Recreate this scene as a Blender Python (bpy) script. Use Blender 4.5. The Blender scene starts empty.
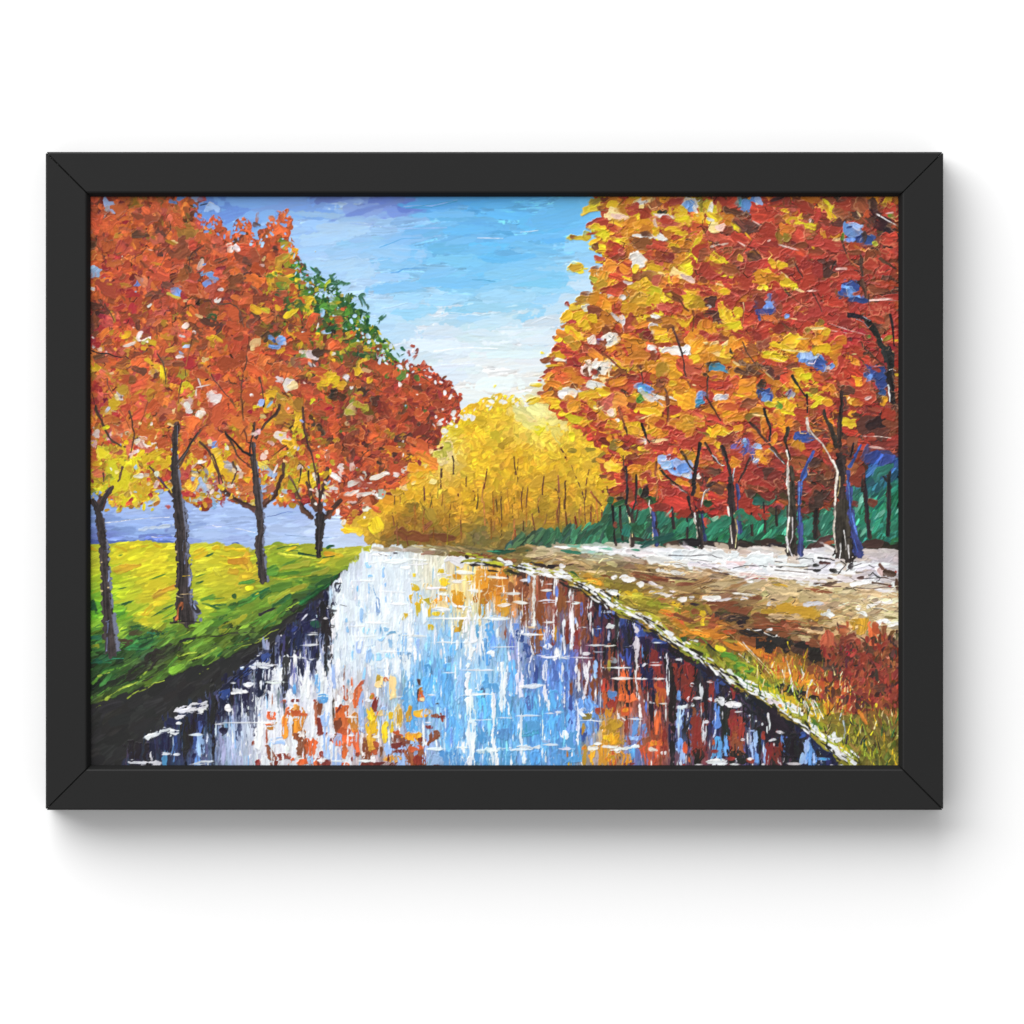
import bpy, math
import numpy as np

# ------------------------------------------------------------------ painter
# A palette-knife painting in a black frame on a white wall. The paint is
# real relief: knife dabs and brush strokes are laid one after the other into
# a fine grid of pigment colour and paint thickness, which becomes the mesh.
rng = np.random.default_rng(11)
X0, Y0, X1, Y1 = 88, 193, 900, 769          # sheet of paint, tucked under the lip
S = 1.6
NX = int((X1 - X0) * S) + 1
NY = int((Y1 - Y0) * S) + 1
C = np.zeros((NY, NX, 3), np.float32)
H = np.zeros((NY, NX), np.float32)
ID = np.zeros((NY, NX), np.int32)
PARTS = []
CUR = [0]

def part_id(name, label):
    PARTS.append((name, label))
    return len(PARTS) - 1

def noise(sig, sig2=None, n=512):
    sig2 = sig2 or sig
    r = rng.standard_normal((n, n))
    fy = np.fft.fftfreq(n)[:, None] * 2 * math.pi
    fx = np.fft.fftfreq(n)[None, :] * 2 * math.pi
    f = np.exp(-0.5 * ((fy * sig) ** 2 + (fx * sig2) ** 2))
    r = np.fft.ifft2(np.fft.fft2(r) * f).real
    return (r / r.std()).astype(np.float32)

N3 = noise(3.2)
N6 = noise(6.5)
N15 = noise(1.4)
NS = noise(1.1, 9.0)      # streaks: rows are across the stroke
NS2 = noise(2.2, 14.0)

def rgb(r, g, b):
    return np.array([r, g, b], np.float32) / 255.0

P = {k: rgb(*v) for k, v in dict(
    orr=(206, 94, 50), ro=(190, 78, 50), dr=(128, 50, 42), br=(134, 74, 46), db=(76, 52, 44),
    cr=(168, 38, 54), bo=(226, 120, 54), sa=(206, 98, 80), ye=(236, 196, 38), yo=(230, 156, 38),
    ly=(236, 220, 40), ol=(138, 120, 44), gd=(34, 84, 48), gm=(78, 130, 46), gy=(176, 178, 50),
    wh=(238, 232, 230), pk=(234, 204, 194), bl=(108, 156, 226), lb=(160, 192, 240), nb=(54, 78, 148),
    cm=(245, 216, 152), re=(178, 62, 48), rd=(150, 52, 44), bk=(34, 31, 33), nv=(31, 34, 62),
    pb=(84, 108, 184), wb=(94, 168, 230), wp=(204, 224, 243), ww=(243, 246, 249), gr=(170, 178, 190),
    te=(48, 120, 96), td=(30, 82, 68), tl=(120, 182, 160), tn=(206, 180, 134), tb=(158, 124, 80),
    go=(196, 150, 44), am=(210, 130, 40), pu=(120, 110, 190), cb=(70, 160, 200), rw=(142, 52, 45), gb=(112, 122, 158), gl=(138, 158, 54), tk=(54, 45, 42), cl=(208, 200, 186), nd=(60, 68, 114), bu=(150, 64, 50), bv=(158, 80, 54), lb2=(146, 196, 240), wb2=(124, 190, 238)).items()}
P['or'] = P['orr']

def vary(c, a=0.06, b=0.03):
    return np.clip(c * (1 + rng.normal(0, a)) + rng.normal(0, b, 3), 0.02, 1).astype(np.float32)

def dab(x, y, L, W, ang, c, c2=None, h=1.0, p=2.5, e=0.16, dry=0.0, ridge=0.6, soft=0.9, st_amt=0.055, keep=0.35, edge=None, tail=.0, warp=.0, mix=.0):
    """one knife dab / brush stroke, centre and size in picture pixels"""
    cx, cy = (x - X0) * S, (y - Y0) * S
    hl, hw = max(L * S / 2, 0.8), max(W * S / 2, 0.8)
    R = int(max(hl, hw) * (1.2 + e) + 3)
    xa, xb = max(int(cx) - R, 0), min(int(cx) + R + 1, NX)
    ya, yb = max(int(cy) - R, 0), min(int(cy) + R + 1, NY)
    if xa >= xb or ya >= yb:
        return
    xs, ys = np.arange(xa, xb), np.arange(ya, yb)
    dx, dy = (xs - cx)[None, :], (ys - cy)[:, None]
    ca, sa = math.cos(math.radians(ang)), math.sin(math.radians(ang))
    u = (dx * ca + dy * sa) / hl
    v = (-dx * sa + dy * ca) / hw
    o = rng.integers(0, 512, 6)
    if warp:
        u = u + warp * (N6[np.ix_((ys + o[4]) & 511, (xs + o[5]) & 511)] + .5 * N3[np.ix_((ys + o[5]) & 511, (xs + o[4]) & 511)])
        v = v + warp * (N6[np.ix_((ys + o[5]) & 511, (xs + o[0]) & 511)] + .5 * N3[np.ix_((ys + o[0]) & 511, (xs + o[4]) & 511)])
    tp, bd = rng.uniform(-.22, .22), rng.uniform(-.16, .16)
    v = v / np.clip(1 + tp * u, .5, 1.6) + bd * (u * u - .4)
    n = .62 * N6[np.ix_((ys + o[1]) & 511, (xs + o[3]) & 511)] + .38 * N3[np.ix_((ys + o[0]) & 511, (xs + o[1]) & 511)] + 0.28 * N15[np.ix_((ys + o[2]) & 511, (xs + o[3]) & 511)]
    d = (np.abs(u) ** p + np.abs(v) ** p) ** (1 / p) + e * n
    m = min(hl, hw)
    al = np.clip((1 - d) * m / soft + 0.4, 0, 1)
    st = NS[(v * hw * 1.2 + o[4]).astype(int) & 511, (u * hl * 1.2 + o[5]).astype(int) & 511]
    if dry > 0:
        al = al * np.clip((st + 0.5 * n + 1.6 - dry * 3.2) * 2.0, 0, 1)
    if tail:                    # the knife runs out of paint: streaky, half mixed trailing end
        al = al * np.clip(1 - tail * np.clip(u * 1.1 + .25, 0, 1) * np.clip(.75 + .8 * st + .35 * n, 0, 1.6), 0, 1)
    if al.max() <= 0:
        return
    if mix:
        uc = C[min(max(int(cy), 0), NY - 1), min(max(int(cx), 0), NX - 1)]
        c = c + (uc - c) * mix
    if c2 is None:
        c2 = c * ((0.86 if rng.random() < .5 else 1.12) if c.mean() < .72 else (.965 if rng.random() < .5 else 1.03))
    t = np.clip(0.35 + 0.5 * st, 0, 1)[..., None]
    col = (c + (c2 - c) * t) * (1 + st_amt * st)[..., None]
    if edge is not None:        # ridge highlight put into the colour along one rim
        q = rng.uniform(0, 6.28)
        k = np.exp(-((d - .86) / .11) ** 2) * np.clip(.2 + math.cos(q) * u + math.sin(q) * v + .35 * n, 0, 1)
        col = col + (edge - col) * np.clip(k, 0, .8)[..., None]
    a3 = al[..., None]
    w = C[ya:yb, xa:xb]
    w[...] = w * (1 - a3) + np.clip(col, 0.01, 1) * a3
    rr = np.exp(-((d - 0.86) / np.clip(1.5 / m, .09, .2)) ** 2)
    prof = 0.5 + ridge * rr * np.clip(0.55 + 0.45 * u + 0.35 * v, 0, 1.4) + 0.13 * st
    hh = H[ya:yb, xa:xb]
    hh[...] = hh * (1 - al) + al * (hh * keep + h * prof)
    i = ID[ya:yb, xa:xb]
    i[al > 0.5] = CUR[0]

def line(pts, c, w0, w1=None, hi=None, his=-1, dry=0.0, h=0.8, e=0.35, hiw=0.35, n_amp=0.0, cap=True, cv=.18):
    """a trunk, branch or scratched line through pts"""
    pts = [(float(a), float(b)) for a, b in pts]
    ws = None
    if isinstance(w0, (list, tuple)):
        ws = list(w0); w0, w1 = max(ws), ws[-1]
    w1 = w0 if w1 is None else w1
    if len(pts) < 2:
        return
    if n_amp:
        q = [pts[0]]
        for a, b in zip(pts, pts[1:]):
            q.append(((a[0] + b[0]) / 2 + rng.normal(0, n_amp), (a[1] + b[1]) / 2 + rng.normal(0, n_amp)))
            q.append(b)
        pts = q
        if ws:
            ws = [ws[0]] + [z for a, b in zip(ws, ws[1:]) for z in ((a + b) / 2, b)]
    if cap and w0 > 3:          # blunt ends: pull the round caps back
        for i, j, wd in ((0, 1, w0), (-1, -2, w1)):
            l = math.hypot(pts[j][0] - pts[i][0], pts[j][1] - pts[i][1])
            f = min(wd * .42 / max(l, .1), .8)
            pts[i] = (pts[i][0] + (pts[j][0] - pts[i][0]) * f, pts[i][1] + (pts[j][1] - pts[i][1]) * f)
    A = np.array([((a - X0) * S, (b - Y0) * S) for a, b in pts])
    R = max(w0, w1) * S + 4
    xa, ya = np.maximum((A.min(0) - R).astype(int), 0)
    xb, yb = np.minimum((A.max(0) + R).astype(int) + 1, (NX, NY))
    if xa >= xb or ya >= yb:
        return
    xs, ys = np.arange(xa, xb), np.arange(ya, yb)
    gx, gy = xs[None, :].astype(np.float32), ys[:, None].astype(np.float32)
    lens = np.hypot(*(A[1:] - A[:-1]).T)
    tot = max(lens.sum(), 1e-3)
    best = np.full((yb - ya, xb - xa), 1e9, np.float32)
    side = np.zeros_like(best); along = np.zeros_like(best)
    acc = 0.0
    for ii, (a, b, l) in enumerate(zip(A[:-1], A[1:], lens)):
        if l < 1e-6:
            continue
        t = np.clip(((gx - a[0]) * (b[0] - a[0]) + (gy - a[1]) * (b[1] - a[1])) / l ** 2, 0, 1)
        px, py = gx - (a[0] + t * (b[0] - a[0])), gy - (a[1] + t * (b[1] - a[1]))
        dist = np.hypot(px, py)
        f = (acc + t * l) / tot
        wd = (ws[ii] + (ws[ii + 1] - ws[ii]) * t if ws else w0 + (w1 - w0) * f) * S / 2
        k = dist / np.maximum(wd, 0.5)
        sd = ((b[0] - a[0]) * py - (b[1] - a[1]) * px) / l / np.maximum(wd, .5)
        up = k < best
        best = np.where(up, k, best); side = np.where(up, sd, side); along = np.where(up, acc + t * l, along)
        acc += l
    o = rng.integers(0, 512, 4)
    n = N3[np.ix_((ys + o[0]) & 511, (xs + o[1]) & 511)] * .6 + N15[np.ix_((ys + o[1]) & 511, (xs + o[0]) & 511)] * .6
    wmin = max((w0 + w1) / 2 * S / 2, 0.6)
    al = np.clip((1 + e * n * 0.6 - best) * wmin + 0.35, 0, 1)
    st = NS[(side * wmin * 1.3 + o[2]).astype(int) & 511, (along + o[3]).astype(int) & 511]
    if dry:
        al = al * np.clip((st + 0.8 * n + 1.6 - dry * 3.2) * 2, 0, 1)
    col = c[None, None] * (1 + cv * st + cv * .55 * n)[..., None]
    if hi is not None:
        t = np.clip((side * his - (1 - 2 * hiw)) * 4, 0, 1) * np.clip(0.7 + 0.9 * n + .5 * st, 0, 1)
        col = col * (1 - t[..., None]) + hi[None, None] * t[..., None]
    a3 = al[..., None]
    w = C[ya:yb, xa:xb]
    w[...] = w * (1 - a3) + np.clip(col, 0.01, 1) * a3
    hh = H[ya:yb, xa:xb]
    hh[...] = hh * (1 - al) + al * (hh * 0.4 + h * (0.6 + 0.25 * st + 0.3 * np.exp(-((best - .8) / .2) ** 2)))
    i = ID[ya:yb, xa:xb]
    i[al > 0.5] = CUR[0]

def idw(txt, ax=1.0, ay=1.0, pw=1.6):
    a = np.array([[float(q) for q in r.split()] for r in txt.replace('\n', ';').split(';') if r.strip()])
    XY, K = a[:, :2], a[:, 2:5] / 255.0
    def f(x, y):
        d = ((XY[:, 0] - x) * ax) ** 2 + ((XY[:, 1] - y) * ay) ** 2 + 20
        w = d ** -pw
        return ((w[:, None] * K).sum(0) / w.sum()).astype(np.float32)
    return f

def inside(poly):
    p = np.array(poly, float)
    q = np.roll(p, -1, 0)
    def f(x, y):
        c = ((p[:, 1] > y) != (q[:, 1] > y))
        with np.errstate(divide='ignore', invalid='ignore'):
            xi = (q[:, 0] - p[:, 0]) * (y - p[:, 1]) / (q[:, 1] - p[:, 1]) + p[:, 0]
        return bool((c & (x < xi)).sum() & 1)
    return f, p.min(0), p.max(0)

def scatter(poly, step, shuffle=True):
    f, lo, hi = inside(poly)
    out = []
    for y in np.arange(lo[1], hi[1], step):
        for x in np.arange(lo[0], hi[0], step):
            a, b = x + rng.uniform(-.6, .6) * step, y + rng.uniform(-.6, .6) * step
            if f(a, b):
                out.append((a, b))
    if shuffle:
        rng.shuffle(out)
    return out

def zones(txt):
    """x y radius weight palette-codes"""
    Z = []
    for r in txt.strip().split('\n'):
        q = r.split()
        Z.append((float(q[0]), float(q[1]), float(q[2]), float(q[3]), q[4:]))
    XY = np.array([[z[0], z[1]] for z in Z]); R = np.array([z[2] for z in Z]); Wt = np.array([z[3] for z in Z])
    def f(x, y):
        w = Wt * np.exp(-((XY[:, 0] - x) ** 2 + (XY[:, 1] - y) ** 2) / R ** 2) + 1e-6
        z = Z[rng.choice(len(Z), p=w / w.sum())]
        return P[z[4][rng.integers(len(z[4]))]]
    return f

def tile(ox, oy, s, txt, idf=None, h=1.1, e=0.3, p=None, va=0.04, dry=0.0, ridge=0.75, rnd=25, edge=0, tail=.35, warp=.18, mix=.12, vert=False, cv=.18, sc=1.0):
    """hand placed strokes, read off an enlarged piece of the picture.
       'code x y L W [angle]' is a dab, '/code width x y x y ...' a line"""
    for r in txt.replace('\n', ';').split(';'):
        q = r.split()
        if not q:
            continue
        if q[0][0] == '/':
            c = P[q[0][1:]]
            v = [float(t) for t in q[2:]]
            pts = [(ox + v[i] / s, oy + v[i + 1] / s) for i in range(0, len(v), 2)]
            if idf:
                CUR[0] = idf(*pts[0])
            w = float(q[1]) / s
            line(pts, vary(c, va, .01), w, w * .6, h=h * .6, dry=dry, n_amp=.6, cv=cv)
        else:
            x, y = ox + float(q[1]) / s, oy + float(q[2]) / s
            L, W = float(q[3]) / s * sc, float(q[4]) / s * sc
            ang = float(q[5]) if len(q) > 5 else rng.uniform(-rnd, rnd)
            if vert and len(q) < 6:
                L, W, ang = W, L, 90 + ang
            k = mix * (1.6 if q[0] in ('db', 'br', 'bk', 'ol', 'cr') else .35 if q[0] in ('wh', 'lb', 'bl', 'nb', 'ly') else 1)
            if idf:
                CUR[0] = idf(x, y)
            c = vary(P[q[0]], va, .012)
            tl, dr, ee, pp = tail, dry, e, p
            if q[0] in ('wh', 'ww', 'lb', 'bl', 'cm', 'pk'):
                tl = tail * .45
                if q[0] == 'ww' and abs(ang) < 20 and vert is False and dry:
                    dr, ee, pp = (dry * .5, e * .6, 1.55) if W < 4.6 else (dry * .3, e * 1.4, 2.2)
                elif q[0] == 'ww' and abs(ang - 90) < 25 and vert is False and dry:
                    dr, ee, pp, W = .26, e * 1.25, 1.7, W * .9
            E = None
            if edge and rng.random() < edge and min(L, W) > 4:
                E = np.clip(c * .55 + np.array((.46, .36, .26), np.float32), 0, 1)  # pale rim colour standing in for light on the ridge
            if (tail or warp) and rng.random() < .5:
                ang += 180
            dab(x, y, L, W, ang, c, h=h, e=ee * rng.uniform(.5, 1.1), p=pp or rng.uniform(2.1, 4.2), dry=dr, ridge=ridge, edge=E, tail=tl, warp=warp, mix=k)

Z = 7.877
# ------------------------------------------------------------------ painted parts
SKY = part_id('painted_sky', 'painted pale blue sky with a violet cloud at the top')
LAKE = part_id('painted_lake', 'painted pale blue lake behind the left row of trees')
WOOD = part_id('painted_wood', 'painted far yellow wood with thin dark trunks')
HEDGE = part_id('painted_undergrowth', 'painted teal undergrowth behind the right row of trees')
MEADOW = part_id('painted_meadow', 'painted sunlit yellow green meadow')
LBANK = part_id('painted_bank', 'painted dark green bank left of the water')
WATER = part_id('painted_river', 'painted river with white dashes and broken reflections')
PATH = part_id('painted_path', 'painted pale lilac snowy path at the foot of the right trees')
RBANK = part_id('painted_bank', 'painted tan and ochre bank right of the water')
BUSH = part_id('painted_bush', 'painted rust red bush at the right edge')
LT = [part_id('painted_tree', l) for l in (
    'painted tree with lemon yellow leaves at the left edge',
    'painted tall orange tree with the thickest trunk of the left row',
    'painted orange tree with a forked slender trunk, third of the left row',
    'painted russet tree with a short trunk, last of the left row')]
GT = part_id('painted_tree', 'painted green tree crown rising behind the russet tree')
RT = [part_id('painted_tree', l) for l in (
    'painted small dark tree in front of the far yellow wood',
    'painted yellow and orange tree reaching out over the river',
    'painted tree with a blue edged trunk and white cleft branch',
    'painted orange red tree with a white lit slender trunk',
    'painted red tree with the thickest trunk of the right row',
    'painted dark red tree leaning in from the right edge')]

def left_id(x, y):
    c = ((112, 470), (160, 320), (255, 420), (385, 425), (350, 300))
    r = (60, 120, 75, 75, 40)
    d = [math.hypot(x - a, y - b) / k for (a, b), k in zip(c, r)]
    j = int(np.argmin(d))
    return GT if j == 4 else LT[j]

def right_id(x, y):
    c = ((632, 490), (605, 335), (690, 410), (740, 300), (815, 400), (875, 250))
    r = (32, 85, 60, 80, 80, 65)
    d = [math.hypot(x - a, y - b) / k for (a, b), k in zip(c, r)]
    return RT[int(np.argmin(d))]

# ------------------------------------------------------------------ sky
sky = idw("""210 200 112 152 226;250 212 128 172 236;300 203 118 162 234;285 235 168 204 245;330 240 176 210 244;300 265 178 214 246
330 198 118 140 216;370 198 112 132 212;405 200 112 130 212;395 208 130 150 222;425 200 84 166 232;480 205 92 176 238;530 203 100 184 240;580 205 112 192 242
350 218 172 204 240;320 216 150 190 240;400 224 160 204 241;440 224 128 194 240;340 232 188 214 242;370 250 160 206 243;430 250 112 190 240;500 245 98 182 238;560 240 108 190 242;595 235 150 206 244
340 275 184 216 246;375 275 178 212 246;405 280 138 200 242;470 285 122 198 242;540 285 132 204 242;570 285 160 212 244;590 290 205 226 244
380 310 186 218 246;420 308 160 212 244;480 312 152 210 242;540 312 150 208 242;565 310 200 224 242;390 330 196 222 244;430 326 222 231 241;480 326 224 232 240;530 324 224 232 240;560 326 230 234 238
410 345 224 232 243;450 340 232 236 243;500 338 235 237 242;545 340 233 237 242;440 370 230 235 243;480 365 240 239 238;530 370 241 239 237;470 395 241 239 236;520 400 242 239 232;560 400 240 226 190;600 330 215 222 232;650 300 210 218 235""")
CUR[0] = SKY
for y in np.arange(Y0 - 4, 440, 6):
    for x in np.arange(Y0 - 20, 700, 22):
        dab(x + rng.uniform(-8, 8), y + rng.uniform(-3, 3), 46, 14, rng.normal(-2, 4), sky(x, y), h=.5, ridge=.15)
for k in range(520):
    x, y = rng.uniform(195, 640), rng.uniform(193, 425)
    c = vary(sky(x, y) * np.array((.98, 1.01, 1.015), np.float32), .022, .006)
    L, W = rng.uniform(24, 80), rng.uniform(5, 15)
    dab(x, y, L, W, rng.normal(-3, 6), c, c * np.array((.96, .98, 1.0)), h=rng.uniform(.14, .32), ridge=rng.uniform(.1, .8), p=2.3, e=.2, st_amt=.012, soft=1.2, keep=.75, tail=.3)
for k in range(26):      # stiff ridges left by the knife
    x, y = rng.uniform(330, 560), rng.uniform(225, 420)
    line([(x, y), (x + 15, y + rng.normal(0, 2)), (x + rng.uniform(20, 50), y + rng.normal(0, 2))], np.clip(sky(x, y) * 1.03, 0, 1), .9, .5, h=.8, cv=.02)
tile(320, 185, 3.938, """/lb 5 120 150 230 160 320 172;/lb 5 320 172 500 168;/cb 3 340 92 440 88 540 64;/lb 4 330 85 440 82 540 58;/wp 4 790 185 860 178;/cb 3 365 88 450 72 540 62
/wb 5 280 345 330 330 420 326;/wb 4 235 245 320 212 400 208;/wp 5 620 208 720 210;/ww 5 450 655 560 640 700 645;/wp 5 380 590 520 600;/wp 6 690 570 840 560
/cb 3 600 372 690 380;""", h=1.0, va=.02, cv=.02)
# ------------------------------------------------------------------ lake
lake = idw("""100 500 150 180 236;150 515 168 194 242;150 532 150 180 236;230 520 170 194 240;220 538 176 200 242;300 510 166 190 238;290 530 180 202 242;340 530 196 214 244;370 520 205 216 238;100 545 118 138 206;160 543 112 132 205;230 548 150 174 224;300 545 184 206 240""")
CUR[0] = LAKE
for y in np.arange(440, 556, 7):
    for x in np.arange(80, 400, 20):
        dab(x, y, 44, 16, 0, lake(x, y), h=.4, ridge=.1)
for k in range(190):
    x, y = rng.uniform(90, 385), rng.uniform(455, 548)
    dab(x, y, rng.uniform(16, 50), rng.uniform(4, 9), rng.normal(-3, 5), vary(lake(x, y), .02, .006), h=.35, ridge=.5, st_amt=.015, soft=1.6, tail=.5, keep=.6)
tile(88, 500, Z, "pb 300 340 560 44 -2;pb 620 345 130 50 3;pb 60 335 130 46;/ww 8 130 180 330 155 640 135;/ww 6 500 290 600 285;pb 880 375 160 24 -4;wp 560 215 200 30 -4", va=.03, h=.7)
tile(210, 500, Z, "/ww 7 200 225 300 245 355 255;/ww 7 20 200 90 210;/pb 5 450 130 560 105 650 95;pb 205 352 70 34;pb 90 400 300 16;/lb 6 590 275 740 290 960 295", va=.03, h=.7)

# ------------------------------------------------------------------ far yellow wood
wood_poly = [(345, 520), (392, 478), (418, 452), (436, 440), (440, 424), (458, 418), (466, 410), (486, 404), (497, 399), (515, 402), (530, 410), (560, 404), (620, 420), (650, 470), (640, 552), (378, 552), (364, 535)]
wz = idw("""500 410 238 198 50;470 425 240 198 40;540 408 240 224 120;530 430 240 214 84;560 430 236 200 62;590 440 230 190 48;440 440 238 208 80;445 455 240 220 130;430 465 240 200 70;480 460 232 190 40;520 460 230 184 40;560 470 226 184 42
400 480 240 190 50;420 495 226 180 42;470 500 212 166 38;520 500 206 158 38;560 500 204 160 42;600 480 224 184 46;615 500 206 166 46;385 505 236 176 44;370 520 226 190 56;410 522 150 112 38;450 520 176 132 38;500 520 176 132 36;550 520 174 134 40;590 520 184 146 44
400 540 122 92 40;440 540 128 96 40;480 540 120 110 60;520 540 110 110 64;560 540 90 110 70""")
CUR[0] = WOOD
for x, y in scatter(wood_poly, 5):
    dab(x, y, 14, 11, rng.uniform(0, 180), wz(x, y) * np.array((1.01, .985, 1), np.float32), h=.5)
for x, y in scatter(wood_poly, 4.0):
    b = 1.0 if y < 505 else .8
    dab(x, y, rng.uniform(5, 12), rng.uniform(4, 8), rng.choice([-35, -20, 20, 50, 80]) + rng.normal(0, 14), vary(wz(x, y) * np.array((1.01, .985, 1), np.float32), .06, .016), h=rng.uniform(.4, .95), e=.25, ridge=.9, tail=.6, warp=.18)
tile(530, 375, Z, "cm 90 240 170 150 70;ly 60 320 120 90;cm 130 320 80 90", va=.03, h=.8) 
CUR[0] = WOOD
tile(320, 380, 3.938, """ly 870 150 70 90;cm 840 140 60 70;cm 490 270 60 70;cm 480 310 40 50;ye 710 90 60 40;ye 600 160 80 40;ye 540 200 70 50;cm 455 280 30 30;yo 430 330 70 40;cm 405 330 26 20;cm 450 400 30 24;cm 330 420 36 24;yo 270 470 60 34;ye 220 580 60 70 60;ye 180 560 50 34;ye 130 590 90 36;ol 360 500 60 50;ol 430 530 70 44 60;ol 640 270 0 0;go 730 250 70 34 -40;go 880 390 110 40 -25;ol 560 590 120 30 -20;br 480 620 90 30;br 380 610 120 50;ol 330 640 90 34;br 430 570 60 20 -40""", va=.05, h=1.0)
tile(560, 395, Z, "cm 20 180 70 60;ol 280 510 90 40 -25;ly 90 330 60 70;ol 340 470 140 50 -60;go 400 440 120 60;ye 60 130 80 60;ye 100 460 100 70;ol 100 440 90 40;go 180 340 90 60;ol 240 430 80 40", va=.05)
for k in range(110):          # ragged top of the wood, melting into a pale glow on the right
    t = rng.random()
    x = 434 + 130 * t; y = 402 + 40 * max(0, (x - 497) / -62) ** 1.1 + (x > 505) * (x - 505) * .22 + rng.normal(0, 5)
    dab(x, y - 1, rng.uniform(3, 9), rng.uniform(2, 5), rng.uniform(0, 180), vary(wz(x, y), .06) if x < 520 else vary(rgb(246, 228, 140), .04), h=.9, e=.4, warp=.25, tail=.5)
for k in range(40):
    x, y = rng.normal(545, 14), rng.normal(410, 9)
    dab(x, y, rng.uniform(8, 20), rng.uniform(6, 12), rng.uniform(-40, 60), vary(rgb(248, 232, 150), .03), h=.5, e=.3, warp=.25, tail=.8, mix=.45)
for k in range(60):
    x = rng.uniform(436, 530); y = 401 + 40 * max(0, (x - 497) / -62) ** 1.1 + max(0, x - 505) * .2 + rng.normal(0, 3)
    CUR[0] = SKY
    dab(x, y - 2, rng.uniform(2, 6), rng.uniform(1.5, 3), rng.uniform(0, 180), sky(x, y - 14), h=.5, e=.5, warp=.25, tail=.4)
CUR[0] = WOOD
for k in range(60):           # faint far trunks
    x, y = rng.uniform(395, 612), rng.uniform(480, 530)
    line([(x, y), (x + rng.normal(0, 1.5), y + rng.uniform(6, 24))], vary(rgb(136, 92, 40), .15), rng.uniform(.9, 1.6), h=.8, dry=.15, n_amp=.5)
trk = "452 455 453 474;442 469 440 489;467 466 466 486;487 469 484 488;424 487 425 509;432 497 430 507;458 494 457 514;478 489 476 513;495 492 497 511;501 492 502 535;514 457 516 474;518 459 518 481;523 487 522 510 523 537;528 487 526 507;544 476 543 502;560 498 557 514 559 532;565 481 564 509;575 517 578 542;532 514 535 537;550 517 552 540;566 517 568 540;392 507 394 525;424 517 426 527;451 502 449 527;515 530 515 544;538 500 539 512;561 449 566 460;572 466 578 482 584 500 586 537;589 470 586 490 585 500;591 492 601 505 602 539;603 466 603 492;591 507 593 541;575 517 578 543;566 481 565 505 567 539;560 500 558 525;613 500 614 545;620 509 622 539;609 487 611 496;558 476 559 492;406 537 408 545;397 520 398 545"
for r in trk.split(';'):
    v = [float(t) for t in r.split()]
    CUR[0] = WOOD
    w = rng.uniform(1.3, 2.1) * (1.25 if v[0] > 565 else 1)
    line([(v[i], v[i + 1]) for i in range(0, len(v), 2)], vary(rgb(96, 58, 34), .12), w * .75, w * .95, h=1.0, dry=.12, n_amp=.7)

# ------------------------------------------------------------------ teal undergrowth
CUR[0] = HEDGE
hz = idw("""520 545 70 110 84;560 540 60 118 90;600 540 54 120 92;640 530 50 116 90;680 520 44 112 86;720 525 40 124 92;760 520 44 128 98;810 515 50 130 100;870 510 46 142 112;890 500 40 140 106;870 480 44 110 130;880 462 50 84 170;860 460 50 80 160;840 500 60 140 112;640 548 90 140 124;780 500 60 120 104""")
hedge_poly = [(500, 547), (530, 536), (560, 532), (600, 525), (612, 500), (640, 490), (900, 440), (900, 560), (740, 552), (620, 550), (520, 552)]
for x, y in scatter(hedge_poly, 5):
    dab(x, y, 16, 8, -55 + rng.normal(0, 8), vary(hz(x, y) * np.array((.95, .86, .84), np.float32), .12, .015), h=.5)
for x, y in scatter(hedge_poly, 5.5):
    c = hz(x, y) * np.array((.95, .86, .84), np.float32)
    c = vary(c * (1.35 if rng.random() < .3 else .9), .14, .02)
    dab(x, y, rng.uniform(9, 20), rng.uniform(3, 6), -52 + rng.normal(0, 12), c, h=.8, dry=.12, ridge=.7)
tile(775, 490, Z, """tl 840 180 90 34 -45;tl 800 210 60 20 -50;te 930 300 120 60 -60;tl 700 330 90 20 -55;te 900 200 160 30 -60;tl 770 300 70 14 -50;tl 960 180 90 30 -60;te 40 240 110 50 -50;te 270 300 130 60 -60;te 400 250 130 60 -60;tl 410 360 60 14
tl 380 290 70 14 -60;td 30 400 130 60;td 300 380 100 40;tl 660 130 90 26 -60;tl 690 60 90 24 -60""", va=.06)
for k in range(90):     # dark foot of the undergrowth
    x = rng.uniform(690, 902); y = 549 + (x - 700) * .045 + rng.normal(0, 4) - 4
    dab(x, y, rng.uniform(12, 26), rng.uniform(4, 8), rng.normal(3, 8), vary(rgb(46, 40, 34), .18, .01), h=.6)
for k in range(60):
    x = rng.uniform(610, 700); y = 545 + rng.normal(0, 2.5)
    dab(x, y, rng.uniform(8, 18), rng.uniform(3, 5), rng.normal(0, 10), vary(P['td'] if rng.random() < .6 else rgb(60, 50, 40), .15, .01), h=.6)
tile(775, 490, Z, "db 850 480 240 110;br 870 520 180 50;db 780 430 160 60;/cm 5 860 495 950 500;/gr 6 250 400 330 405 420 410;db 330 440 220 60;br 420 420 90 30;gd 60 380 120 50;gd 940 410 60 50", va=.08, h=.6)

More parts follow.
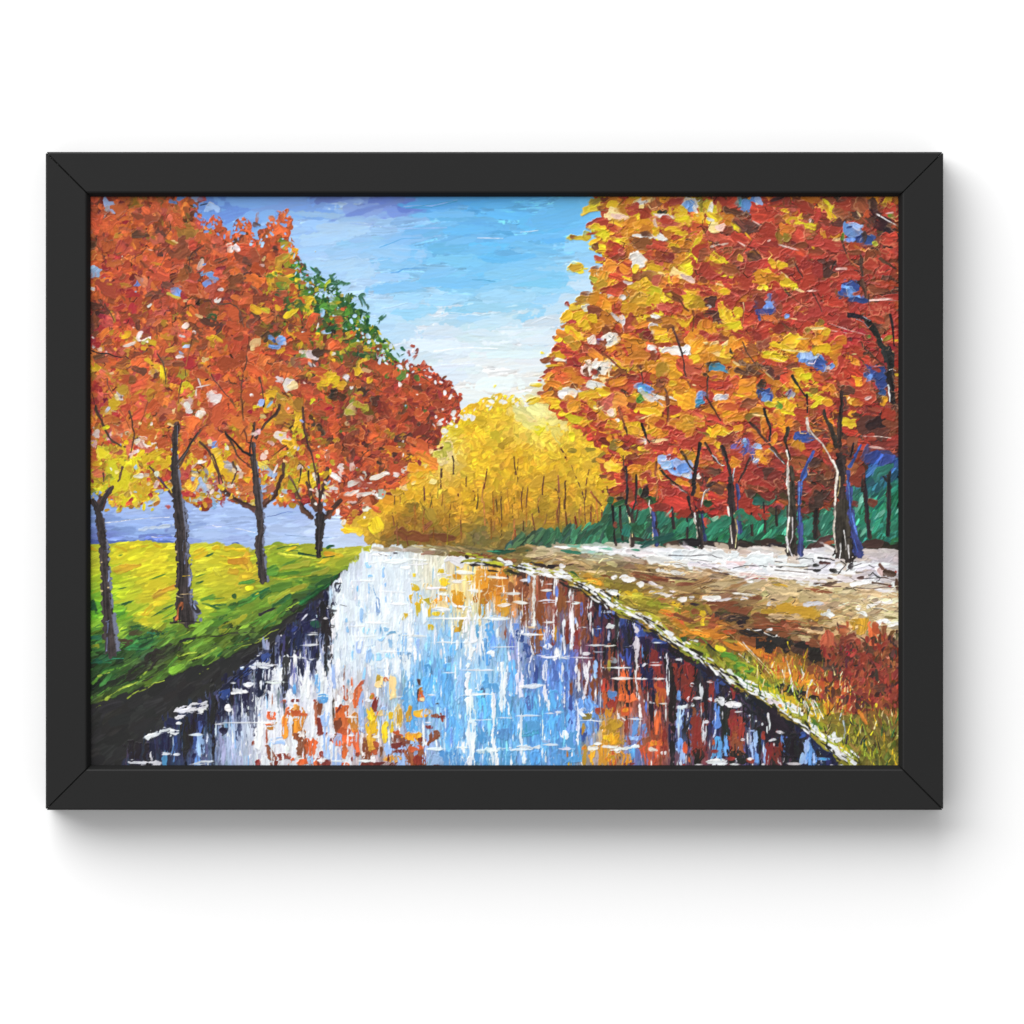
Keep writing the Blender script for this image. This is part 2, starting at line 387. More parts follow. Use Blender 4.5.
# ------------------------------------------------------------------ meadow and left bank
meadow_poly = [(84, 548), (150, 545), (176, 549), (200, 547), (222, 548), (250, 551), (268, 548), (300, 546), (320, 551), (374, 547), (368, 558), (350, 572), (332, 590), (305, 612), (280, 632), (258, 650), (236, 668), (210, 690), (84, 720)]
mz = idw("""95 560 196 200 50;110 580 170 196 40;130 556 220 206 44;160 565 222 206 44;155 585 212 196 44;160 600 222 190 46;130 600 200 200 46;205 565 198 194 50;222 572 204 190 46;240 562 206 190 44;246 575 208 170 46;235 590 200 194 50;215 600 196 194 48;205 612 176 186 48
96 610 90 170 50;95 625 140 190 50;110 622 130 186 50;125 612 110 176 50;120 630 170 196 48;150 620 206 186 46;170 612 160 190 50;160 625 180 186 48;190 616 150 180 50;275 560 140 165 45;290 570 130 160 45;300 556 170 176 50;340 556 196 188 54;365 551 190 186 54;330 566 170 176 48;300 580 110 146 46;320 580 60 100 44;345 568 110 140 44
95 640 60 120 50;130 636 60 120 54;150 640 36 100 52;140 645 34 86 50;110 655 34 74 46;170 632 80 140 50;185 640 100 140 46;200 632 110 150 48;215 622 60 110 44;200 645 100 140 46;230 612 90 130 46;225 640 120 150 46;250 622 110 140 46;265 605 100 140 46;280 596 130 156 48;270 620 80 116 44
150 660 50 56 44;170 650 48 52 44;190 655 110 144 48;175 668 96 136 48;150 682 96 130 48;130 675 60 86 44;110 680 50 100 46;120 690 70 100 46;105 700 110 136 52;96 690 30 46 36;200 665 60 90 44;215 655 90 126 48;235 650 60 84 44;250 640 50 74 42;290 606 60 86 42;310 595 40 70 46""")
CUR[0] = MEADOW
def m_id(x, y):
    return MEADOW if y < 628 + (200 - x) * .12 - max(0, x - 215) * .25 else LBANK
for x, y in scatter(meadow_poly, 5.5):
    CUR[0] = m_id(x, y)
    dab(x, y, 22, 9, -12 if y < 620 else -32, vary(mz(x, y), .05, .01), h=.4)
for x, y in scatter(meadow_poly, 6):
    CUR[0] = m_id(x, y)
    low = y > 625 - max(0, x - 215) * .3
    c = mz(x, y)
    if not low:
        c = np.clip(c * np.array((1.05, 1.06, .95), np.float32), 0, 1)
    if low:
        q = rng.random()
        c = c * (0.5 if q < .26 else .9 if q < .75 else 1.3)
    dab(x, y, rng.uniform(10, 26), rng.uniform(3, 7.5), rng.normal(-30 if low else -14, 9), vary(c, .08 if low else .045, .012), h=.75 if low else .5, ridge=.8 if low else .5, e=.2, tail=.5, warp=.1, mix=.1 if low else .3)
# blackish foot of the bank, running down into the water
dark_poly = [(84, 712), (108, 702), (150, 690), (190, 672), (228, 662), (262, 642), (292, 618), (318, 600), (338, 578), (346, 574), (338, 590), (312, 614), (288, 640), (262, 662), (236, 686), (206, 706), (178, 724), (156, 742), (136, 758), (114, 772), (84, 772)]
CUR[0] = LBANK
for x, y in scatter(dark_poly, 4.5):
    dab(x, y, 22, 9, -33 + rng.normal(0, 8), vary(rgb(42, 42, 42), .04, .003), h=.14, ridge=.2, st_amt=.05)
tile(88, 600, Z, """/gl 26 130 790 200 735 300 680 390 640;/gl 16 400 615 450 575 500 540;/gm 34 540 620 620 540 700 450;/gl 26 700 440 790 415 860 410;/gl 14 400 720 520 655 600 635;/gl 12 310 775 400 715;/gm 26 30 660 110 580 200 545 250 525;/gl 14 80 600 170 570;/gm 18 230 550 320 505 390 460
/gm 16 20 775 80 750 160 690;/gl 14 70 850 130 810;/gd 22 60 500 180 495;/te 10 140 475 280 460;/gd 40 390 320 500 290 600 260;/te 20 470 260 560 250 640 240;bk 540 240 70 24;/gl 20 640 300 720 280 800 245;/gl 20 740 340 820 320;/bk 26 720 330 850 300;/bk 20 820 470 900 400 1020 340;/gl 22 800 480 900 440 1010 380;/gl 12 880 580 950 540;/bk 24 560 560 500 600 420 640
bk 570 430 260 100 -30;bk 400 560 240 70 -30;bk 300 620 240 50 -30;bk 200 640 140 40 -30;/gm 14 660 600 740 570;/bk 14 330 210 430 200;gd 400 220 130 50;/gl 10 820 390 870 350;db 270 330 160 60 -10;db 350 260 150 40 -12;ye 430 150 90 30;ye 470 90 120 40 -40;gm 270 100 160 40 -35;gd 290 30 90 22 -20;gd 560 100 120 18 -30;gm 640 110 120 24 -30;gm 640 160 100 20;bk 640 50 90 14 -25
gd 40 60 60 100;gm 50 210 90 50;gm 60 330 60 30;gy 60 370 70 30;td 60 300 110 40;td 50 480 120 40""", idf=lambda x, y: LBANK if y > 628 else MEADOW, h=.9, va=.06, dry=.28, sc=1.1)
tile(210, 500, Z, """/gd 18 0 830 120 825;/gm 14 0 780 110 770;gd 190 765 36 40;/gm 60 150 850 300 790 400 720;gm 560 680 240 60 -14;gd 400 760 110 60 -40;/gd 30 330 760 470 690;gy 600 740 300 50 -25;gy 710 690 130 40 -20;/gd 50 700 820 850 720 1010 590;gd 900 640 200 50 -25;gm 870 680 90 20 -20;/gy 16 500 620 660 605 800 590;gm 580 580 230 26 -6;gy 650 520 240 40
/gy 24 460 395 560 350 700 345;/gy 22 540 420 660 440 830 460;/gd 10 530 385 620 365 710 370;/gd 8 690 400 570 395;ye 630 390 120 20;/gd 20 700 420 830 440;yo 960 425 160 34;ye 900 480 200 40;gy 880 560 200 40 -20;/gd 12 890 455 980 440;gm 640 490 150 24;gd 950 365 60 22 -15;/gd 12 230 655 380 630;go 280 500 130 80 70;go 180 560 200 70;yo 230 480 160 50;ye 180 385 200 40;/ye 12 80 440 160 460 340 440;gm 300 650 130 30 -10;gy 60 560 120 70 60;gm 480 560 110 60 -20;ly 310 700 60 40;gm 690 640 70 30;ly 370 740 40 14 -30;gd 560 800 200 50 -30;gm 600 830 90 40 -40""", idf=lambda x, y: MEADOW if y < 590 else LBANK, h=.9, va=.05)
tile(88, 500, Z, """ye 240 375 110 26;ye 350 365 90 30;ye 450 360 110 22;ye 560 365 90 22;ye 45 390 70 24;ye 860 400 150 40 -20;gd 260 435 36 12 -20;gd 265 695 80 12 -12;gd 880 650 70 16 -20;gm 900 590 80 14 -14;gm 560 600 130 14 -18;gd 290 815 90 20 -20;gd 640 840 90 18 -20;gd 40 830 40 70;gd 960 830 140 20;gm 940 770 120 26;go 330 530 280 50 -14;go 600 720 180 40 -20;yo 640 690 110 20 -20;gd 960 430 70 20;ye 880 440 100 30 -20""", idf=lambda x, y: MEADOW, h=.8, va=.04)
tile(210, 600, Z, """/gm 12 0 430 120 380 260 340;/gd 16 60 440 180 360 300 300;/gl 12 150 350 300 320 420 300;/gl 10 190 400 320 350 460 300;/gm 14 470 150 520 110;/gl 12 380 330 480 250 540 230;/bk 24 380 120 520 60;gm 590 40 120 60 -50;/gl 18 600 80 700 20;/te 10 770 50 800 10;gd 470 200 120 30 -30;gm 400 150 180 40 -25;gy 220 160 260 60 -25;gd 100 130 220 30 -22;bk 165 225 40 24;/bk 10 0 290 150 262 360 255;bk 640 70 90 60 -40;/ye 8 510 330 555 285;bk 500 350 160 40 -35;bk 330 430 240 50 -33;bk 600 240 160 46 -38""", idf=lambda x, y: LBANK, h=.9, va=.06, dry=.28, sc=1.1)

# ------------------------------------------------------------------ river
water_poly = [(116, 772), (140, 756), (156, 742), (182, 722), (216, 700), (242, 678), (268, 656), (292, 634), (313, 611), (333, 592), (348, 576), (362, 564), (376, 553), (420, 553), (452, 556), (490, 563), (520, 568), (560, 574), (594, 592), (622, 611), (656, 629), (684, 649), (710, 664), (733, 682), (764, 698), (803, 726), (829, 748), (862, 773)]
wg = idw("""340 600 228 238 247;380 570 234 240 246;400 600 222 235 247;380 590 218 233 247;430 575 226 222 200;470 575 236 206 136;500 585 226 162 82;520 600 200 130 70;545 600 140 76 50;580 600 130 66 46;600 620 78 46 50;630 625 42 48 100;660 640 38 37 84;690 665 36 34 52;420 620 196 218 238;460 605 236 216 156;450 640 150 196 236;500 640 132 186 236;520 635 150 160 200;540 650 96 128 200;560 670 92 132 208;590 660 112 70 90;610 660 110 56 54;420 690 122 186 238;460 720 124 186 238;500 720 100 174 232;540 720 92 166 228;570 740 86 160 228;590 720 92 140 210;590 755 160 150 150;610 740 215 150 60;630 690 196 95 52;640 750 110 130 190;655 745 160 70 42;660 690 110 56 60;650 665 130 48 46;680 680 90 46 46;690 730 80 110 170;700 740 130 58 50;720 730 60 70 120;735 735 134 62 48;750 740 90 110 170;760 720 40 36 40;775 750 110 56 60;800 740 34 34 50;820 755 44 52 90;350 650 216 229 243;380 640 186 214 241;345 720 214 196 186;345 745 206 196 206;365 740 196 176 172;395 720 170 190 215;400 755 170 130 120;420 745 150 180 225;310 700 225 229 239;300 740 224 222 228;270 740 224 220 226;270 690 222 227 239;250 720 206 216 232;230 740 172 190 222;240 690 48 52 88;290 640 40 44 80;310 620 36 40 70;320 610 33 34 56;200 750 96 116 158;210 720 48 54 84;180 745 52 62 96;150 760 40 42 60;170 740 38 42 64;190 725 40 44 70;280 680 100 110 150;300 660 90 100 150;325 650 150 160 190;335 620 200 212 230;830 765 40 44 80;730 690 44 38 70;700 690 52 38 44;770 710 36 34 44;440 675 112 182 238;480 680 150 200 240;480 640 205 224 240""", ax=1.5, ay=.8)
CUR[0] = WATER
wf, _, _ = inside(water_poly)
for x, y in scatter(water_poly, 4.5):
    dab(x, y, 20, 8, 90, wg(x, y), h=.35, ridge=.2)
for x, y in scatter(water_poly, 3.4):
    c = wg(x + rng.normal(0, 3), y + rng.normal(0, 6)); c = vary(c, .035 if c.mean() > .75 else .1, .008 if c.mean() > .75 else .02)
    hl_ = c.mean() > .72
    l_ = min(rng.uniform(9, 32), max(5, (y - 551 - max(0, x - 400) * .12) * 1.7))
    dab(x, y, l_, rng.uniform(1.4, 4.2), 90 + rng.normal(0, 3), c, h=rng.uniform(.25, .5) if hl_ else rng.uniform(.4, .8), dry=.25, e=.4, ridge=.7, tail=.3)
# flicks of light and dark between the columns
for k in range(1500):
    x, y = rng.uniform(140, 850), rng.uniform(560, 768)
    if not wf(x, y):
        continue
    y = max(y, 562 + max(0, x - 400) * .1)
    g = wg(x, y); l = g.mean()
    if l > .55:
        c = P['ww'] if rng.random() < .62 else (P['wb'] * .6 + g * .4)
    elif l > .33:
        c = P['ww'] if rng.random() < .35 else g * .6
    else:
        c = P['wp'] if rng.random() < (.16 if y > 620 + .35 * max(0, x - 640) else .05) else g * (.55 if rng.random() < .7 else 1.2)
    dab(x, y, rng.uniform(4, 17), rng.uniform(1.0, 3.0), 90 + rng.normal(0, 5), vary(c, .04, .012), h=.8, dry=.34, e=.35, ridge=.8)
for k in range(330):           # dark reflections of the banks
    if k < 230:
        t = rng.random(); x = 590 + 262 * t; y = 596 + 158 * t + 8 + abs(rng.normal(0, 34)) + rng.uniform(0, 10)
    else:
        t = rng.random(); x = 180 + 155 * t; y = 726 - 132 * t + abs(rng.normal(0, 18)) + 6
    if not wf(x, min(y, 766)):
        continue
    dab(x, y, rng.uniform(12, 42), rng.uniform(1.8, 5.5), 90 + rng.normal(0, 3), vary(P['bk' if rng.random() < .55 else 'nv'], .15, .008), h=.5, dry=.22, e=.4, ridge=.6, tail=.4)
W = dict(h=1.0, e=.42, va=.05, dry=.2, rnd=4, vert=True, warp=.1, tail=.2, mix=.0,  idf=lambda x, y: WATER)
# dark foot of the banks and reflections of trunks
tile(210, 600, Z, """nv 330 500 340 60 -40;nv 200 620 260 60 -40;nb 270 590 200 50 -38;nb 430 460 160 60 -40;nb 110 740 100 80 -50;nv 640 250 120 110;nv 780 200 200 110 -40;nv 740 120 160 70 -40;bk 890 90 160 70 90;bk 610 330 190 70 90;bk 600 540 200 46 92;bk 590 700 150 26 90;bk 905 260 320 70 90;bk 915 500 180 36 92;bk 990 100 70 60;nv 720 520 170 40 90;nv 830 480 170 40 90;nv 400 640 240 70 90;nv 300 760 190 130 90;nv 480 600 130 60 90;nv 460 740 120 34 90
nv 100 830 120 90 90;nv 700 310 150 70 90;nv 800 400 100 80 90;td 830 190 70 50;nb 660 230 100 40 -40;bk 970 800 150 16 90;bk 960 430 150 14 90""", **W)
tile(130, 660, Z, """bk 640 400 440 56 91;bk 430 620 300 50 91;bk 655 680 240 30 91;bk 60 740 160 160;nv 330 500 130 80;nv 550 460 150 90 90;nv 270 650 150 80 90;nb 360 640 130 30 90;nv 170 720 120 50 90;nb 520 640 120 50 90;wb 270 780 130 50 90;bl 340 740 140 34 90;bl 520 780 110 60 90;lb 560 680 180 60 90;nv 510 760 90 40 90;nv 740 560 80 60;nv 980 570 100 40 90;pb 550 540 100 30 90""", **W)
Wn = dict(h=1.15, e=.42, va=.012, dry=.2, rnd=3, warp=.07, tail=.3,  idf=lambda x, y: WATER, ridge=.6, sc=1.06)
tile(130, 660, Z, """ww 500 380 190 70 -8;ww 420 395 110 40 -10;ww 560 390 90 50;ww 260 570 190 60 -8;ww 180 595 150 34 -14;ww 350 570 70 50;ww 50 810 130 44;ww 170 815 130 40;ww 850 250 120 36;ww 930 195 60 36;ww 770 385 40 36;ww 280 740 90 24;ww 365 745 50 24;ww 520 590 100 22;ww 850 495 320 14 0;ww 700 505 60 14;ww 980 300 240 16 90;ww 880 400 200 16 90;ww 1010 50 60 40;ww 950 50 24 16;lb 880 66 30 24;ww 1000 380 80 40;ww 170 760 120 30 90;ww 560 810 180 26 -8;ww 960 260 60 10;ww 385 500 40 26""", **Wn)
tile(210, 600, Z, """ww 400 510 90 44;ww 490 515 100 16;ww 330 522 30 14;ww 215 722 120 36;ww 300 665 70 34;ww 180 655 40 14;ww 255 530 34 20;ww 720 455 200 18 4;ww 800 465 60 26;ww 790 355 140 18;ww 810 275 100 18;ww 820 258 90 12;ww 820 155 70 16 -14;ww 745 135 76 14 -48;ww 935 60 36 30;ww 910 145 40 18;ww 460 650 90 40;ww 540 630 90 70;ww 660 500 120 14 90;ww 755 400 100 10 90;ww 640 310 100 10 -60;wp 540 570 110 40 90;ww 345 700 250 14 90;ww 245 800 130 16 90;ww 435 600 130 14 90;ww 980 330 200 70 90;ww 1000 160 150 80 90;ww 780 590 140 40 90;ww 870 560 160 50 90;ww 740 700 240 90 90;ww 660 620 130 50 90;ww 480 740 190 50 90;ww 880 680 180 60 90;wb 850 660 110 30 90;wb 890 780 70 60;lb 970 560 170 30 90;wb 665 700 90 20 90;ww 840 330 90 12 90;ww 520 345 20 14;ww 560 280 14 14;ww 380 440 26 12;ww 150 850 60 50;ww 320 850 60 40""", **Wn)
# broad white sheet left of the middle
for k in range(150):
    x, y = rng.uniform(336, 412), rng.uniform(556, 668)
    if wf(x, y) and x > 352 - (y - 560) * .35:
        l_ = rng.uniform(10, 30)
        dab(x, max(y, 555 + l_ * .6), l_, rng.uniform(4, 9), 90 + rng.normal(0, 6), vary(rgb(228, 239, 248), .012, .004), h=.5, dry=.1, ridge=.8, e=.35, tail=.3)
for k in range(150):
    x, y = rng.uniform(255, 350), rng.uniform(660, 768)
    if x > 250 + max(0, 700 - y) * .7:
        dab(x, y, rng.uniform(10, 28), rng.uniform(3, 7), 90 + rng.normal(0, 5), vary(rgb(233, 238, 245), .012, .004), h=.5, dry=.25, ridge=.8, e=.4, tail=.3)
tile(330, 550, Z, """lb2 340 330 130 24 75;lb2 375 450 130 40 85;lb2 420 190 90 40 90;lb2 320 200 70 34;lb2 435 280 60 20 90;lb2 440 390 60 16 90;lb2 250 520 120 34 85;lb2 610 380 60 16 90;lb2 550 550 100 26 90;lb2 320 640 80 40;lb2 395 710 110 70;lb2 140 630 50 22 90;lb2 430 630 60 40;lb2 590 740 160 50 90;lb2 470 730 110 36 90;lb2 775 660 240 40 90;lb2 930 780 130 90 90;lb2 885 650 110 30 90;lb2 740 820 110 50 90;lb2 600 830 100 70;lb2 380 840 80 60;lb2 460 830 80 50;lb2 180 840 80 30 90;lb2 310 120 60 40;lb2 130 550 50 24 90;wb2 930 660 80 60;wb2 215 320 50 24 90;wb2 500 650 90 30;lb 300 830 120 50 90;lb 230 770 120 40 90;lb 680 780 140 50 90""", **{**W, 'dry': .3})
tile(330, 550, Z, """ye 665 295 70 64;ye 690 375 78 80;ye 660 195 36 34;ye 690 470 90 36 90;ye 595 520 44 44;ye 905 255 78 76;ye 880 165 70 30;ye 840 500 120 40;yo 900 390 150 60;ye 770 400 90 60;ye 800 610 30 50 90;yo 990 380 80 70;yo 1000 210 60 40;go 1000 620 50 90 90;ye 1010 130 40 30;ye 920 200 60 24;go 880 310 60 40;ye 780 480 120 30 90;cm 770 290 110 60;cm 850 430 160 60;cm 960 310 90 80""", **{**W, 'dry': .18})
tile(330, 550, Z, """ww 280 243 190 10;ww 500 330 200 14;ww 530 425 160 14;ww 390 575 200 14;ww 250 600 200 10;ww 640 675 280 18;ww 480 800 220 10;ww 900 200 140 24;ww 880 350 90 16;ww 880 465 170 30 4;ww 900 540 260 16;ww 690 235 100 24;ww 830 300 160 26;ww 910 728 210 18;ww 520 90 380 34;ww 690 110 160 24;ww 1000 430 60 50;ww 600 140 90 20;ww 960 620 140 30 90;ww 970 380 150 16 90;ww 740 520 200 50 90;ww 640 620 200 60 90;ww 830 660 160 30 90;ww 280 680 160 10;/bk 4 80 432 130 443;nv 20 420 60 90 80;nv 60 300 100 60 110;bk 30 480 60 24;bk 60 270 60 30;bk 5 780 120 20 90;bk 8 600 40 20;ww 430 20 170 44;/bk 5 370 25 430 45 500 40;bk 515 25 50 20;bk 620 18 40 12;/tn 26 720 15 860 18 1020 8;/br 10 720 32 900 36""", **Wn)
tile(450, 550, Z, """am 310 300 240 200 90;yo 250 250 170 120 90;yo 360 380 160 120 90;am 430 250 190 80 90;yo 60 380 150 120 90;ye 150 220 110 60 90;yo 320 170 180 40;yo 420 470 110 90 90;go 250 450 150 50 90;go 80 600 110 50 90;br 560 330 250 90 90;br 600 500 250 60 90;br 700 480 200 90 90;br 740 380 150 60 90;dr 820 600 220 40 90;br 680 700 180 80 90;go 830 660 150 30 90;am 720 670 120 50 90;dr 930 640 200 50 90;br 880 380 220 50 90;dr 990 700 200 60 90;br 480 340 190 50 90;br 600 280 150 60 90;db 510 190 120 60;db 600 200 110 60 90;db 960 300 160 90 90;dr 900 300 130 60 90;db 770 220 130 40;nb 560 690 150 80 90;nb 600 800 110 70 90;pb 480 730 110 50 90;wb 320 650 200 60 90;wb 280 770 160 60 90;bl 340 720 140 50 90;wb 215 640 130 26 90;wb 90 740 100 26 90;wb 20 800 90 40 90;pb 790 370 80 40 90;pb 840 320 90 30 90;gr 410 640 180 50 90;br 440 650 120 24 90;bl 520 600 60 50;ol 470 170 90 50""", **{**W, 'dry': .18})
tile(450, 550, Z, """ww 100 175 150 26 4;ww 320 215 250 24;ww 390 278 90 24;ww 205 323 130 26 4;ww 90 248 160 22;ww 590 240 90 30;ww 485 343 160 20;ww 440 432 110 28 -4;ww 555 415 140 24 3;ww 775 405 160 26;ww 760 318 100 20;ww 790 268 70 14;ww 110 538 230 20;ww 380 540 190 34;ww 640 665 220 20 2;ww 780 570 90 16;ww 660 538 60 14;ww 400 765 170 12;ww 980 250 90 12;ww 930 408 50 14;ww 1000 415 60 20;ww 660 430 360 26 91;ww 725 260 110 16 90;ww 822 300 150 16 92;ww 570 400 220 12 90;ww 600 560 180 12 90;ww 815 540 220 30 91;ww 755 700 260 34 90;ww 900 620 260 24 90;ww 890 780 160 50 90;ww 955 550 340 30 90;ww 965 740 180 20 90;ww 490 610 120 34 80;ww 650 770 180 36 80;ww 160 620 300 90 90;ww 140 780 160 100 90;ww 240 680 240 30 90;ww 380 660 180 30 90;ww 540 760 160 16 90;ww 350 440 130 14 90;ww 470 480 130 10 90;ww 640 200 70 20 90;ww 690 190 70 20;lb 620 230 70 20 90;ww 110 440 140 60;ww 770 840 140 30;ww 950 845 160 26;ww 1000 580 100 16 80;ww 330 800 60 80 90;ww 850 490 60 30 90;ww 950 360 90 24 90;ww 50 740 120 60 90;ww 300 520 180 30 90;ww 770 760 50 90 90;cm 230 400 220 14 90;cm 640 610 60 14""", **Wn)
tile(370, 660, Z, """wb 600 250 330 120 90;wb 640 560 300 110 90;wb 320 330 330 100 90;wb 470 200 140 90 90;wb 650 780 170 140;wb 890 380 220 90 90;wb 880 600 200 80 90;wb 910 160 130 60 90;wb 890 780 120 100;wb 480 320 110 90;bl 600 470 200 40 90;wb 330 540 120 80 90;lb 240 760 200 120 90;lb 150 690 200 60 90;lb 120 260 160 50 90;wb 450 60 90 60 90;wb 610 60 70 60;bl 880 470 130 60 90;lb 700 200 200 50 90;lb 510 780 120 90;lb 330 640 160 60 90;bl 640 640 160 40 90""", **{**W, 'dry': .16})
tile(370, 660, Z, """cm 95 165 90 60;or 130 150 40 30;cm 180 230 190 50 90;or 20 290 30 50;dr 45 340 100 36 105;or 30 430 80 40;ye 15 500 110 60 90;ye 165 430 100 40 90;ye 120 550 130 36 90;ye 175 540 80 36 90;cm 230 420 130 50 90;go 230 440 90 40 90;go 310 420 110 44 100;cm 105 420 60 50;yo 405 420 100 50;go 440 440 50 40;db 385 190 60 22 90;db 380 270 90 16 90;or 405 280 70 30 90;cm 400 310 60 30;br 510 440 60 24;dr 560 440 110 24 75;dr 580 450 60 24;db 525 345 40 16;br 505 600 140 70 90;dr 470 530 40 20;or 240 590 90 60;br 260 630 130 50;yo 320 600 110 44;dr 215 680 90 50;dr 230 720 60 24;go 380 580 60 16 90;dr 395 630 60 30;br 350 760 150 130 90;dr 390 790 80 60;or 350 700 110 40;br 20 680 110 70 90;or 30 730 60 40;br 90 720 80 24 90;yo 175 775 90 36;dr 80 830 170 30;dr 510 832 60 16;am 410 235 30 30;gr 460 410 60 30;dr 155 770 30 50""", **{**W, 'dry': .08, 'sc': 1.22, 'tail': .12})
tile(370, 660, Z, """ww 240 288 90 18 -8;ww 470 275 60 16;ww 455 495 70 16;ww 850 80 260 16;ww 870 270 270 20;ww 910 472 230 12;ww 790 640 400 90 90;ww 790 800 120 60 90;ww 790 380 230 90 90;ww 770 160 200 60 90;ww 850 150 200 40 90;ww 525 700 140 30;ww 950 705 180 50;ww 740 690 90 16;ww 590 500 200 20 90;ww 510 200 140 20 90;ww 410 480 100 24 90;ww 420 600 160 20 90;ww 975 350 320 36 90;ww 960 780 150 30 90;ww 150 620 130 16 90;ww 65 560 160 14 90;ww 210 500 110 16 90;ww 590 660 140 14 90;ww 560 240 120 12 90;ww 60 250 130 16 90;ww 970 600 120 24 90;ww 710 420 110 20 90;ww 640 680 50 16 90;ww 620 100 80 10;ww 20 800 40 60;ww 440 740 120 16 90;ww 130 60 120 40 90;ww 230 120 140 30 90;ww 900 540 60 30 90""", **Wn)
tile(250, 660, Z, """or 170 440 70 70;am 165 530 60 50 0;or 150 500 60 24;br 150 710 120 50 75;or 290 440 150 34 95;am 270 520 120 30 90;am 375 470 150 80 90;or 360 420 80 50;or 430 430 60 24;br 390 620 140 80 90;or 470 700 160 80 90;br 400 720 160 70 90;or 440 810 160 60;dr 570 740 60 34 80;dr 260 760 80 40;dr 360 320 60 24;dr 515 320 30 16;br 545 380 90 36 90;dr 545 520 130 40 90;dr 590 580 50 24;dr 25 650 30 34;br 740 130 110 20 95;or 745 290 110 30 90;or 720 470 170 90 90;br 690 540 140 40 90;or 740 560 90 60;am 820 500 130 60 90;or 850 290 140 60 90;ro 870 200 70 30 120;or 800 180 60 16 90;am 830 560 60 40;or 700 640 120 70;or 740 710 120 50 90;or 835 660 150 40 90;dr 640 630 40 22;dr 845 745 30 30;dr 800 780 40 20 90;or 735 830 60 40;go 960 290 50 60;dr 985 350 90 30 110;ye 950 440 90 50 90;ye 955 530 80 80;br 915 680 130 60 90;go 960 640 110 50 90;br 920 760 60 60;dr 940 825 120 34;or 1000 670 40 40;go 1010 150 30 60;cm 1010 190 40 40;dr 580 810 80 60;dr 190 820 50 30;dr 60 810 36 40;br 175 310 100 12 90;or 260 330 40 24;or 130 600 70 16 90;dr 880 560 30 20;br 520 440 130 20 90;dr 700 380 60 14 120""", **{**W, 'dry': .08, 'sc': 1.22, 'tail': .12})
tile(250, 660, Z, """lb 690 760 260 60 90;lb 600 640 220 50 90;lb 590 490 130 60 90;wb 530 190 130 36 90;wb 570 310 70 70;wb 890 460 150 60 90;lb 880 400 260 40 90;lb 660 130 180 30 90;wb 350 240 80 20 90;lb 820 720 140 20 90;lb 220 640 90 60;lb 480 790 60 40 90;bk 280 90 200 50 90;bk 270 250 140 30 92;bk 655 420 150 16 90;bk 600 50 120 26 90;nv 400 60 140 60 90;nv 490 40 90 40 90;nv 20 330 330 60 90;nv 70 150 260 50 90;nv 150 180 150 40 90;bk 270 380 90 16 90;bk 340 520 200 8 90;ww 100 40 120 36;ww 190 175 200 30 0;ww 110 495 220 14;ww 640 595 100 24;ww 800 450 110 16;ww 800 595 70 16;ww 920 797 110 20;ww 690 797 110 18;ww 795 400 250 26 90;ww 770 630 150 20 90;ww 420 590 90 70 90;ww 365 460 60 34;ww 450 200 200 60 90;ww 290 460 30 30;ww 70 600 300 60 90;ww 190 620 150 30 90;ww 290 680 160 50 90;ww 480 490 200 60 90;ww 560 790 60 24;ww 420 700 60 16 90;ww 990 610 70 30;ww 1010 540 90 20 90;ww 940 320 60 30;ww 380 770 60 24;ww 170 760 130 14 90""", **Wn)
tile(490, 660, Z, """wb 510 320 160 90 90;cb 320 550 130 90;wb 320 530 150 100;wb 180 540 140 60 90;wb 110 570 120 90;bl 640 460 420 60 90;wb 640 640 140 70 90;wb 500 540 180 80 90;wb 130 780 100 100;wb 540 780 130 140;wb 350 770 110 90 90;wb 680 780 120 60;pb 310 300 180 70 90;pb 310 150 160 30 90;pb 510 120 170 50 90;nb 360 120 200 40 90;bl 760 370 160 140;nb 640 330 300 40 90;bl 780 560 150 60 90;nb 740 600 90 40 90;nb 850 540 130 30 90;wb 180 190 300 60 90;wb 30 220 100 70;bl 440 40 90 30;pb 600 130 220 40 90;br 700 90 160 40 90;br 640 230 140 24 90;br 820 200 180 60 90;dr 760 200 150 40 90;br 820 70 140 40 90;re 910 200 130 60 90;re 970 360 120 60 90;or 900 310 160 50 90;yo 900 420 110 60;go 960 490 150 110;go 970 600 150 110;ye 930 610 80 40;yo 880 760 160 60 90;yo 800 760 150 50 90;go 740 770 150 40 90;or 960 780 130 60 90;yo 930 790 100 50 90;dr 860 400 60 40;db 940 120 120 30 90;bk 990 200 160 40 90;bl 980 270 60 60;lb 830 80 130 24 90;lb 970 790 70 30 90;go 735 540 90 30 90;ol 760 440 70 40;lb 800 640 120 30 90;am 610 740 60 20 90;am 740 690 40 30;ye 630 820 30 40;lb 450 640 60 40""", **{**W, 'dry': .14})
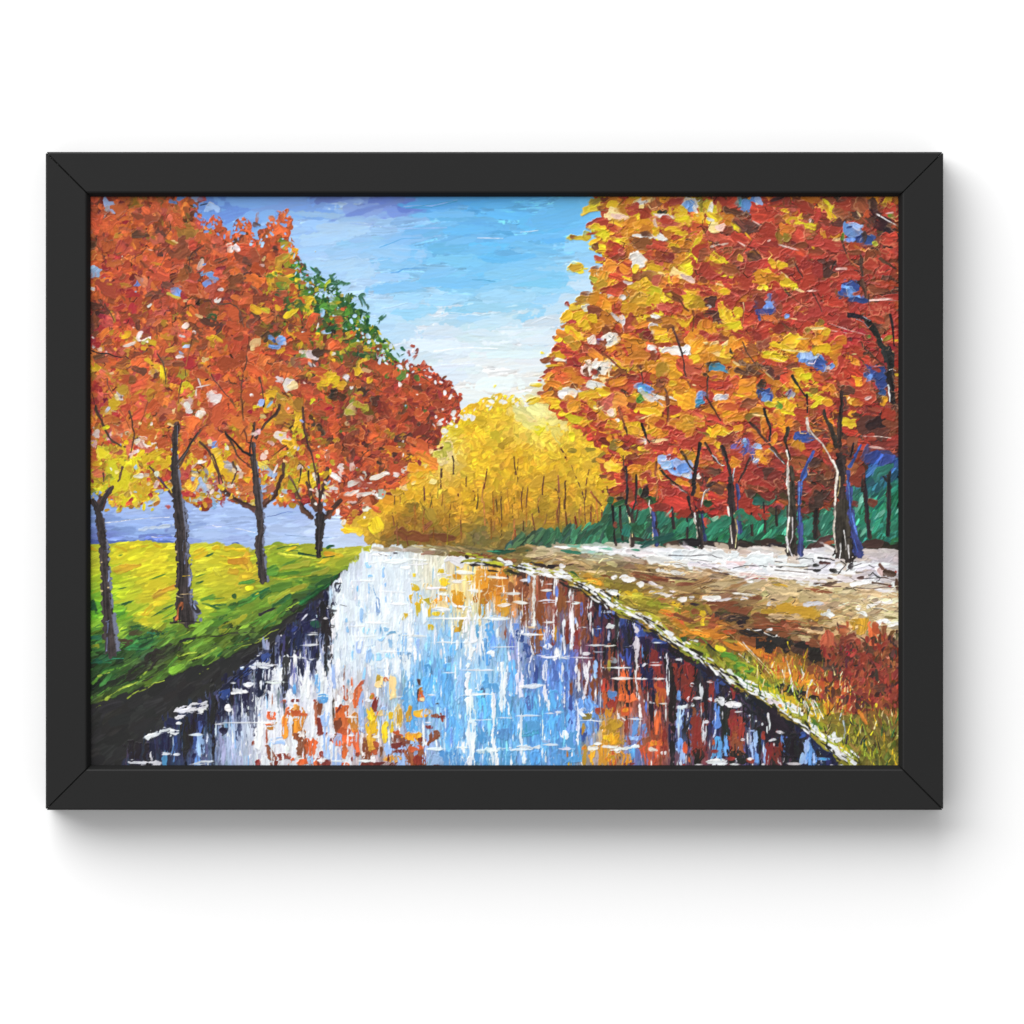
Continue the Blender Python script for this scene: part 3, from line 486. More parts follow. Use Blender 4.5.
tile(490, 660, Z, """ww 230 190 340 60 90;ww 100 220 330 60 90;ww 440 110 210 50 90;ww 450 300 220 40 90;ww 385 300 160 26 90;ww 250 560 260 40 90;ww 30 540 340 40 90;ww 590 320 140 36 90;ww 700 120 230 24 90;ww 760 160 200 30 100;ww 570 80 160 24 90;ww 360 205 180 34 -4;ww 290 440 170 24;ww 470 420 90 14;ww 140 457 150 10;ww 70 700 150 36;ww 310 695 260 50 0;ww 480 670 170 26;ww 600 700 110 30;ww 790 480 200 14 2;ww 695 470 220 22 88;ww 735 410 90 60 50;ww 830 700 110 40;ww 950 685 140 24;ww 270 770 130 40 90;ww 130 120 110 30 90;ww 540 410 60 20;ww 590 590 60 50 90;ww 930 60 160 10;ww 880 160 240 10 90;ww 1010 150 50 16;ww 50 790 120 40 90;ww 170 760 90 20 90;ww 350 60 110 14 90;ww 620 150 200 10 90;ww 1010 440 30 60;ww 410 540 130 24 90;ww 1010 700 40 40;ww 850 660 60 24;ww 310 90 150 24 90;ww 870 300 130 8 90;ww 420 730 90 30 90""", **Wn)
tile(570, 570, Z, """nb 320 330 90 80;nb 415 400 130 50 90;pb 330 330 60 30;pb 540 460 120 50 80;nb 580 500 130 60;nb 710 560 110 50;nv 660 500 160 70 35;nv 810 630 200 90 35;bk 850 630 180 90 35;nv 440 540 200 60 90;bk 470 420 240 40 90;bk 370 430 300 30 90;bk 260 300 190 60 40;bk 300 240 90 40 40;nb 440 680 120 60 90;nv 600 580 90 90;rw 660 690 150 90 90;rw 700 780 130 90 90;rw 930 750 190 80 90;dr 820 780 120 50 90;bk 790 760 180 40 90;bk 890 650 180 60 30;br 310 680 150 70 90;ol 310 760 100 30 90;db 280 820 110 40 90;or 425 820 100 50 90;br 80 250 260 70 90;br 140 180 90 60;br 110 500 180 60 90;br 210 540 140 50 90;dr 180 640 140 40 90;dr 230 780 150 40 90;pb 90 310 110 20 90;pb 235 300 150 24 90;nb 220 480 90 60 90;nb 480 800 110 24 90;lb 200 790 130 36 90;lb 45 400 80 20 90;pb 20 720 190 40 90;bk 600 800 90 40 90;nv 980 680 110 40 30;bl 575 640 90 20 90""", **{**W, 'dry': .14})
tile(570, 570, Z, """ww 160 270 170 60 95;ww 165 400 140 24 90;ww 180 470 160 14 90;ww 100 455 90 20;ww 220 458 110 18;ww 200 595 120 16;ww 315 597 80 20;ww 430 597 80 10;ww 680 573 90 10;ww 525 590 340 46 91;ww 505 430 90 30 80;ww 520 780 160 24 90;ww 310 450 90 50;ww 325 440 60 24 0;wp 310 510 100 24 90;ww 85 620 160 18 90;ww 80 690 160 12;ww 50 790 140 34 90;ww 120 780 180 30 80;ww 20 440 400 24 90;ww 360 768 260 12;ww 560 750 80 20 -20;ww 245 720 170 10 90;ww 765 740 130 18 90;ww 855 707 60 20;ww 420 855 130 20;ww 560 855 120 16;ww 690 855 100 16;ww 380 690 120 10 90;ww 385 800 100 10 90;ww 50 262 80 26;ww 130 660 60 30;ww 660 730 90 14;ww 730 690 20 40 90;wp 290 330 20 90 90;gr 215 640 80 24;gr 350 710 40 50""", **Wn)
tile(610, 660, Z, """or 110 240 200 70 85;or 150 300 100 80;or 125 400 90 70;am 120 400 60 40;rw 20 340 70 60;bl 30 280 70 60;go 40 520 150 90;yo 40 620 120 90;yo 100 790 120 90;go 20 760 110 60;dr 130 540 150 40 90;bl 200 540 150 60 90;wb 180 740 120 60 90;lb 190 620 100 60;br 280 680 170 100 90;or 310 770 170 130 90;or 360 660 90 60;am 340 660 60 50;or 400 260 160 80 90;am 390 300 90 60 90;rw 400 180 90 60 90;or 380 480 200 50 90;rw 420 600 200 50 90;dr 440 690 110 40 90;nv 280 130 200 90 90;nv 330 200 160 50 90;dr 280 230 140 40 90;bk 320 440 170 24 90;pb 285 380 200 24 90;bl 280 550 70 40 90;bk 490 300 460 50 90;bk 490 700 280 40 90;nv 470 560 200 24 90;rw 600 150 200 90 90;rw 630 60 110 80;rw 620 260 110 60 90;dr 530 140 150 50 90;bl 545 270 110 30 90;lb 545 480 200 60 90;bl 540 680 130 50 90;lb 570 760 110 50 90;dr 680 560 330 110 90;rw 690 520 220 60 90;rw 670 660 150 60 90;br 655 400 60 50 90;bk 690 780 150 80 90;bk 620 600 300 20 90;bk 760 350 380 24 90;bk 900 480 400 60 90;bl 845 440 170 50 90;wb 850 680 190 70 90;nb 920 660 130 30 90;rw 800 240 140 50 90;rw 810 320 60 24;or 815 650 80 34 90;rw 820 720 60 30;rw 750 500 80 40 110;or 590 690 90 34 90;or 625 780 70 24 80;nb 860 180 150 60 90;nv 850 110 90 100;bk 940 190 160 60;dr 980 240 80 60;rw 970 480 180 90 90;br 980 590 150 80 90;bk 970 720 180 80;bk 920 800 90 40;dr 950 780 60 30;nb 860 60 0 0;nv 740 90 200 90 40;bk 770 80 140 60 40;dr 170 820 120 24;rw 580 830 30 20;or 240 360 60 30 90""", **{**W, 'dry': .14})
tile(610, 660, Z, """ww 75 62 160 14;ww 270 40 50 24 -40;ww 215 130 300 24 90;ww 225 280 180 30 85;ww 105 148 140 22;ww 260 150 90 20;ww 375 150 100 20;ww 340 340 70 34 20;ww 420 345 60 16;ww 440 410 150 14 88;ww 455 170 220 24 90;ww 560 365 130 40 -10;ww 630 310 40 40 110;ww 650 195 36 34;ww 90 460 80 40 30;ww 190 465 110 16;ww 220 580 180 20 100;ww 100 700 120 44;ww 180 680 80 50;ww 340 708 70 30 20;ww 720 250 160 30 90;ww 725 400 200 24 90;ww 740 580 200 34 95;ww 760 490 60 40;ww 690 300 70 24;ww 790 172 60 20;ww 870 320 80 50 10;ww 790 310 24 50 90;ww 960 345 90 50;ww 1000 350 60 40;ww 540 560 150 16 90;ww 420 735 30 60 90;ww 780 800 130 40;ww 890 810 80 40 -30;ww 700 825 60 16;ww 560 780 120 16 90;ww 600 790 80 14 90;ww 785 660 90 12 90;ww 70 90 90 10 90;ww 480 380 50 10 120;ww 260 270 120 8 90;ww 300 300 130 10 90;ww 830 420 100 10 90;ww 990 790 60 30;ww 870 380 90 8 90;ww 350 40 90 14;ww 240 480 90 10 90;wp 545 420 120 20 90;ww 5 690 20 50 90;ww 960 250 50 16""", **Wn)
tile(720, 670, Z, """bk 330 300 400 220 40;bk 480 460 360 200 40;bk 600 600 300 180 40;nv 80 90 170 90 40;nb 20 100 60 50;nv 610 450 90 50 70;nv 790 600 200 90 42;nv 900 690 160 70 40;nb 680 510 90 40;bk 550 620 200 120;bk 40 400 300 70 90;rw 110 170 120 50 90;rw 130 430 210 100 90;rw 90 500 170 60 90;rw 165 500 130 60 90;br 130 600 130 90 90;bk 140 690 120 90;bk 300 560 200 40 90;lb 280 540 140 40 90;lb 260 640 160 50 90;bl 290 690 90 40 90;gr 225 540 130 34 90;bl 50 600 160 40 90;wb 10 650 160 30 90;nb 340 600 130 20 90;rw 395 650 170 90 90;dr 440 690 110 50 90;rw 480 600 150 36 90;rw 340 520 70 30 90;pb 500 530 90 30;bl 490 560 130 24 80;lb 680 660 200 50 95;bl 720 670 170 70 88;lb 650 700 110 40 100;bl 810 700 110 24;cb 840 700 80 20;lb 740 710 90 30 90;rw 90 700 60 34;rw 240 720 60 40;lb 350 680 130 20 90;nb 880 620 120 50 40""", **{**W, 'dry': .14})
tile(720, 670, Z, """ww 15 245 40 60;ww 110 265 110 44;ww 75 260 50 40;ww 150 275 40 50;ww 70 190 50 20 90;ww 375 430 140 34 90;ww 380 370 60 24 90;ww 335 430 24 30;ww 220 530 120 18 90;ww 180 550 36 20;ww 30 740 80 36;ww 110 745 70 20;ww 580 738 140 22;ww 795 740 70 20;ww 480 720 60 50 90;ww 400 555 60 22 -20;ww 470 570 70 20 90;ww 470 490 60 24 10;ww 930 700 80 20 85;ww 960 750 70 14;ww 880 750 40 14;ww 240 400 60 8 90;ww 235 360 16 14;ww 285 402 16 16;ww 345 640 120 12 90;ww 625 565 50 8 90;ww 140 330 60 14;ww 20 340 60 14 90;lb 675 600 60 16 90;lb 250 480 30 16;ww 425 585 40 16 90;ww 240 700 40 24;ww 340 745 30 24""", **Wn)

# ------------------------------------------------------------------ right bank and path
rb_poly = [(376, 548), (440, 546), (520, 550), (600, 546), (700, 549), (900, 553), (900, 772), (858, 772), (829, 748), (803, 726), (764, 698), (733, 682), (710, 664), (684, 649), (656, 629), (622, 611), (594, 592), (566, 577), (520, 568), (470, 560), (440, 554), (400, 551), (376, 550)]
rg = idw("""400 551 190 180 160;440 551 150 130 90;480 554 120 104 60;520 558 130 110 64;560 552 195 176 150;600 552 176 196 186;640 553 214 216 224;700 558 226 221 229;760 569 230 226 232;820 565 220 219 229;880 575 196 192 204;570 562 150 122 82;600 564 172 144 100;640 569 150 116 76;680 580 190 160 116;720 585 206 176 130;770 590 206 182 132;830 592 208 188 146;880 600 212 194 158;860 615 202 178 126;620 580 122 92 52;650 578 116 88 52;700 588 122 88 54;590 584 152 132 42;620 595 162 146 42;650 605 164 142 42;680 617 170 122 46;720 600 130 98 60;735 614 76 56 40;760 611 166 132 72;800 614 190 152 78;790 636 72 52 38;760 632 84 58 40;740 640 122 76 38;710 632 186 106 42;770 655 170 100 42;700 647 120 144 42;740 668 130 140 46;780 665 180 140 50;800 680 172 130 46;820 690 186 96 46;780 690 150 150 50;840 650 110 56 42;870 660 130 60 46;880 690 160 60 46;850 700 180 70 50;820 715 130 130 42;850 730 112 112 42;880 730 112 96 42;840 750 150 150 46;870 755 106 106 42;890 765 122 116 42;820 632 140 96 58;810 650 70 50 36;850 625 190 160 110;890 620 210 190 150""")
CUR[0] = RBANK
def r_id(x, y):
    if x > 598 and y < 562 + max(0, x - 690) * .17 and y < 590:
        return PATH
    if y > 628 and x > 818 and y < 712:
        return BUSH
    return RBANK
for x, y in scatter(rb_poly, 5):
    CUR[0] = r_id(x, y)
    dab(x, y, 22 if x > 520 else 12, 8 if x > 520 else 4, 8 if y < 640 else 40, rg(x, y), h=.4)
for x, y in scatter(rb_poly, 4.6):
    CUR[0] = r_id(x, y)
    c = rg(x, y)
    if y < 632:
        a = rng.normal(8, 10) if y < 585 else rng.normal(-8, 18)
        pt = CUR[0] == PATH
        sm = .55 if x < 520 else 1; c = np.clip(c * 1.04, 0, 1)
        dab(x, y, rng.uniform(12, 30) * sm, rng.uniform(3, 7) * sm, a, vary(c, .025 if pt else .12, .006 if pt else .02), h=.85, ridge=.85, e=.25, tail=.4, warp=.1)
    elif x > 815 and y < 712:
        dab(x, y, rng.uniform(5, 13), rng.uniform(3, 6), rng.uniform(30, 130), vary(c, .22, .03), h=.9, e=.35)
    else:
        dab(x, y, rng.uniform(7, 18), rng.uniform(2.5, 5), rng.choice([40, 60, 100, -60]) + rng.normal(0, 12), vary(c, .17, .03), h=.8, e=.3)
rid = r_id
tile(540, 380, 4.6545, """ww 120 778 100 14;ww 250 786 150 20 2;ww 380 796 180 30 4;wh 480 808 200 36 5;ww 600 816 220 44 4;ww 720 820 240 50 4;ww 850 830 260 60 4;ww 980 840 200 70 4;wh 640 850 240 36 6;wh 780 870 280 40 8;wh 920 890 260 40 8;ww 560 790 160 20;pk 900 850 120 20 4;tl 150 770 60 14;tl 300 785 60 10;te 440 790 50 8;tl 240 800 40 8;/bk 4 430 815 470 830;/bk 5 600 815 700 820 800 815 850 830;/bk 3 700 835 800 845;/bk 4 880 880 960 875""", idf=lambda x, y: PATH, rnd=4, h=.9, va=.015, mix=.04, tail=.2)
tile(690, 560, Z, """wh 250 50 420 50 4;ww 600 100 500 40 5;wh 350 100 400 40 3;pk 520 125 260 26 4;wh 800 130 330 40 4;wh 900 180 240 40 8;/bk 9 340 65 400 52 480 45 580 42;/bk 5 580 50 680 65 850 95 920 105;/bk 7 640 55 700 62 760 50 870 55 960 40;bk 700 58 70 16;/nv 5 60 15 130 30;bk 990 40 60 26;bk 1010 80 60 24;/gr 7 0 20 200 40;tn 60 110 260 40;tb 150 90 260 24 12;db 270 105 130 22 10;/db 8 330 135 430 145;re 530 145 130 10 2;ol 660 145 60 20;tn 270 190 240 44;tb 80 170 170 40 -25;tb 100 200 190 26 -20;/db 8 20 210 110 180 180 150;/db 12 170 240 330 245 400 255;/db 7 0 200 90 165;tn 90 215 160 14 -14;tb 380 200 160 30 -18;tn 470 220 180 40 -10;wh 480 170 80 24;tn 560 190 150 60 -20;wh 420 270 200 20 5;wh 170 300 130 34;wh 300 310 180 22;ww 420 300 70 30;br 520 300 130 40;wh 140 310 110 20;/db 8 0 255 150 265 330 255;tn 740 260 240 90 -20;tn 830 230 160 80 30;tn 620 200 130 40 -30;ol 690 195 80 30 20;/bk 7 600 290 680 230;bk 665 318 70 18 10;bk 820 292 26 12;/bk 5 800 355 830 315;/bk 5 905 310 925 295;bk 805 250 26 10 60;wh 650 345 100 30 -15;wh 720 355 60 20
tn 900 280 200 70 20;br 960 230 130 40 4;tb 970 250 110 20;bk 1000 187 60 18;wh 980 340 110 40 -8;wh 1000 420 70 34;go 820 390 360 70 4;go 640 420 220 60 8;tn 760 350 250 30 4;go 900 440 250 40;tn 600 470 150 24 14;br 250 360 240 50;br 400 390 180 50;br 300 340 180 30;db 290 440 260 50 8;bk 380 470 150 60;bk 420 510 60 60;bk 200 450 130 50;br 150 490 160 90;br 560 480 130 90;br 620 520 220 44 8;db 820 495 200 34 6;br 860 540 220 50 8;/br 16 760 480 920 500;bk 500 580 250 50 6;bk 650 610 160 44 14;/wh 9 450 545 560 550 620 590 690 605;wh 690 598 34 26;ww 620 550 60 20;bk 860 690 260 90 10;bk 980 700 130 80;db 720 650 110 60 20;am 120 570 250 50 -4;am 230 600 230 40 8;or 330 570 110 40;br 560 660 320 70 8;br 650 690 180 60 8;am 440 690 190 60 25;am 560 740 130 50 40;or 600 760 110 36 30;ol 300 640 100 30;am 350 680 180 40 20;ol 60 510 160 40;ye 70 420 80 50;ye 100 495 36 50;ol 60 380 110 90;ol 150 390 110 30 60;tn 930 560 130 30 10;tn 910 600 80 30;re 940 655 50 20;wh 800 590 60 20 50;tb 860 620 100 30;/ye 8 780 640 790 710
br 100 640 200 30 8;gy 60 690 140 30 20;ly 230 695 70 40 20;/gm 12 90 610 170 690 250 740;/gm 30 250 740 340 770 390 800;gy 430 830 150 40 20;gy 310 780 160 50 30;bk 180 700 90 20 40;gm 370 840 90 34""", idf=rid, rnd=9, warp=.2, tail=.25, mix=.06, h=1.0, va=.05, e=.36, ridge=.8)
tile(775, 490, Z, """ww 130 640 330 50 6;wh 300 670 380 40 8;ww 250 560 150 70 -12;wh 60 560 130 40;ww 60 525 100 30;ww 60 610 110 24;ww 430 600 130 50 -12;ww 340 545 60 50;ww 640 600 120 50 -12;ww 700 590 170 40 -8;ww 560 650 220 34;wh 600 690 260 40 8;ww 820 650 100 40 60;ww 780 590 110 30;ww 900 600 120 30 8;ww 880 580 90 20;ww 620 740 160 34;ww 780 720 160 24;ww 930 740 60 34 60;ww 470 520 70 34;ww 790 690 60 40;pk 830 640 60 40 60;wh 540 720 160 24;ww 740 610 120 30 -10;ww 500 600 60 50;ww 120 590 240 24;wh 200 700 300 34 10;tn 100 790 240 80 4;tn 300 830 260 60 12;tn 820 820 330 60 6;tn 600 840 240 40;tb 340 780 220 44 8;br 380 800 130 24 8;wh 900 800 180 24;go 40 750 100 24
/bk 8 170 545 230 535 300 540 310 570;/bk 10 0 560 60 570;/bk 9 10 605 50 612;/bk 9 180 605 280 600 350 590;/bk 8 230 625 350 630 420 580;/bk 14 340 535 440 545 470 555;/db 26 350 570 440 575;/bk 12 520 560 560 590 500 660;/bk 9 440 640 520 650;bk 460 640 60 24;/bk 8 560 640 620 600 680 580;bk 600 600 40 50;/bk 8 600 580 640 565;/bk 8 740 590 780 610;/db 26 820 580 880 640 950 650;db 910 650 130 60 10;/db 12 840 690 900 700 960 710;/db 14 310 735 420 740 530 720;db 460 735 130 24 -6;/db 12 360 750 520 760;/db 18 770 730 850 740 920 750;/bk 10 740 670 770 650 830 690 800 720;db 670 690 60 24;/bk 9 700 700 840 690;/db 10 620 770 760 780 960 770;/db 14 560 770 640 790;db 420 695 40 12;/bk 7 590 690 640 720;/bk 7 640 650 700 650;re 955 645 20 20;re 900 760 30 12;/db 8 0 630 130 640 260 655;db 960 740 24 90""", idf=rid, rnd=9, warp=.2, tail=.25, mix=.06, h=1.0, va=.03, e=.4, ridge=.8)
tile(775, 600, Z, """go 180 90 330 90 4;tn 100 130 260 40;wh 330 30 150 40 -8;tn 450 40 200 50 -20;ww 420 110 130 50 30;tn 550 100 160 40 -35;tn 700 50 220 50 -12;wh 800 30 200 40 -8;tn 760 100 190 60 -25;tb 820 90 100 20 -30;ww 700 110 90 40 30;tn 900 60 160 60;ww 900 190 180 50 4;wh 850 170 90 40;tn 930 240 90 30;tb 920 140 90 16;tn 430 190 170 50;tn 270 240 140 40;go 690 200 110 120 80;go 620 180 80 60;tn 360 240 90 40;br 130 190 180 30;br 60 210 150 60;br 180 250 180 40 10;db 340 230 80 30 10;tb 160 260 130 50;br 80 270 130 40;tn 250 310 110 40 20;bk 60 340 230 90;bk 220 380 240 90 10;bk 400 490 250 90 20;db 480 560 180 90;db 150 400 200 60;bu 270 340 60 22;/ye 10 100 330 120 390;br 340 340 110 60;/tn 7 330 330 380 400
bv 430 300 150 70 85;bv 430 400 90 90;bv 470 440 90 50 60;br 560 330 160 90;bv 560 240 110 60;bu 530 210 90 30;db 500 220 90 16 80;or 570 190 70 16 90;br 630 350 130 70;bu 650 330 60 50;or 770 280 150 50 85;or 790 210 90 40 90;br 860 260 130 60 90;bv 890 340 70 70;db 770 390 110 60;br 900 430 140 70;db 540 440 110 60;pk 490 420 16 16;cr 560 420 50 30;cr 620 400 40 30;bu 700 460 80 50;bu 740 440 60 40;dr 600 520 90 60;dr 700 540 110 70;bu 760 550 70 30;br 640 600 110 70;dr 560 580 90 50;bu 680 660 110 50;dr 830 600 130 90;bu 890 590 110 60;br 900 520 90 90;db 840 700 130 70;br 770 720 110 60;bu 900 720 90 60;bu 940 740 60 60;bu 640 770 90 90;bu 710 800 150 120;bv 560 730 90 60;dr 800 800 110 60;br 880 810 90 80;db 940 400 50 80;go 855 430 90 12 90;bk 830 290 130 12 90;db 740 490 120 16 90;bk 630 520 60 20;bk 760 600 70 20;bk 860 470 60 24
/or 12 320 540 330 640;/am 60 420 620 440 700;am 270 600 130 60 90;am 320 620 120 50;or 320 690 90 20;am 360 750 110 60 90;ye 270 650 60 60;am 200 600 90 30 90;am 40 520 90 60;or 20 560 60 60;/ye 12 460 650 480 780;/yo 14 515 640 520 760;/cm 9 410 720 425 790;/ye 9 580 640 630 720;/ye 8 520 610 520 660;ol 400 580 110 40;br 300 560 150 50;ye 500 790 140 24 90;ye 430 800 140 24 90;am 470 740 160 40 90;/cm 6 820 640 825 660;gm 60 720 110 60;bk 120 720 90 60 40;bk 170 740 60 60;bk 210 740 60 40;ye 100 780 160 40 20;ye 180 810 90 40 30;gm 230 820 60 50;ye 240 690 30 60;gy 20 730 60 80;ye 400 840 90 40 90;gm 340 820 60 24;ol 760 840 90 40;ye 800 830 20 40""", idf=rid, rnd=9, warp=.2, tail=.25, mix=.06, h=1.0, va=.07, e=.45, ridge=.8)
tile(450, 550, Z, """br 120 40 200 30 6;ol 60 30 110 30;ol 360 60 120 40;br 260 40 170 30;td 440 15 260 26;te 330 10 150 20;br 470 70 160 40 5;ol 600 80 150 40 8;tb 760 80 170 30 -12;tn 640 20 120 30;tn 820 50 170 20 -6;tb 900 100 200 30 -8;tn 930 60 170 24 5;db 700 70 120 16 -6;/db 7 640 70 800 40 900 50;/tn 8 680 110 800 90 900 70;go 680 100 90 20;tn 980 100 100 24 -8;te 940 10 130 20;db 880 120 160 14;am 640 110 40 20;ol 420 60 60 20
ww 40 80 130 70 8;ww 180 90 140 50 6;ww 290 100 130 44;ww 390 110 110 34 8;ww 480 100 100 40 12;ww 590 145 130 50 14;ww 680 150 120 30 8;ww 800 180 190 60 16;ww 890 190 120 50 30;ww 950 170 110 40 36;bk 220 95 70 14 -30;bk 130 60 40 30;bk 450 110 70 16 40;bk 560 120 110 14 14;bk 740 130 130 16 14;bk 800 130 40 24;ol 800 190 50 16;bk 880 230 90 16 30;gd 980 200 70 30 30;gy 990 220 60 20 30;bk 640 100 60 18;bk 340 80 60 14""", idf=rid, rnd=9, warp=.2, tail=.25, mix=.06, h=1.0, va=.05, e=.5, p=2.1, ridge=.8)
tile(570, 570, Z, """go 180 80 190 70 20;yo 200 90 120 50 24;ol 330 110 160 60 14;ol 480 160 220 80 16;ye 470 180 130 60;gy 560 220 180 70 14;ol 620 260 230 60 14;gy 700 270 200 50 10;ye 820 265 90 40;ol 460 260 160 50 25;ol 560 310 130 40;am 770 340 160 40 14;or 840 400 180 50 30;am 870 430 140 40 32;gy 650 370 160 40 25;ol 740 400 130 50 35;br 760 440 110 30 30;am 990 490 130 40 14;br 900 380 130 40 20;ol 880 490 130 40 20;ol 910 310 90 60;br 980 340 90 60;gy 960 590 100 40 14;br 600 50 260 40 14;br 700 70 200 40 8;/tn 10 480 0 640 20 800 60;db 860 65 220 24 6;/tn 10 780 80 900 90 1010 60;tn 700 130 160 20 10;tb 760 110 180 30 8;db 640 100 160 20 8;tb 860 140 160 20;br 900 110 160 24;tn 900 20 200 24 10;wh 820 20 160 30 8;tn 220 20 160 30 8;br 280 50 160 34 14;ww 420 65 150 44 8;ww 560 115 80 36 -8;wh 660 115 90 34 20;wh 740 195 160 34 10;tn 700 170 130 24 -14;wh 870 235 50 24;wh 810 170 90 24 12;wh 960 215 50 24 -20;tb 680 200 90 30;br 740 220 120 30;tb 930 180 140 30;br 850 200 100 20;bk 960 270 110 20
ww 100 100 130 34 8;ww 150 145 120 50 24;ww 200 165 90 40;ww 310 165 150 50 10;ww 370 190 110 30 14;ww 560 360 140 40 24;ww 520 350 50 30;ww 430 345 50 24 30;ww 600 405 90 30 30;ww 690 440 80 44 24;ww 740 475 60 30 30;ww 780 520 60 24 40;ww 840 560 100 50 20;ww 890 580 50 40;ww 960 550 90 20 10;ww 980 660 130 40 28;ww 920 630 60 24 20;ww 395 290 30 24;ww 1000 690 60 24 24;gy 950 590 90 34;bk 320 210 120 30 30;gd 340 250 90 40;go 330 230 60 30 80;bk 240 180 50 50;bk 380 230 70 20 90;bk 700 475 90 14 35;bk 840 600 60 16 30;gd 900 540 40 50;bk 270 280 90 30 40;bk 480 350 110 16 28""", idf=rid, rnd=9, warp=.2, tail=.25, mix=.06, h=1.0, va=.05, e=.5, p=2.1, ridge=.8)
tile(720, 670, Z, """gy 260 60 230 60 30;gm 160 60 120 50 30;gy 330 120 160 60 30;gm 230 110 130 40 40;ye 410 155 60 50;gm 360 110 130 30 40;gy 470 180 110 50;ol 430 90 130 50;gm 300 170 110 40 45;ye 560 220 160 40 30;gy 620 260 90 40 30;bk 520 140 130 60;bk 560 190 90 40;am 540 70 130 60 90;am 600 80 160 60 90;am 480 40 110 40;am 700 90 130 60;or 760 130 110 50;bk 640 240 60 50;bk 740 210 60 40;or 800 160 160 60 90;am 860 220 190 60 90;or 920 180 160 60 90;ro 980 110 150 90;or 960 260 160 60 90;ol 700 330 130 60 50;gy 800 440 190 60 60;ol 840 400 130 60;gm 740 420 110 50 50;ol 900 480 200 80 80;gy 960 560 160 50 80;gm 900 560 130 50;ol 980 480 110 60;ol 820 510 130 40;gy 700 400 110 40 36;gy 770 490 130 40 40;gy 960 610 110 40 40;ye 990 620 90 26 40;am 850 320 110 40 90;ol 940 380 130 50;ye 740 360 60 40;ye 800 360 60 40
ww 30 20 100 34 36;ww 90 25 90 30 36;ww 190 120 60 24 25;ww 265 185 30 22;ww 370 200 80 60;ww 450 260 110 50 14;ww 570 300 120 60 30;ww 530 280 80 30;ww 645 350 36 36;ww 705 385 24 36;ww 745 450 40 60;ww 470 312 24 20;ww 890 530 40 44;ww 940 545 50 40;ww 910 610 110 50 36;ww 1000 670 100 44 38;ww 850 545 40 20;ww 310 170 40 30 60;wp 320 200 60 16 40;ye 750 300 60 20;am 465 285 30 20;ye 710 440 50 24
/ww 14 545 0 560 60 575 170;/ww 10 490 0 510 60 505 110;/ww 12 640 0 660 30 650 80;/ww 14 725 80 690 160 685 220;/ww 16 660 250 690 310 730 350;/ww 16 700 230 740 300 760 370;/ww 11 740 240 780 310 815 385;/cm 8 890 90 900 180 890 330;/cm 8 950 60 950 150;/cm 10 960 230 970 290;/ww 10 940 400 960 320;/wp 12 970 400 975 540;/cm 8 850 180 855 240;/gy 12 400 0 440 60 470 130;/ye 8 300 0 360 80;/ww 10 580 120 600 150;/cm 8 1000 230 990 300;/cm 8 430 0 450 60""", idf=rid, rnd=9, warp=.2, tail=.25, mix=.06, h=1.1, va=.05, e=.45, ridge=.8)
tile(700, 570, 4.6545, """/ww 5 200 335 240 380 270 410;/cm 4 130 290 200 350 330 490;/ww 4 180 390 230 430;/cm 4 270 410 330 470 345 500;/gy 5 250 420 300 490 330 530;/ww 5 400 405 420 480 435 560;/ww 4 465 420 480 500;/cm 3 370 440 390 510;/ye 4 490 410 480 470;/ye 4 340 440 360 500;/gy 4 310 440 340 520;/ye 4 380 480 400 550;gm 200 450 90 34 20;gy 210 460 60 24;gm 130 400 90 34 25;gy 240 510 60 30;/cm 3 610 520 640 620;/cm 3 660 580 670 700;/ye 3 590 560 600 640;/ww 4 490 610 520 670;/ww 4 520 600 560 680;/cm 2.5 850 360 850 420;/cm 3 690 520 720 570;/gy 4 720 740 740 800;/gy 4 760 720 800 830;/ye 3 850 760 860 830;/gy 4 880 700 890 780;/ol 5 820 780 850 890;/gy 4 700 830 740 890;/ye 3 780 860 800 900;/wp 4 670 700 680 770;/go 4 900 650 905 720;/ol 4 770 800 800 870;/bk 4 800 830 820 880;/bk 4 850 690 860 740;/gy 4 830 860 835 900;/gy 5 650 760 690 820;/cm 3 870 680 880 720;/ye 4 905 860 910 890""", idf=rid, rnd=9, warp=.2, tail=.25, mix=.06, h=1.1, va=.06)

# rough ridges on the bank, the broken white edge of the water, fine grass and bush twigs
def fleck(x, y, L, W, a, c, i, h=.9, **k):
    CUR[0] = i
    dab(x, y, L, W, a, c, h=h, e=.5, warp=.2, **k)
edge_pts = [(462, 561), (513, 568), (561, 579), (594, 594), (622, 611), (656, 629), (684, 649), (733, 682), (764, 697), (803, 725), (829, 746), (856, 766)]
for k in range(420):
    t = rng.random() * (len(edge_pts) - 1); j = int(t); f = t - j
    x = edge_pts[j][0] * (1 - f) + edge_pts[j + 1][0] * f; y = edge_pts[j][1] * (1 - f) + edge_pts[j + 1][1] * f
    q = rng.random()
    n = rng.normal(0, 2.2)
    sl = math.degrees(math.atan2(edge_pts[j + 1][1] - edge_pts[j][1], edge_pts[j + 1][0] - edge_pts[j][0]))
    c = P['ww'] if q < .5 else rgb(40, 36, 30) if q < .8 else P['gy']
    o = -2.5 if q < .5 else 1.2 if q < .8 else -5
    fleck(x - n * .6, y + n + o, rng.uniform(4, 13), rng.uniform(1, 2.4), sl + rng.normal(0, 9), vary(c, .05, .01), RBANK)
bank_f, _, _ = inside(rb_poly)
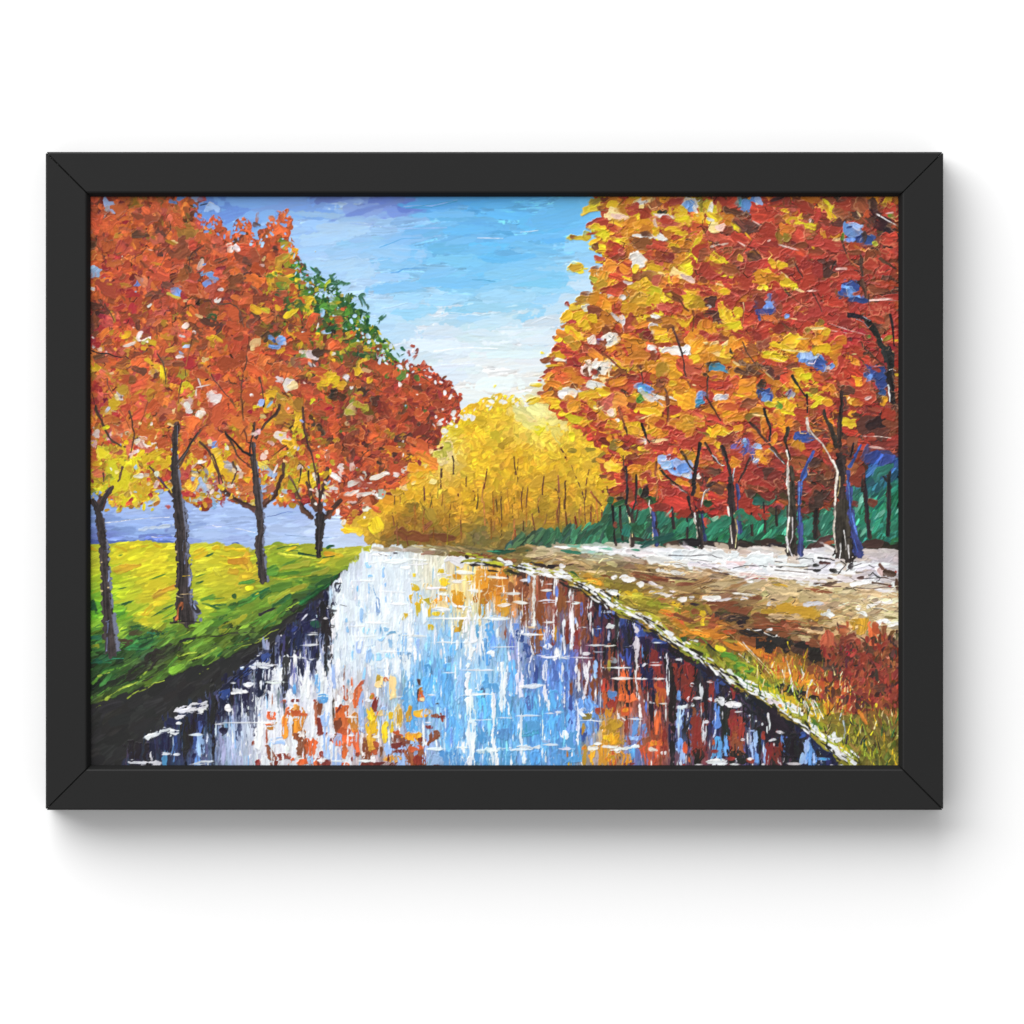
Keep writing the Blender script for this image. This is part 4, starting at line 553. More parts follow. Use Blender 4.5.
for k in range(360):
    x, y = rng.uniform(530, 900), rng.uniform(556, 640)
    if not bank_f(x, y) or r_id(x, y) != RBANK or y < 556 + max(0, x - 640) * .09:
        continue
    CUR[0] = RBANK
    g = rg(x, y); q = rng.random()
    c = g * .66 if q < .45 else np.clip(g * 1.15 + .06, 0, 1)
    a = rng.normal(.12 if q < .6 else -.4, .3); l = rng.uniform(4, 13)
    line([(x, y), (x + math.cos(a) * l, y + math.sin(a) * l * .7), (x + math.cos(a + .25) * l * 1.8, y + math.sin(a + .25) * l)], vary(c, .08, .01), rng.uniform(.8, 1.8), .6, h=1.0, dry=.1)
for k in range(620):
    x, y = rng.uniform(740, 900), rng.uniform(655, 770)
    lim = 664 + (x - 740) * .66
    if y > lim + 34 + (x > 860) * 60 or y < lim - 52 or not bank_f(x, y):
        continue
    CUR[0] = RBANK
    low = y > lim - 18 or y > 712
    c = P[rng.choice(['gy', 'ol', 'gl', 'bk', 'ye', 'cm', 'gl', 'gd'] if low else ['am', 'ye', 'or', 'cm', 'ol', 'br', 'bv', 'am'])]
    a = math.radians(rng.choice([-68, -80, -100, -112]) + rng.normal(0, 10)); l = rng.uniform(4, 12)
    line([(x, y), (x + math.cos(a) * l, y + math.sin(a) * l)], vary(c * .92, .1, .02), rng.uniform(1, 2.2), .6, h=1.0, dry=.1)
for k in range(330):
    x, y = rng.uniform(822, 900), rng.uniform(630, 706)
    if y < 646 - (x - 822) * .2:
        continue
    c = P[rng.choice(['bu', 'bu', 'dr', 'db', 'br', 'db', 'br', 'db', 'dr'])]
    fleck(x, y, rng.uniform(3, 9), rng.uniform(1.4, 3.4), 90 + rng.normal(0, 28), vary(c, .14, .02), BUSH)

# ------------------------------------------------------------------ left row of trees
TRK, TRH = rgb(57, 50, 50), rgb(118, 124, 148)
def trunk(i, pts, w, hi=TRH, his=-1, dark=TRK, hiw=.3):
    CUR[0] = i
    line(pts, dark * rng.uniform(.9, 1.1), list(w), hi=hi, his=his, h=1.0, n_amp=.35, hiw=hiw, e=.3)
trunk(LT[0], [(98, 509), (102, 535), (105, 565), (107, 600), (112, 655)], [8, 10, 10, 11, 17])
trunk(LT[1], [(178, 474), (180, 500), (182, 535), (184, 575), (185, 600), (187, 620)], [9, 10, 13, 15, 18, 27])
trunk(LT[2], [(258, 490), (259, 510), (261, 530), (259, 547), (262, 566), (264, 582)], [8, 8.5, 8.5, 10, 9.5, 11])
trunk(LT[3], [(320, 512), (320, 530), (319, 545), (319, 558)], [12, 8.5, 8, 6], hi=None)
tile(88, 600, Z, "/br 40 740 20 710 100 690 160;/gb 16 800 20 850 100;/gb 12 820 0 870 40;bk 840 60 90 40 60;/gb 8 140 170 165 160;/gb 16 150 300 145 400;/gb 14 155 180 150 260;/cm 6 640 190 760 180;/bk 14 650 180 720 170 880 175;/bk 20 730 60 720 160", idf=lambda x, y: LT[0] if x < 130 else LT[1], h=.9)
tile(88, 500, Z, "/cm 7 700 755 750 765;/cm 5 720 745 840 740;cm 695 410 16 16;/ye 5 745 600 800 595;/gb 8 755 320 745 400;/gb 16 770 420 760 500;/gb 18 800 620 790 680;/gb 16 840 800 850 860;cm 105 490 16 10;cm 105 600 14 12;/gb 6 130 400 170 410;/gb 14 160 560 160 640;cm 160 690 20 12;cm 105 715 16 12", idf=lambda x, y: LT[0] if x < 130 else LT[1], h=.9, rnd=10)

leaf_poly = [(84, 190), (168, 190), (190, 194), (196, 206), (199, 218), (204, 224), (210, 232), (213, 218), (217, 218), (222, 229), (230, 243), (238, 236), (238, 222), (244, 218), (250, 236), (257, 246), (262, 235), (270, 226), (279, 214), (287, 222), (286, 238), (290, 250), (299, 268), (309, 280), (320, 292), (332, 292), (344, 304), (354, 318), (362, 336), (374, 346), (388, 362), (408, 368), (424, 372), (446, 384), (456, 402), (454, 414), (438, 428), (432, 448), (411, 462), (404, 476), (382, 490), (360, 512), (338, 512), (324, 498), (300, 502), (270, 498), (240, 500), (226, 490), (206, 508), (190, 500), (160, 484), (146, 500), (118, 508), (104, 488), (84, 488)]
lz = zones("""
120 220 50 1.0 orr ro orr dr br orr bo
180 215 40 1.0 orr orr ol br bo
150 270 60 1.2 orr sa ro br orr bo dr
110 300 40 1.0 orr cr dr bo ro
90 320 22 1.0 cr dr orr br db
200 290 50 1.1 ro orr br db dr sa
225 250 30 1.0 orr ro sa
260 250 35 1.0 orr ro br db orr
275 225 22 1.6 orr bo orr
220 320 45 1.0 orr ro br dr orr
280 300 35 1.0 dr ro orr br db
300 280 24 2.2 gy ye orr go gm
315 300 28 2.4 gm gy gd ye gd
345 300 24 3.0 gd gm gd gm
368 320 22 3.0 gd gm gd
355 325 28 2.0 gy gm gd orr br
330 335 30 1.6 orr ro ye gm br gy
385 345 18 3.0 gd gm ol br
290 345 35 1.0 orr br db ro ol ye
240 380 45 1.1 orr bo ro br orr
170 360 50 1.2 orr bo ro br sa go
110 380 40 1.1 orr bo sa go cr
150 420 50 1.2 bo orr sa ro go
100 430 25 .9 cr bo orr pk
120 470 28 2.6 ly gy ye go
155 480 22 2.2 ye go ly bo
210 440 40 1.2 orr bo ro sa go
240 410 40 1.1 orr ro bo
280 440 35 1.2 go bo orr ye am
300 480 25 1.6 ye gy go orr
215 485 25 1.4 ye gr lb re go
265 470 30 1.2 bo orr go
310 410 40 1.2 orr br ro db ol
340 370 40 1.2 orr ro ye br ol dr
360 400 40 1.4 dr ro br ro db
400 400 40 1.5 ro dr orr ro br
435 405 25 1.6 dr ro ro
340 450 45 1.3 ro dr br orr
390 450 35 1.5 ro orr dr orr br
400 465 22 2.0 orr go bo yo
345 495 30 1.4 orr ro dr wh
""")
for x, y in scatter(leaf_poly, 5.5):
    CUR[0] = left_id(x, y)
    dab(x, y, 13, 10, rng.uniform(0, 180), vary(lz(x, y) * .86, .1), h=.6, e=.28)
for x, y in scatter(leaf_poly, 6.2):
    CUR[0] = left_id(x, y)
    g = y < 345 and x > 300
    b = rng.uniform(.55, .8) if g else 1
    b *= .72 if x > 300 else 1
    dab(x, y, rng.uniform(8, 16) * b, rng.uniform(6, 11) * b, rng.uniform(0, 180), vary(lz(x, y), .09, .02), h=rng.uniform(.7, 1.2), e=.22, ridge=.8, tail=.7, warp=.22, mix=.25)
for x, y in scatter(leaf_poly, 8):       # small torn flecks between the big dabs
    CUR[0] = left_id(x, y)
    c = lz(x, y)
    q = rng.random()
    c = c * .72 if q < .35 else c * 1.1 + .03 if q < .8 else c
    dab(x, y, rng.uniform(3, 8), rng.uniform(1.6, 4), rng.uniform(0, 180), vary(np.clip(c, 0, 1), .08, .02), h=1.0, e=.35, tail=.6, warp=.25, mix=.3)
lf, _, _ = inside(leaf_poly)
# ragged rim
def rim(poly, a, b, n, zf, idf, sz=(2.5, 6), sp=3.5, dirf=None):
    pts = [np.array(p, float) for p in poly[a:b]]
    for k in range(n):
        j = rng.integers(len(pts) - 1)
        t = rng.random()
        p = pts[j] * (1 - t) + pts[j + 1] * t + rng.normal(0, sp, 2)
        CUR[0] = idf(*p)
        dab(p[0], p[1], rng.uniform(*sz), rng.uniform(sz[0] * .6, sz[1] * .6), rng.uniform(0, 180), vary(zf(*p), .12, .02), h=1.0, e=.5)
KE = leaf_poly.index((438, 428))
rim(leaf_poly, 26, KE + 1, 190, lz, left_id, (2, 5.5), 3)
rim(leaf_poly, KE, len(leaf_poly), 150, lz, left_id, (3, 7), 4)
rim(leaf_poly, 3, 24, 70, lz, left_id, (2, 5), 1.5)

for k in range(200):
    t = rng.random()
    x = 296 + 98 * t + rng.normal(0, 5); y = 268 + 88 * t ** 1.1 + rng.normal(0, 6)
    CUR[0] = GT
    a = rng.choice([60, 90, 120, 30]) + rng.normal(0, 15)
    dab(x, y, rng.uniform(4, 10), rng.uniform(1.5, 4), a, vary(P[rng.choice(['gd', 'gd', 'gm', 'gd', 'gy'])], .12), h=1.0, e=.4, warp=.2)
for k in range(40):
    t = rng.random()
    x = 300 + 90 * t + rng.normal(0, 6); y = 276 + 84 * t ** 1.1 + rng.normal(0, 5)
    CUR[0] = SKY
    dab(x, y, rng.uniform(3, 6), rng.uniform(2, 3.5), rng.uniform(0, 180), sky(x + 20, y - 15), h=.6, e=.5, warp=.2)
for k in range(420):           # dark crevices between the dabs
    x, y = rng.uniform(90, 455), rng.uniform(196, 500)
    if not lf(x, y):
        continue
    CUR[0] = left_id(x, y)
    a = rng.uniform(0, 6.28); l = rng.uniform(2, 6)
    line([(x, y), (x + math.cos(a) * l, y + math.sin(a) * l), (x + math.cos(a + .5) * l * 1.7, y + math.sin(a + .5) * l * 1.7)], vary(rgb(96, 48, 36), .2), rng.uniform(.8, 2.2), .6, h=.5)
LW = dict(idf=left_id, h=1.2, e=.34, va=.045, ridge=.8, edge=.3, tail=.7, warp=.3, mix=.2)
tile(88, 193, Z, """lb 190 100 110 80 60;gr 140 155 70 36 -60;br 275 190 120 70 -50;or 130 250 210 100;db 55 400 110 90 20;br 100 390 60 50 80;db 395 320 110 80 -20;sa 520 330 120 110;or 160 410 90 110 80;or 540 500 150 120;lb 68 630 90 120 85;bl 375 710 55 90 80;lb 370 770 40 30;bl 715 780 60 70 60;ye 690 820 90 34 20;cm 760 845 40 14;bl 965 660 110 70 40;bl 925 710 60 46;sa 820 400 110 80 -10;re 820 405 90 60 -10;ol 740 280 160 130 40;or 700 180 170 60 40;bl 655 60 50 80 100;bl 735 50 80 60;lb 850 45 100 50;bk 830 105 60 14 20;bk 915 92 50 12;bk 870 70 40 14;db 840 150 60 30 30;re 925 50 80 44;lb 960 120 130 80;db 500 800 110 70;cr 130 590 60 60;cr 150 650 150 40;bo 280 120 130 80;bo 300 210 40 90 80;orr 110 160 130 60;ro 60 260 80 130;bo 40 500 70 60;bo 200 540 90 130 70;ro 290 570 110 80;orr 480 140 130 110 40;br 500 200 90 60;br 700 460 150 110;bo 620 310 60 70;cm 660 390 50 40;go 640 380 90 30;ro 700 540 140 90;br 720 650 130 90 -30;ro 570 640 130 90;ro 830 740 200 110;bo 430 700 130 70;ro 180 770 160 110;cr 350 800 130 60;bo 270 830 90 50;or 320 620 130 60;br 440 560 90 40 40;br 280 640 40 60;br 860 540 90 40;pk 880 560 90 50 -40;bl 910 560 50 20;or 940 590 110 60 -30;br 940 430 60 50;db 880 430 110 16 -40;db 790 590 40 70;go 560 560 90 20;bo 440 440 90 40 40;wh 268 497 18 18;pk 490 450 40 12 20;go 240 320 50 40;db 260 300 50 14 -40;br 380 170 80 60;wh 40 755 40 24 20;ye 170 715 60 20;orr 930 330 60 110 70;db 990 420 40 90
/br 10 460 430 420 480 340 525;/br 10 630 450 600 520 560 600;/db 8 640 220 650 290 610 340;/br 12 110 480 140 560;/db 10 820 470 800 560 790 600;/br 8 320 150 330 240 300 300""", **LW)
tile(210, 193, Z, """orr 40 300 190 110 75;orr 35 240 110 60 80;sa 60 360 130 90 50;orr 150 350 110 60 65;orr 245 225 50 70;orr 270 265 90 24;orr 300 320 130 80 70;br 250 360 110 70 -60;db 240 350 90 20 -60;orr 370 205 70 22 90;db 365 255 60 40;orr 540 270 150 130 -50;orr 570 200 80 80 50;orr 480 240 50 24;or 430 340 140 40 -60;br 430 330 120 24 -65;ro 300 430 150 90;br 330 500 130 90;db 310 540 90 60;orr 400 470 130 60;wh 155 440 60 60;wh 205 440 40 50;bk 175 440 16 40;pk 395 565 60 30;cm 425 510 30 50;pk 345 405 20 14;or 480 500 90 60;gy 590 410 70 50 30;gm 570 370 50 40;ly 600 430 60 24;db 515 435 50 20 40;br 540 475 50 20;go 560 540 140 70 -30;gy 600 500 80 30 -30;or 650 540 60 40;db 725 570 60 30 40;gd 670 590 90 20;gm 500 640 90 70;ye 510 640 60 40;wh 535 650 30 20;or 590 600 90 30;ye 640 650 100 30 -20;go 620 690 110 40;gm 560 720 80 40;bo 330 690 200 90;ro 340 760 150 50 25;db 390 790 150 50 40;ro 430 740 60 60;orr 310 830 150 60;or 650 770 110 90 -40;ro 560 800 110 80;orr 720 700 60 40;bl 25 660 80 50 40;wh 85 755 50 26;bl 90 760 24 14;or 130 560 110 50;br 160 600 90 40;db 60 540 110 40;or 20 560 60 60;ro 90 640 110 60;br 200 680 110 80;cr 80 600 90 30;wh 60 850 40 40;sa 30 760 80 90;or 80 830 90 60;br 160 750 140 24;or 400 610 90 60;gd 760 670 80 60 60;gd 830 680 60 90 70;gd 840 600 36 50;gd 790 760 110 60 40;gm 880 720 70 44;gd 970 680 40 60;gd 960 760 80 50;gd 1010 690 30 80;gm 760 790 130 60;ye 780 830 110 40;gd 870 820 90 60;gy 740 750 60 40;gd 700 640 60 30;lb 890 780 60 40;lb 780 620 130 20;bk 720 760 24 60 80;ye 690 690 40 30;gm 1000 840 60 50;gd 930 680 60 12 -30;cm 830 460 0 0;go 310 760 40 24 -50;gd 650 480 24 24;cm 640 470 30 10 -30""", **LW)
tile(88, 295, Z, """wh 390 340 120 70 -20;wh 330 380 80 24;wh 365 270 60 16 50;ye 305 300 40 90 80;gy 450 370 60 30 -50;ye 510 375 70 36 20;ye 440 420 40 30;bo 370 300 50 50;br 390 180 110 70;db 385 240 90 40 60;wh 750 260 90 50 -20;wh 735 320 30 80 90;wh 840 290 40 90 95;sa 790 300 50 40;wh 720 480 70 34 20;lb 735 465 50 24 25;lb 770 405 70 24;go 680 410 90 60;gd 960 170 60 40;db 950 200 140 60 20;or 930 290 130 90 20;ye 990 360 50 90 50;br 910 400 80 50;cm 910 510 60 70 60;ye 960 490 40 20;ye 910 540 80 16;cr 810 530 90 80;ye 45 570 50 110 85;bo 130 300 110 50 -40;go 190 290 60 60;br 150 360 70 70;cr 255 345 60 40;br 130 500 140 60;db 90 480 70 30;br 260 540 110 80;orr 190 530 60 60;orr 420 510 150 90;go 290 430 110 80;ye 540 560 130 60 30;ye 590 640 110 40 80;cm 500 620 90 70;go 510 600 90 50;db 400 600 130 50 10;db 530 640 60 60;br 350 660 80 90;ro 440 690 130 90;bo 560 720 110 80 -40;gy 730 640 90 60 -60;ly 770 700 70 120 -75;ly 745 740 40 70;gy 800 790 100 40 -40;wh 890 720 120 14 -10;wh 880 690 80 12 70;wh 850 770 80 16 95;pk 1000 800 90 80;pk 780 850 90 50;wh 260 800 90 50;cm 225 800 30 50;db 255 800 30 20 30;ye 210 845 110 40;go 280 760 60 60;ro 250 640 110 90;cr 60 740 70 70;sa 130 620 90 60;sa 140 180 80 90;cr 230 90 110 40;ro 560 90 150 90;or 600 160 130 60;br 110 130 70 40;db 60 80 80 70;db 520 30 110 60;ye 700 15 80 30;cm 765 42 30 14;wh 475 82 40 16 -30;ye 800 165 60 24 50;cm 870 160 70 24;or 830 200 50 40;wh 1015 50 24 30;br 640 530 90 80;db 620 490 40 30;go 640 500 70 24;br 720 540 90 40;sa 860 460 40 60;or 860 620 110 60;ro 890 610 110 50;sa 980 650 60 60;go 630 700 60 60;bo 360 820 70 40;cr 430 810 60 40;or 160 690 40 50;cm 190 620 30 16;wh 45 340 30 16 40;wh 40 405 20 20;pk 100 430 30 24;pk 145 445 16 16;cr 60 380 60 40
/db 12 130 70 170 130 205 205;/bk 14 30 440 130 460 200 480 300 485 320 500;/db 16 545 465 590 530 605 600 610 700;/db 12 150 660 170 740 210 800;/br 16 820 350 795 450 770 560;/db 10 765 590 770 640;/br 14 740 680 720 760 710 850;/br 10 520 780 480 850;/db 10 970 620 1020 700;/db 8 30 780 50 860""", **LW)
tile(210, 295, Z, """wh 65 50 50 30 -20;cm 360 380 60 100 75;cm 340 410 40 50;bl 480 330 50 80 90;bl 540 350 70 60 -20;bl 500 400 80 40;nb 490 380 30 24;gy 430 120 70 70 30;ly 470 125 120 30 8;ye 350 115 60 50;ye 540 90 50 60;orr 600 90 150 70 -10;bo 470 190 110 70;ye 640 140 90 30 -30;ye 560 440 40 80 70;ye 630 310 60 70;db 640 260 60 90;wh 730 295 30 20;or 800 200 90 140 60;orr 1000 195 90 40;lb 900 285 70 30;wh 850 250 14 50;orr 740 350 130 80 20;br 650 380 110 60 -40;dr 560 510 130 80;ro 640 440 80 50;wh 800 470 50 110 105;wh 780 530 90 24 60;wh 820 550 50 14 50;gm 750 480 60 70;db 880 450 80 70;ol 870 410 60 50;or 930 400 80 50;ye 955 410 24 50;ro 990 410 60 60;ye 950 640 90 140 70;ye 960 690 130 60 10;ye 880 720 60 60;db 950 780 110 70;bk 970 770 60 50;wh 545 670 70 40 20;wh 610 710 80 70 -40;wh 640 680 80 50 30;cm 640 720 60 50;dr 760 690 120 90;pk 740 685 50 14 40;db 720 640 60 30;go 540 800 180 100 30;ye 480 770 70 90 50;ye 620 840 130 60;db 480 830 40 40;ol 580 810 60 40;ro 800 780 130 110;br 830 760 90 60;orr 150 140 180 140 20;orr 180 240 110 90;ro 200 370 130 140 60;orr 180 520 130 200 60;orr 360 490 120 90;bo 430 520 90 70 -40;or 520 560 90 50;orr 340 590 140 90 20;br 380 270 80 60;db 320 210 80 70 20;db 260 170 50 90;orr 330 40 110 80;bo 210 30 110 50;dr 420 60 90 90;ro 520 50 110 60 30;ye 770 30 70 60;ye 820 50 30 90;gd 690 60 60 70;gd 860 110 60 70;gm 930 90 110 70;gy 980 70 90 60;gm 1000 130 80 40;lb 960 20 50 50;lb 880 140 40 80;gd 970 260 110 60;gm 990 300 60 50;ye 40 350 50 100 -70;go 20 380 50 70;br 60 400 40 110;cr 60 650 90 80;ro 100 720 110 80;orr 290 790 160 90;orr 460 670 110 60;go 430 690 110 30 80;ro 330 700 90 40;sa 30 820 80 90;wh 30 800 70 70;br 560 580 80 50;orr 620 590 110 60;ro 700 530 80 60;orr 860 600 120 60;bo 950 560 50 80 80;orr 840 660 90 50;db 390 650 30 30;pk 590 380 24 24;br 230 330 60 60;sa 140 320 60 20 20
/db 14 60 70 160 65 210 90 240 150 265 250;/br 12 310 330 290 450;/db 12 285 480 280 560 260 650 245 760 245 860;/db 14 385 650 410 740 425 860;/db 12 10 630 60 700 130 790 190 860;/cm 6 780 420 720 490;/br 8 610 600 560 720""", **LW)
tile(330, 270, Z, """gd 75 110 44 110 90;gd 75 180 30 50;gd 25 120 50 70 80;gd 20 80 40 30;gd 150 220 60 90 90;gd 180 200 24 60 100;gd 140 300 90 120 90;gd 70 220 80 60;gm 50 250 80 60;ye 70 260 60 30;gm 20 290 70 50;gd 260 210 40 50 60;gd 250 260 110 40 80;gd 290 280 24 50;gd 240 340 110 60;gm 215 350 40 60;gd 310 340 24 50 60;gd 250 440 140 90 60;gm 240 450 90 60 60;gd 200 390 60 70;gd 410 370 70 30 -40;gd 385 420 70 12 -70;gd 370 460 30 14;gd 360 405 50 12;gd 250 520 60 70;gd 130 430 60 50;orr 65 390 90 50 -10;orr 90 440 50 40;ye 170 500 80 60 -50;orr 180 510 40 40;gy 130 520 60 110 70;gm 80 330 90 40;gd 110 350 80 40;or 70 510 60 60;orr 50 610 80 70;ro 110 600 70 110 60;gy 200 580 90 50;gm 350 540 110 40 30;gd 340 530 60 60;gd 400 560 80 24 50;gm 370 600 110 40;ye 330 620 110 40;br 230 630 70 50;gd 280 680 110 50;gy 310 690 50 30;gd 430 640 130 40 50;gd 480 680 70 30 50;lb 400 680 70 50;ol 430 690 50 60;gd 350 660 50 60;gd 540 670 40 14 60;gd 570 668 40 10;db 585 710 40 40;gd 450 730 130 40 20;ye 230 750 90 90 40;cm 280 790 60 24 20;or 350 760 150 80 20;orr 450 800 130 90;orr 520 810 80 90 80;gm 590 820 100 70 60;or 600 770 60 40;orr 620 850 80 40;dr 680 830 90 60 40;br 660 790 30 50;dr 650 590 44 14 60;ro 650 600 30 24;dr 620 640 24 44;dr 680 640 24 50;dr 660 690 60 24 -50;pk 655 640 20 30;ro 740 760 50 50 -20;dr 730 750 40 20;ro 740 800 70 40 30;ro 775 820 40 24;pk 765 775 24 20;wh 120 840 50 40;ye 80 650 30 30;ro 60 750 120 110 60;dr 110 790 110 90;ye 20 830 60 60;wh 40 660 30 24;br 150 700 70 80;gd 120 560 70 40;go 100 200 30 30;gd 190 280 24 40;orr 30 600 60 50;ye 20 380 40 30;bk 25 480 40 24;gm 170 420 50 40""", **LW)
tile(88, 400, Z, """ye 220 50 110 80 -20;cm 210 90 80 14 20;go 150 90 90 90;wh 430 330 130 90 -20;pk 410 370 90 70 70;sa 465 390 40 90 90;wh 440 300 90 24;wh 545 400 50 40 40;wh 360 415 60 30;pk 790 50 100 90 70;wh 790 80 50 60;wh 900 110 60 70 60;pk 890 65 50 24;wh 990 20 70 40;wh 497 180 24 30;wh 30 205 20 30;pk 45 355 50 60;cr 50 420 60 110;cr 40 60 40 80;re 260 250 90 50 20;orr 200 200 110 40;orr 330 220 110 90;bo 190 160 110 60;br 580 90 110 60 20;dr 600 120 70 70;orr 490 90 110 110;ro 420 100 110 70;orr 470 250 130 150;orr 610 330 140 110;bo 640 110 80 40;ye 745 185 50 50;go 730 80 60 60;orr 780 190 150 150;ro 950 120 130 130;or 900 240 90 70;bo 970 240 80 70;orr 850 400 130 120;sa 760 560 60 90;orr 690 240 0 0;bl 995 365 60 70;gr 915 560 110 80 50;lb 880 690 130 80 -50;gr 880 780 150 50;gr 1000 420 60 60;ye 1000 540 70 110;ye 800 660 110 110 -40;re 960 650 60 80;go 960 690 60 50;wh 890 485 90 24 -10;pk 840 510 60 24 -40;re 960 490 50 14 -60;ly 120 440 110 90 40;ly 200 500 150 130;ly 350 490 150 110 80;ly 280 630 180 140 70;ly 290 790 150 110 -40;ly 80 690 130 60 -10;gy 210 740 60 30;ye 520 440 170 80;ye 570 500 130 110;bo 540 540 90 60;ye 430 700 130 130 60;ye 510 800 110 70;bo 540 810 60 40;ye 470 640 90 50;go 400 620 90 60;bo 70 510 90 70;ye 60 500 70 40;sa 80 570 70 60;cr 430 560 70 50;re 430 570 40 50;pk 460 590 40 30;cr 490 505 40 60 60;cr 620 590 60 90 50;cr 560 680 100 70 20;wh 390 600 60 24;pk 640 640 40 20;cm 230 570 40 30;cr 750 600 60 60;cr 740 760 50 90;cr 780 740 110 50;re 930 790 60 40;pk 950 690 30 30;re 880 710 30 30;cm 850 590 40 30;lb 380 715 60 40;lb 540 720 60 24;go 30 600 40 60;ly 40 660 60 60;gy 130 380 90 24 20;go 200 400 50 50;sa 260 405 60 30;or 560 280 50 60;cm 530 300 50 16 -60;re 620 830 60 24 40;orr 30 180 40 120;ro 840 30 60 60;orr 760 320 50 100
/db 24 60 40 80 120 130 230 170 300 230 345 300 370;/db 16 325 90 350 170 365 260 350 350 320 460;/br 12 250 80 300 160 330 230;/br 16 470 20 440 120 400 230;/db 20 270 530 250 600 235 640;/db 16 120 580 120 640;/br 14 180 340 190 390;/db 50 700 180 685 260 670 340;/db 40 680 300 678 400 685 480;/db 22 890 230 830 310 780 400 740 490 700 560;/br 16 890 230 940 190;/db 20 880 330 950 400 1000 470 1020 540;/db 24 680 770 610 680 540 590 480 520;/pu 8 650 720 590 650 530 590;/db 40 100 860 140 760 200 680;/db 30 30 790 80 860""", **LW)
tile(210, 400, Z, """wh 40 20 80 40;bo 220 170 110 110;orr 90 110 150 170;sa 30 60 80 60;ly 380 60 80 50;ye 470 70 110 80 30;cm 420 130 60 24;go 500 40 40 90;go 600 60 110 130;ye 680 130 90 130 60;go 580 150 150 90;ye 700 200 60 60;bo 640 60 60 60;ol 700 40 60 80;orr 340 100 80 40;orr 300 200 110 110;bo 300 260 80 130;go 320 220 50 90;orr 430 300 180 130;pk 520 340 60 90 80;wh 570 300 120 80 10;wh 600 330 50 60;br 540 230 60 50 80;cm 600 240 50 16 20;sa 620 270 30 60;ye 680 370 170 90 30;ye 600 410 140 60;gy 660 470 110 90;ye 740 420 60 60 60;gy 620 450 80 50;ly 790 650 130 110 60;gy 800 560 70 90;ye 700 620 110 150 70;gy 660 660 90 90;go 690 520 90 110;wh 740 560 70 40 70;wh 820 600 24 80;lb 490 570 60 130 110;wh 480 630 70 24 -20;wh 520 540 20 80;lb 415 690 60 60;lb 600 720 60 60;wh 570 740 40 30;ye 410 520 110 130 50;bo 430 440 110 60;orr 430 600 110 60;orr 400 410 90 50;orr 450 690 130 60;go 350 430 80 90;go 390 640 60 60;br 560 490 70 50;go 560 600 50 110 110;bl 40 365 60 60;wh 130 385 30 40;bo 90 330 110 90 -60;ye 50 420 70 70;gr 140 500 70 90;wh 240 560 110 40 50;pk 250 600 90 60;ye 30 530 80 130;ye 130 590 100 80;ye 210 620 40 60;orr 270 440 110 60 45;orr 250 650 130 90;bo 290 720 130 60;orr 280 780 90 50;orr 200 700 130 40;wh 150 670 80 30;re 50 640 70 90;cr 30 700 50 60;wh 20 750 40 60;ye 60 750 70 50;go 50 740 70 24;cr 90 800 40 70;re 170 790 50 24;ye 340 800 60 80;sa 240 690 30 60;db 790 220 60 60;bk 870 240 100 60 20;bk 780 290 50 90;orr 840 290 60 70;br 830 330 70 30;orr 820 430 130 150;ro 900 60 150 90;br 860 110 90 70;ol 910 150 80 50;ro 960 200 90 90;dr 980 90 90 70;ro 760 130 70 110;br 760 40 60 60;ro 1000 430 60 150;orr 970 380 110 60;db 960 310 70 40 -40;go 990 330 60 24 -60;br 920 430 50 110;orr 890 520 90 60;ro 900 590 60 110 80;sa 970 560 90 40;wh 985 600 60 30;orr 1000 690 60 90;orr 960 780 90 70;orr 740 720 90 70;bo 880 680 50 40;go 880 690 30 30;re 820 730 60 50;cr 660 750 60 40 20;cr 740 790 60 30;cr 630 720 40 20;re 580 810 80 40 -60;cr 560 740 30 24;cr 680 800 90 20 -10;cr 810 790 40 30;wh 900 770 30 70;lb 960 720 0 0;pk 980 740 40 30;go 100 690 40 24
/br 18 160 0 200 60;/br 22 245 0 255 80 265 160;/bk 26 420 0 420 60;/db 26 550 30 520 110 440 180 400 240;/db 22 350 180 340 260 320 340 315 420;/br 20 290 210 240 280;/br 16 270 240 290 330;/db 22 120 250 160 320 210 430;/db 14 210 430 270 490 330 540;/br 14 600 360 520 420 480 440;/db 34 330 450 345 540 365 640 375 740 390 860;/db 26 580 490 580 590 540 690 470 780 420 840;/db 20 20 430 60 540 100 650;/db 20 180 490 205 540 190 620 170 660;/db 24 80 700 180 770 260 820 360 860;/bk 16 700 510 715 570 700 650;/db 10 700 490 760 560;/db 16 620 600 680 700 720 800 740 860;/db 16 775 560 785 660 800 780 815 860;/db 22 730 60 740 180 760 300 800 420 830 560 850 700;/db 22 930 510 930 600 900 700;/db 22 850 580 860 720 880 860;/db 18 900 680 870 860;/br 8 1020 780 960 840;/ye 8 640 590 680 650""", **LW)
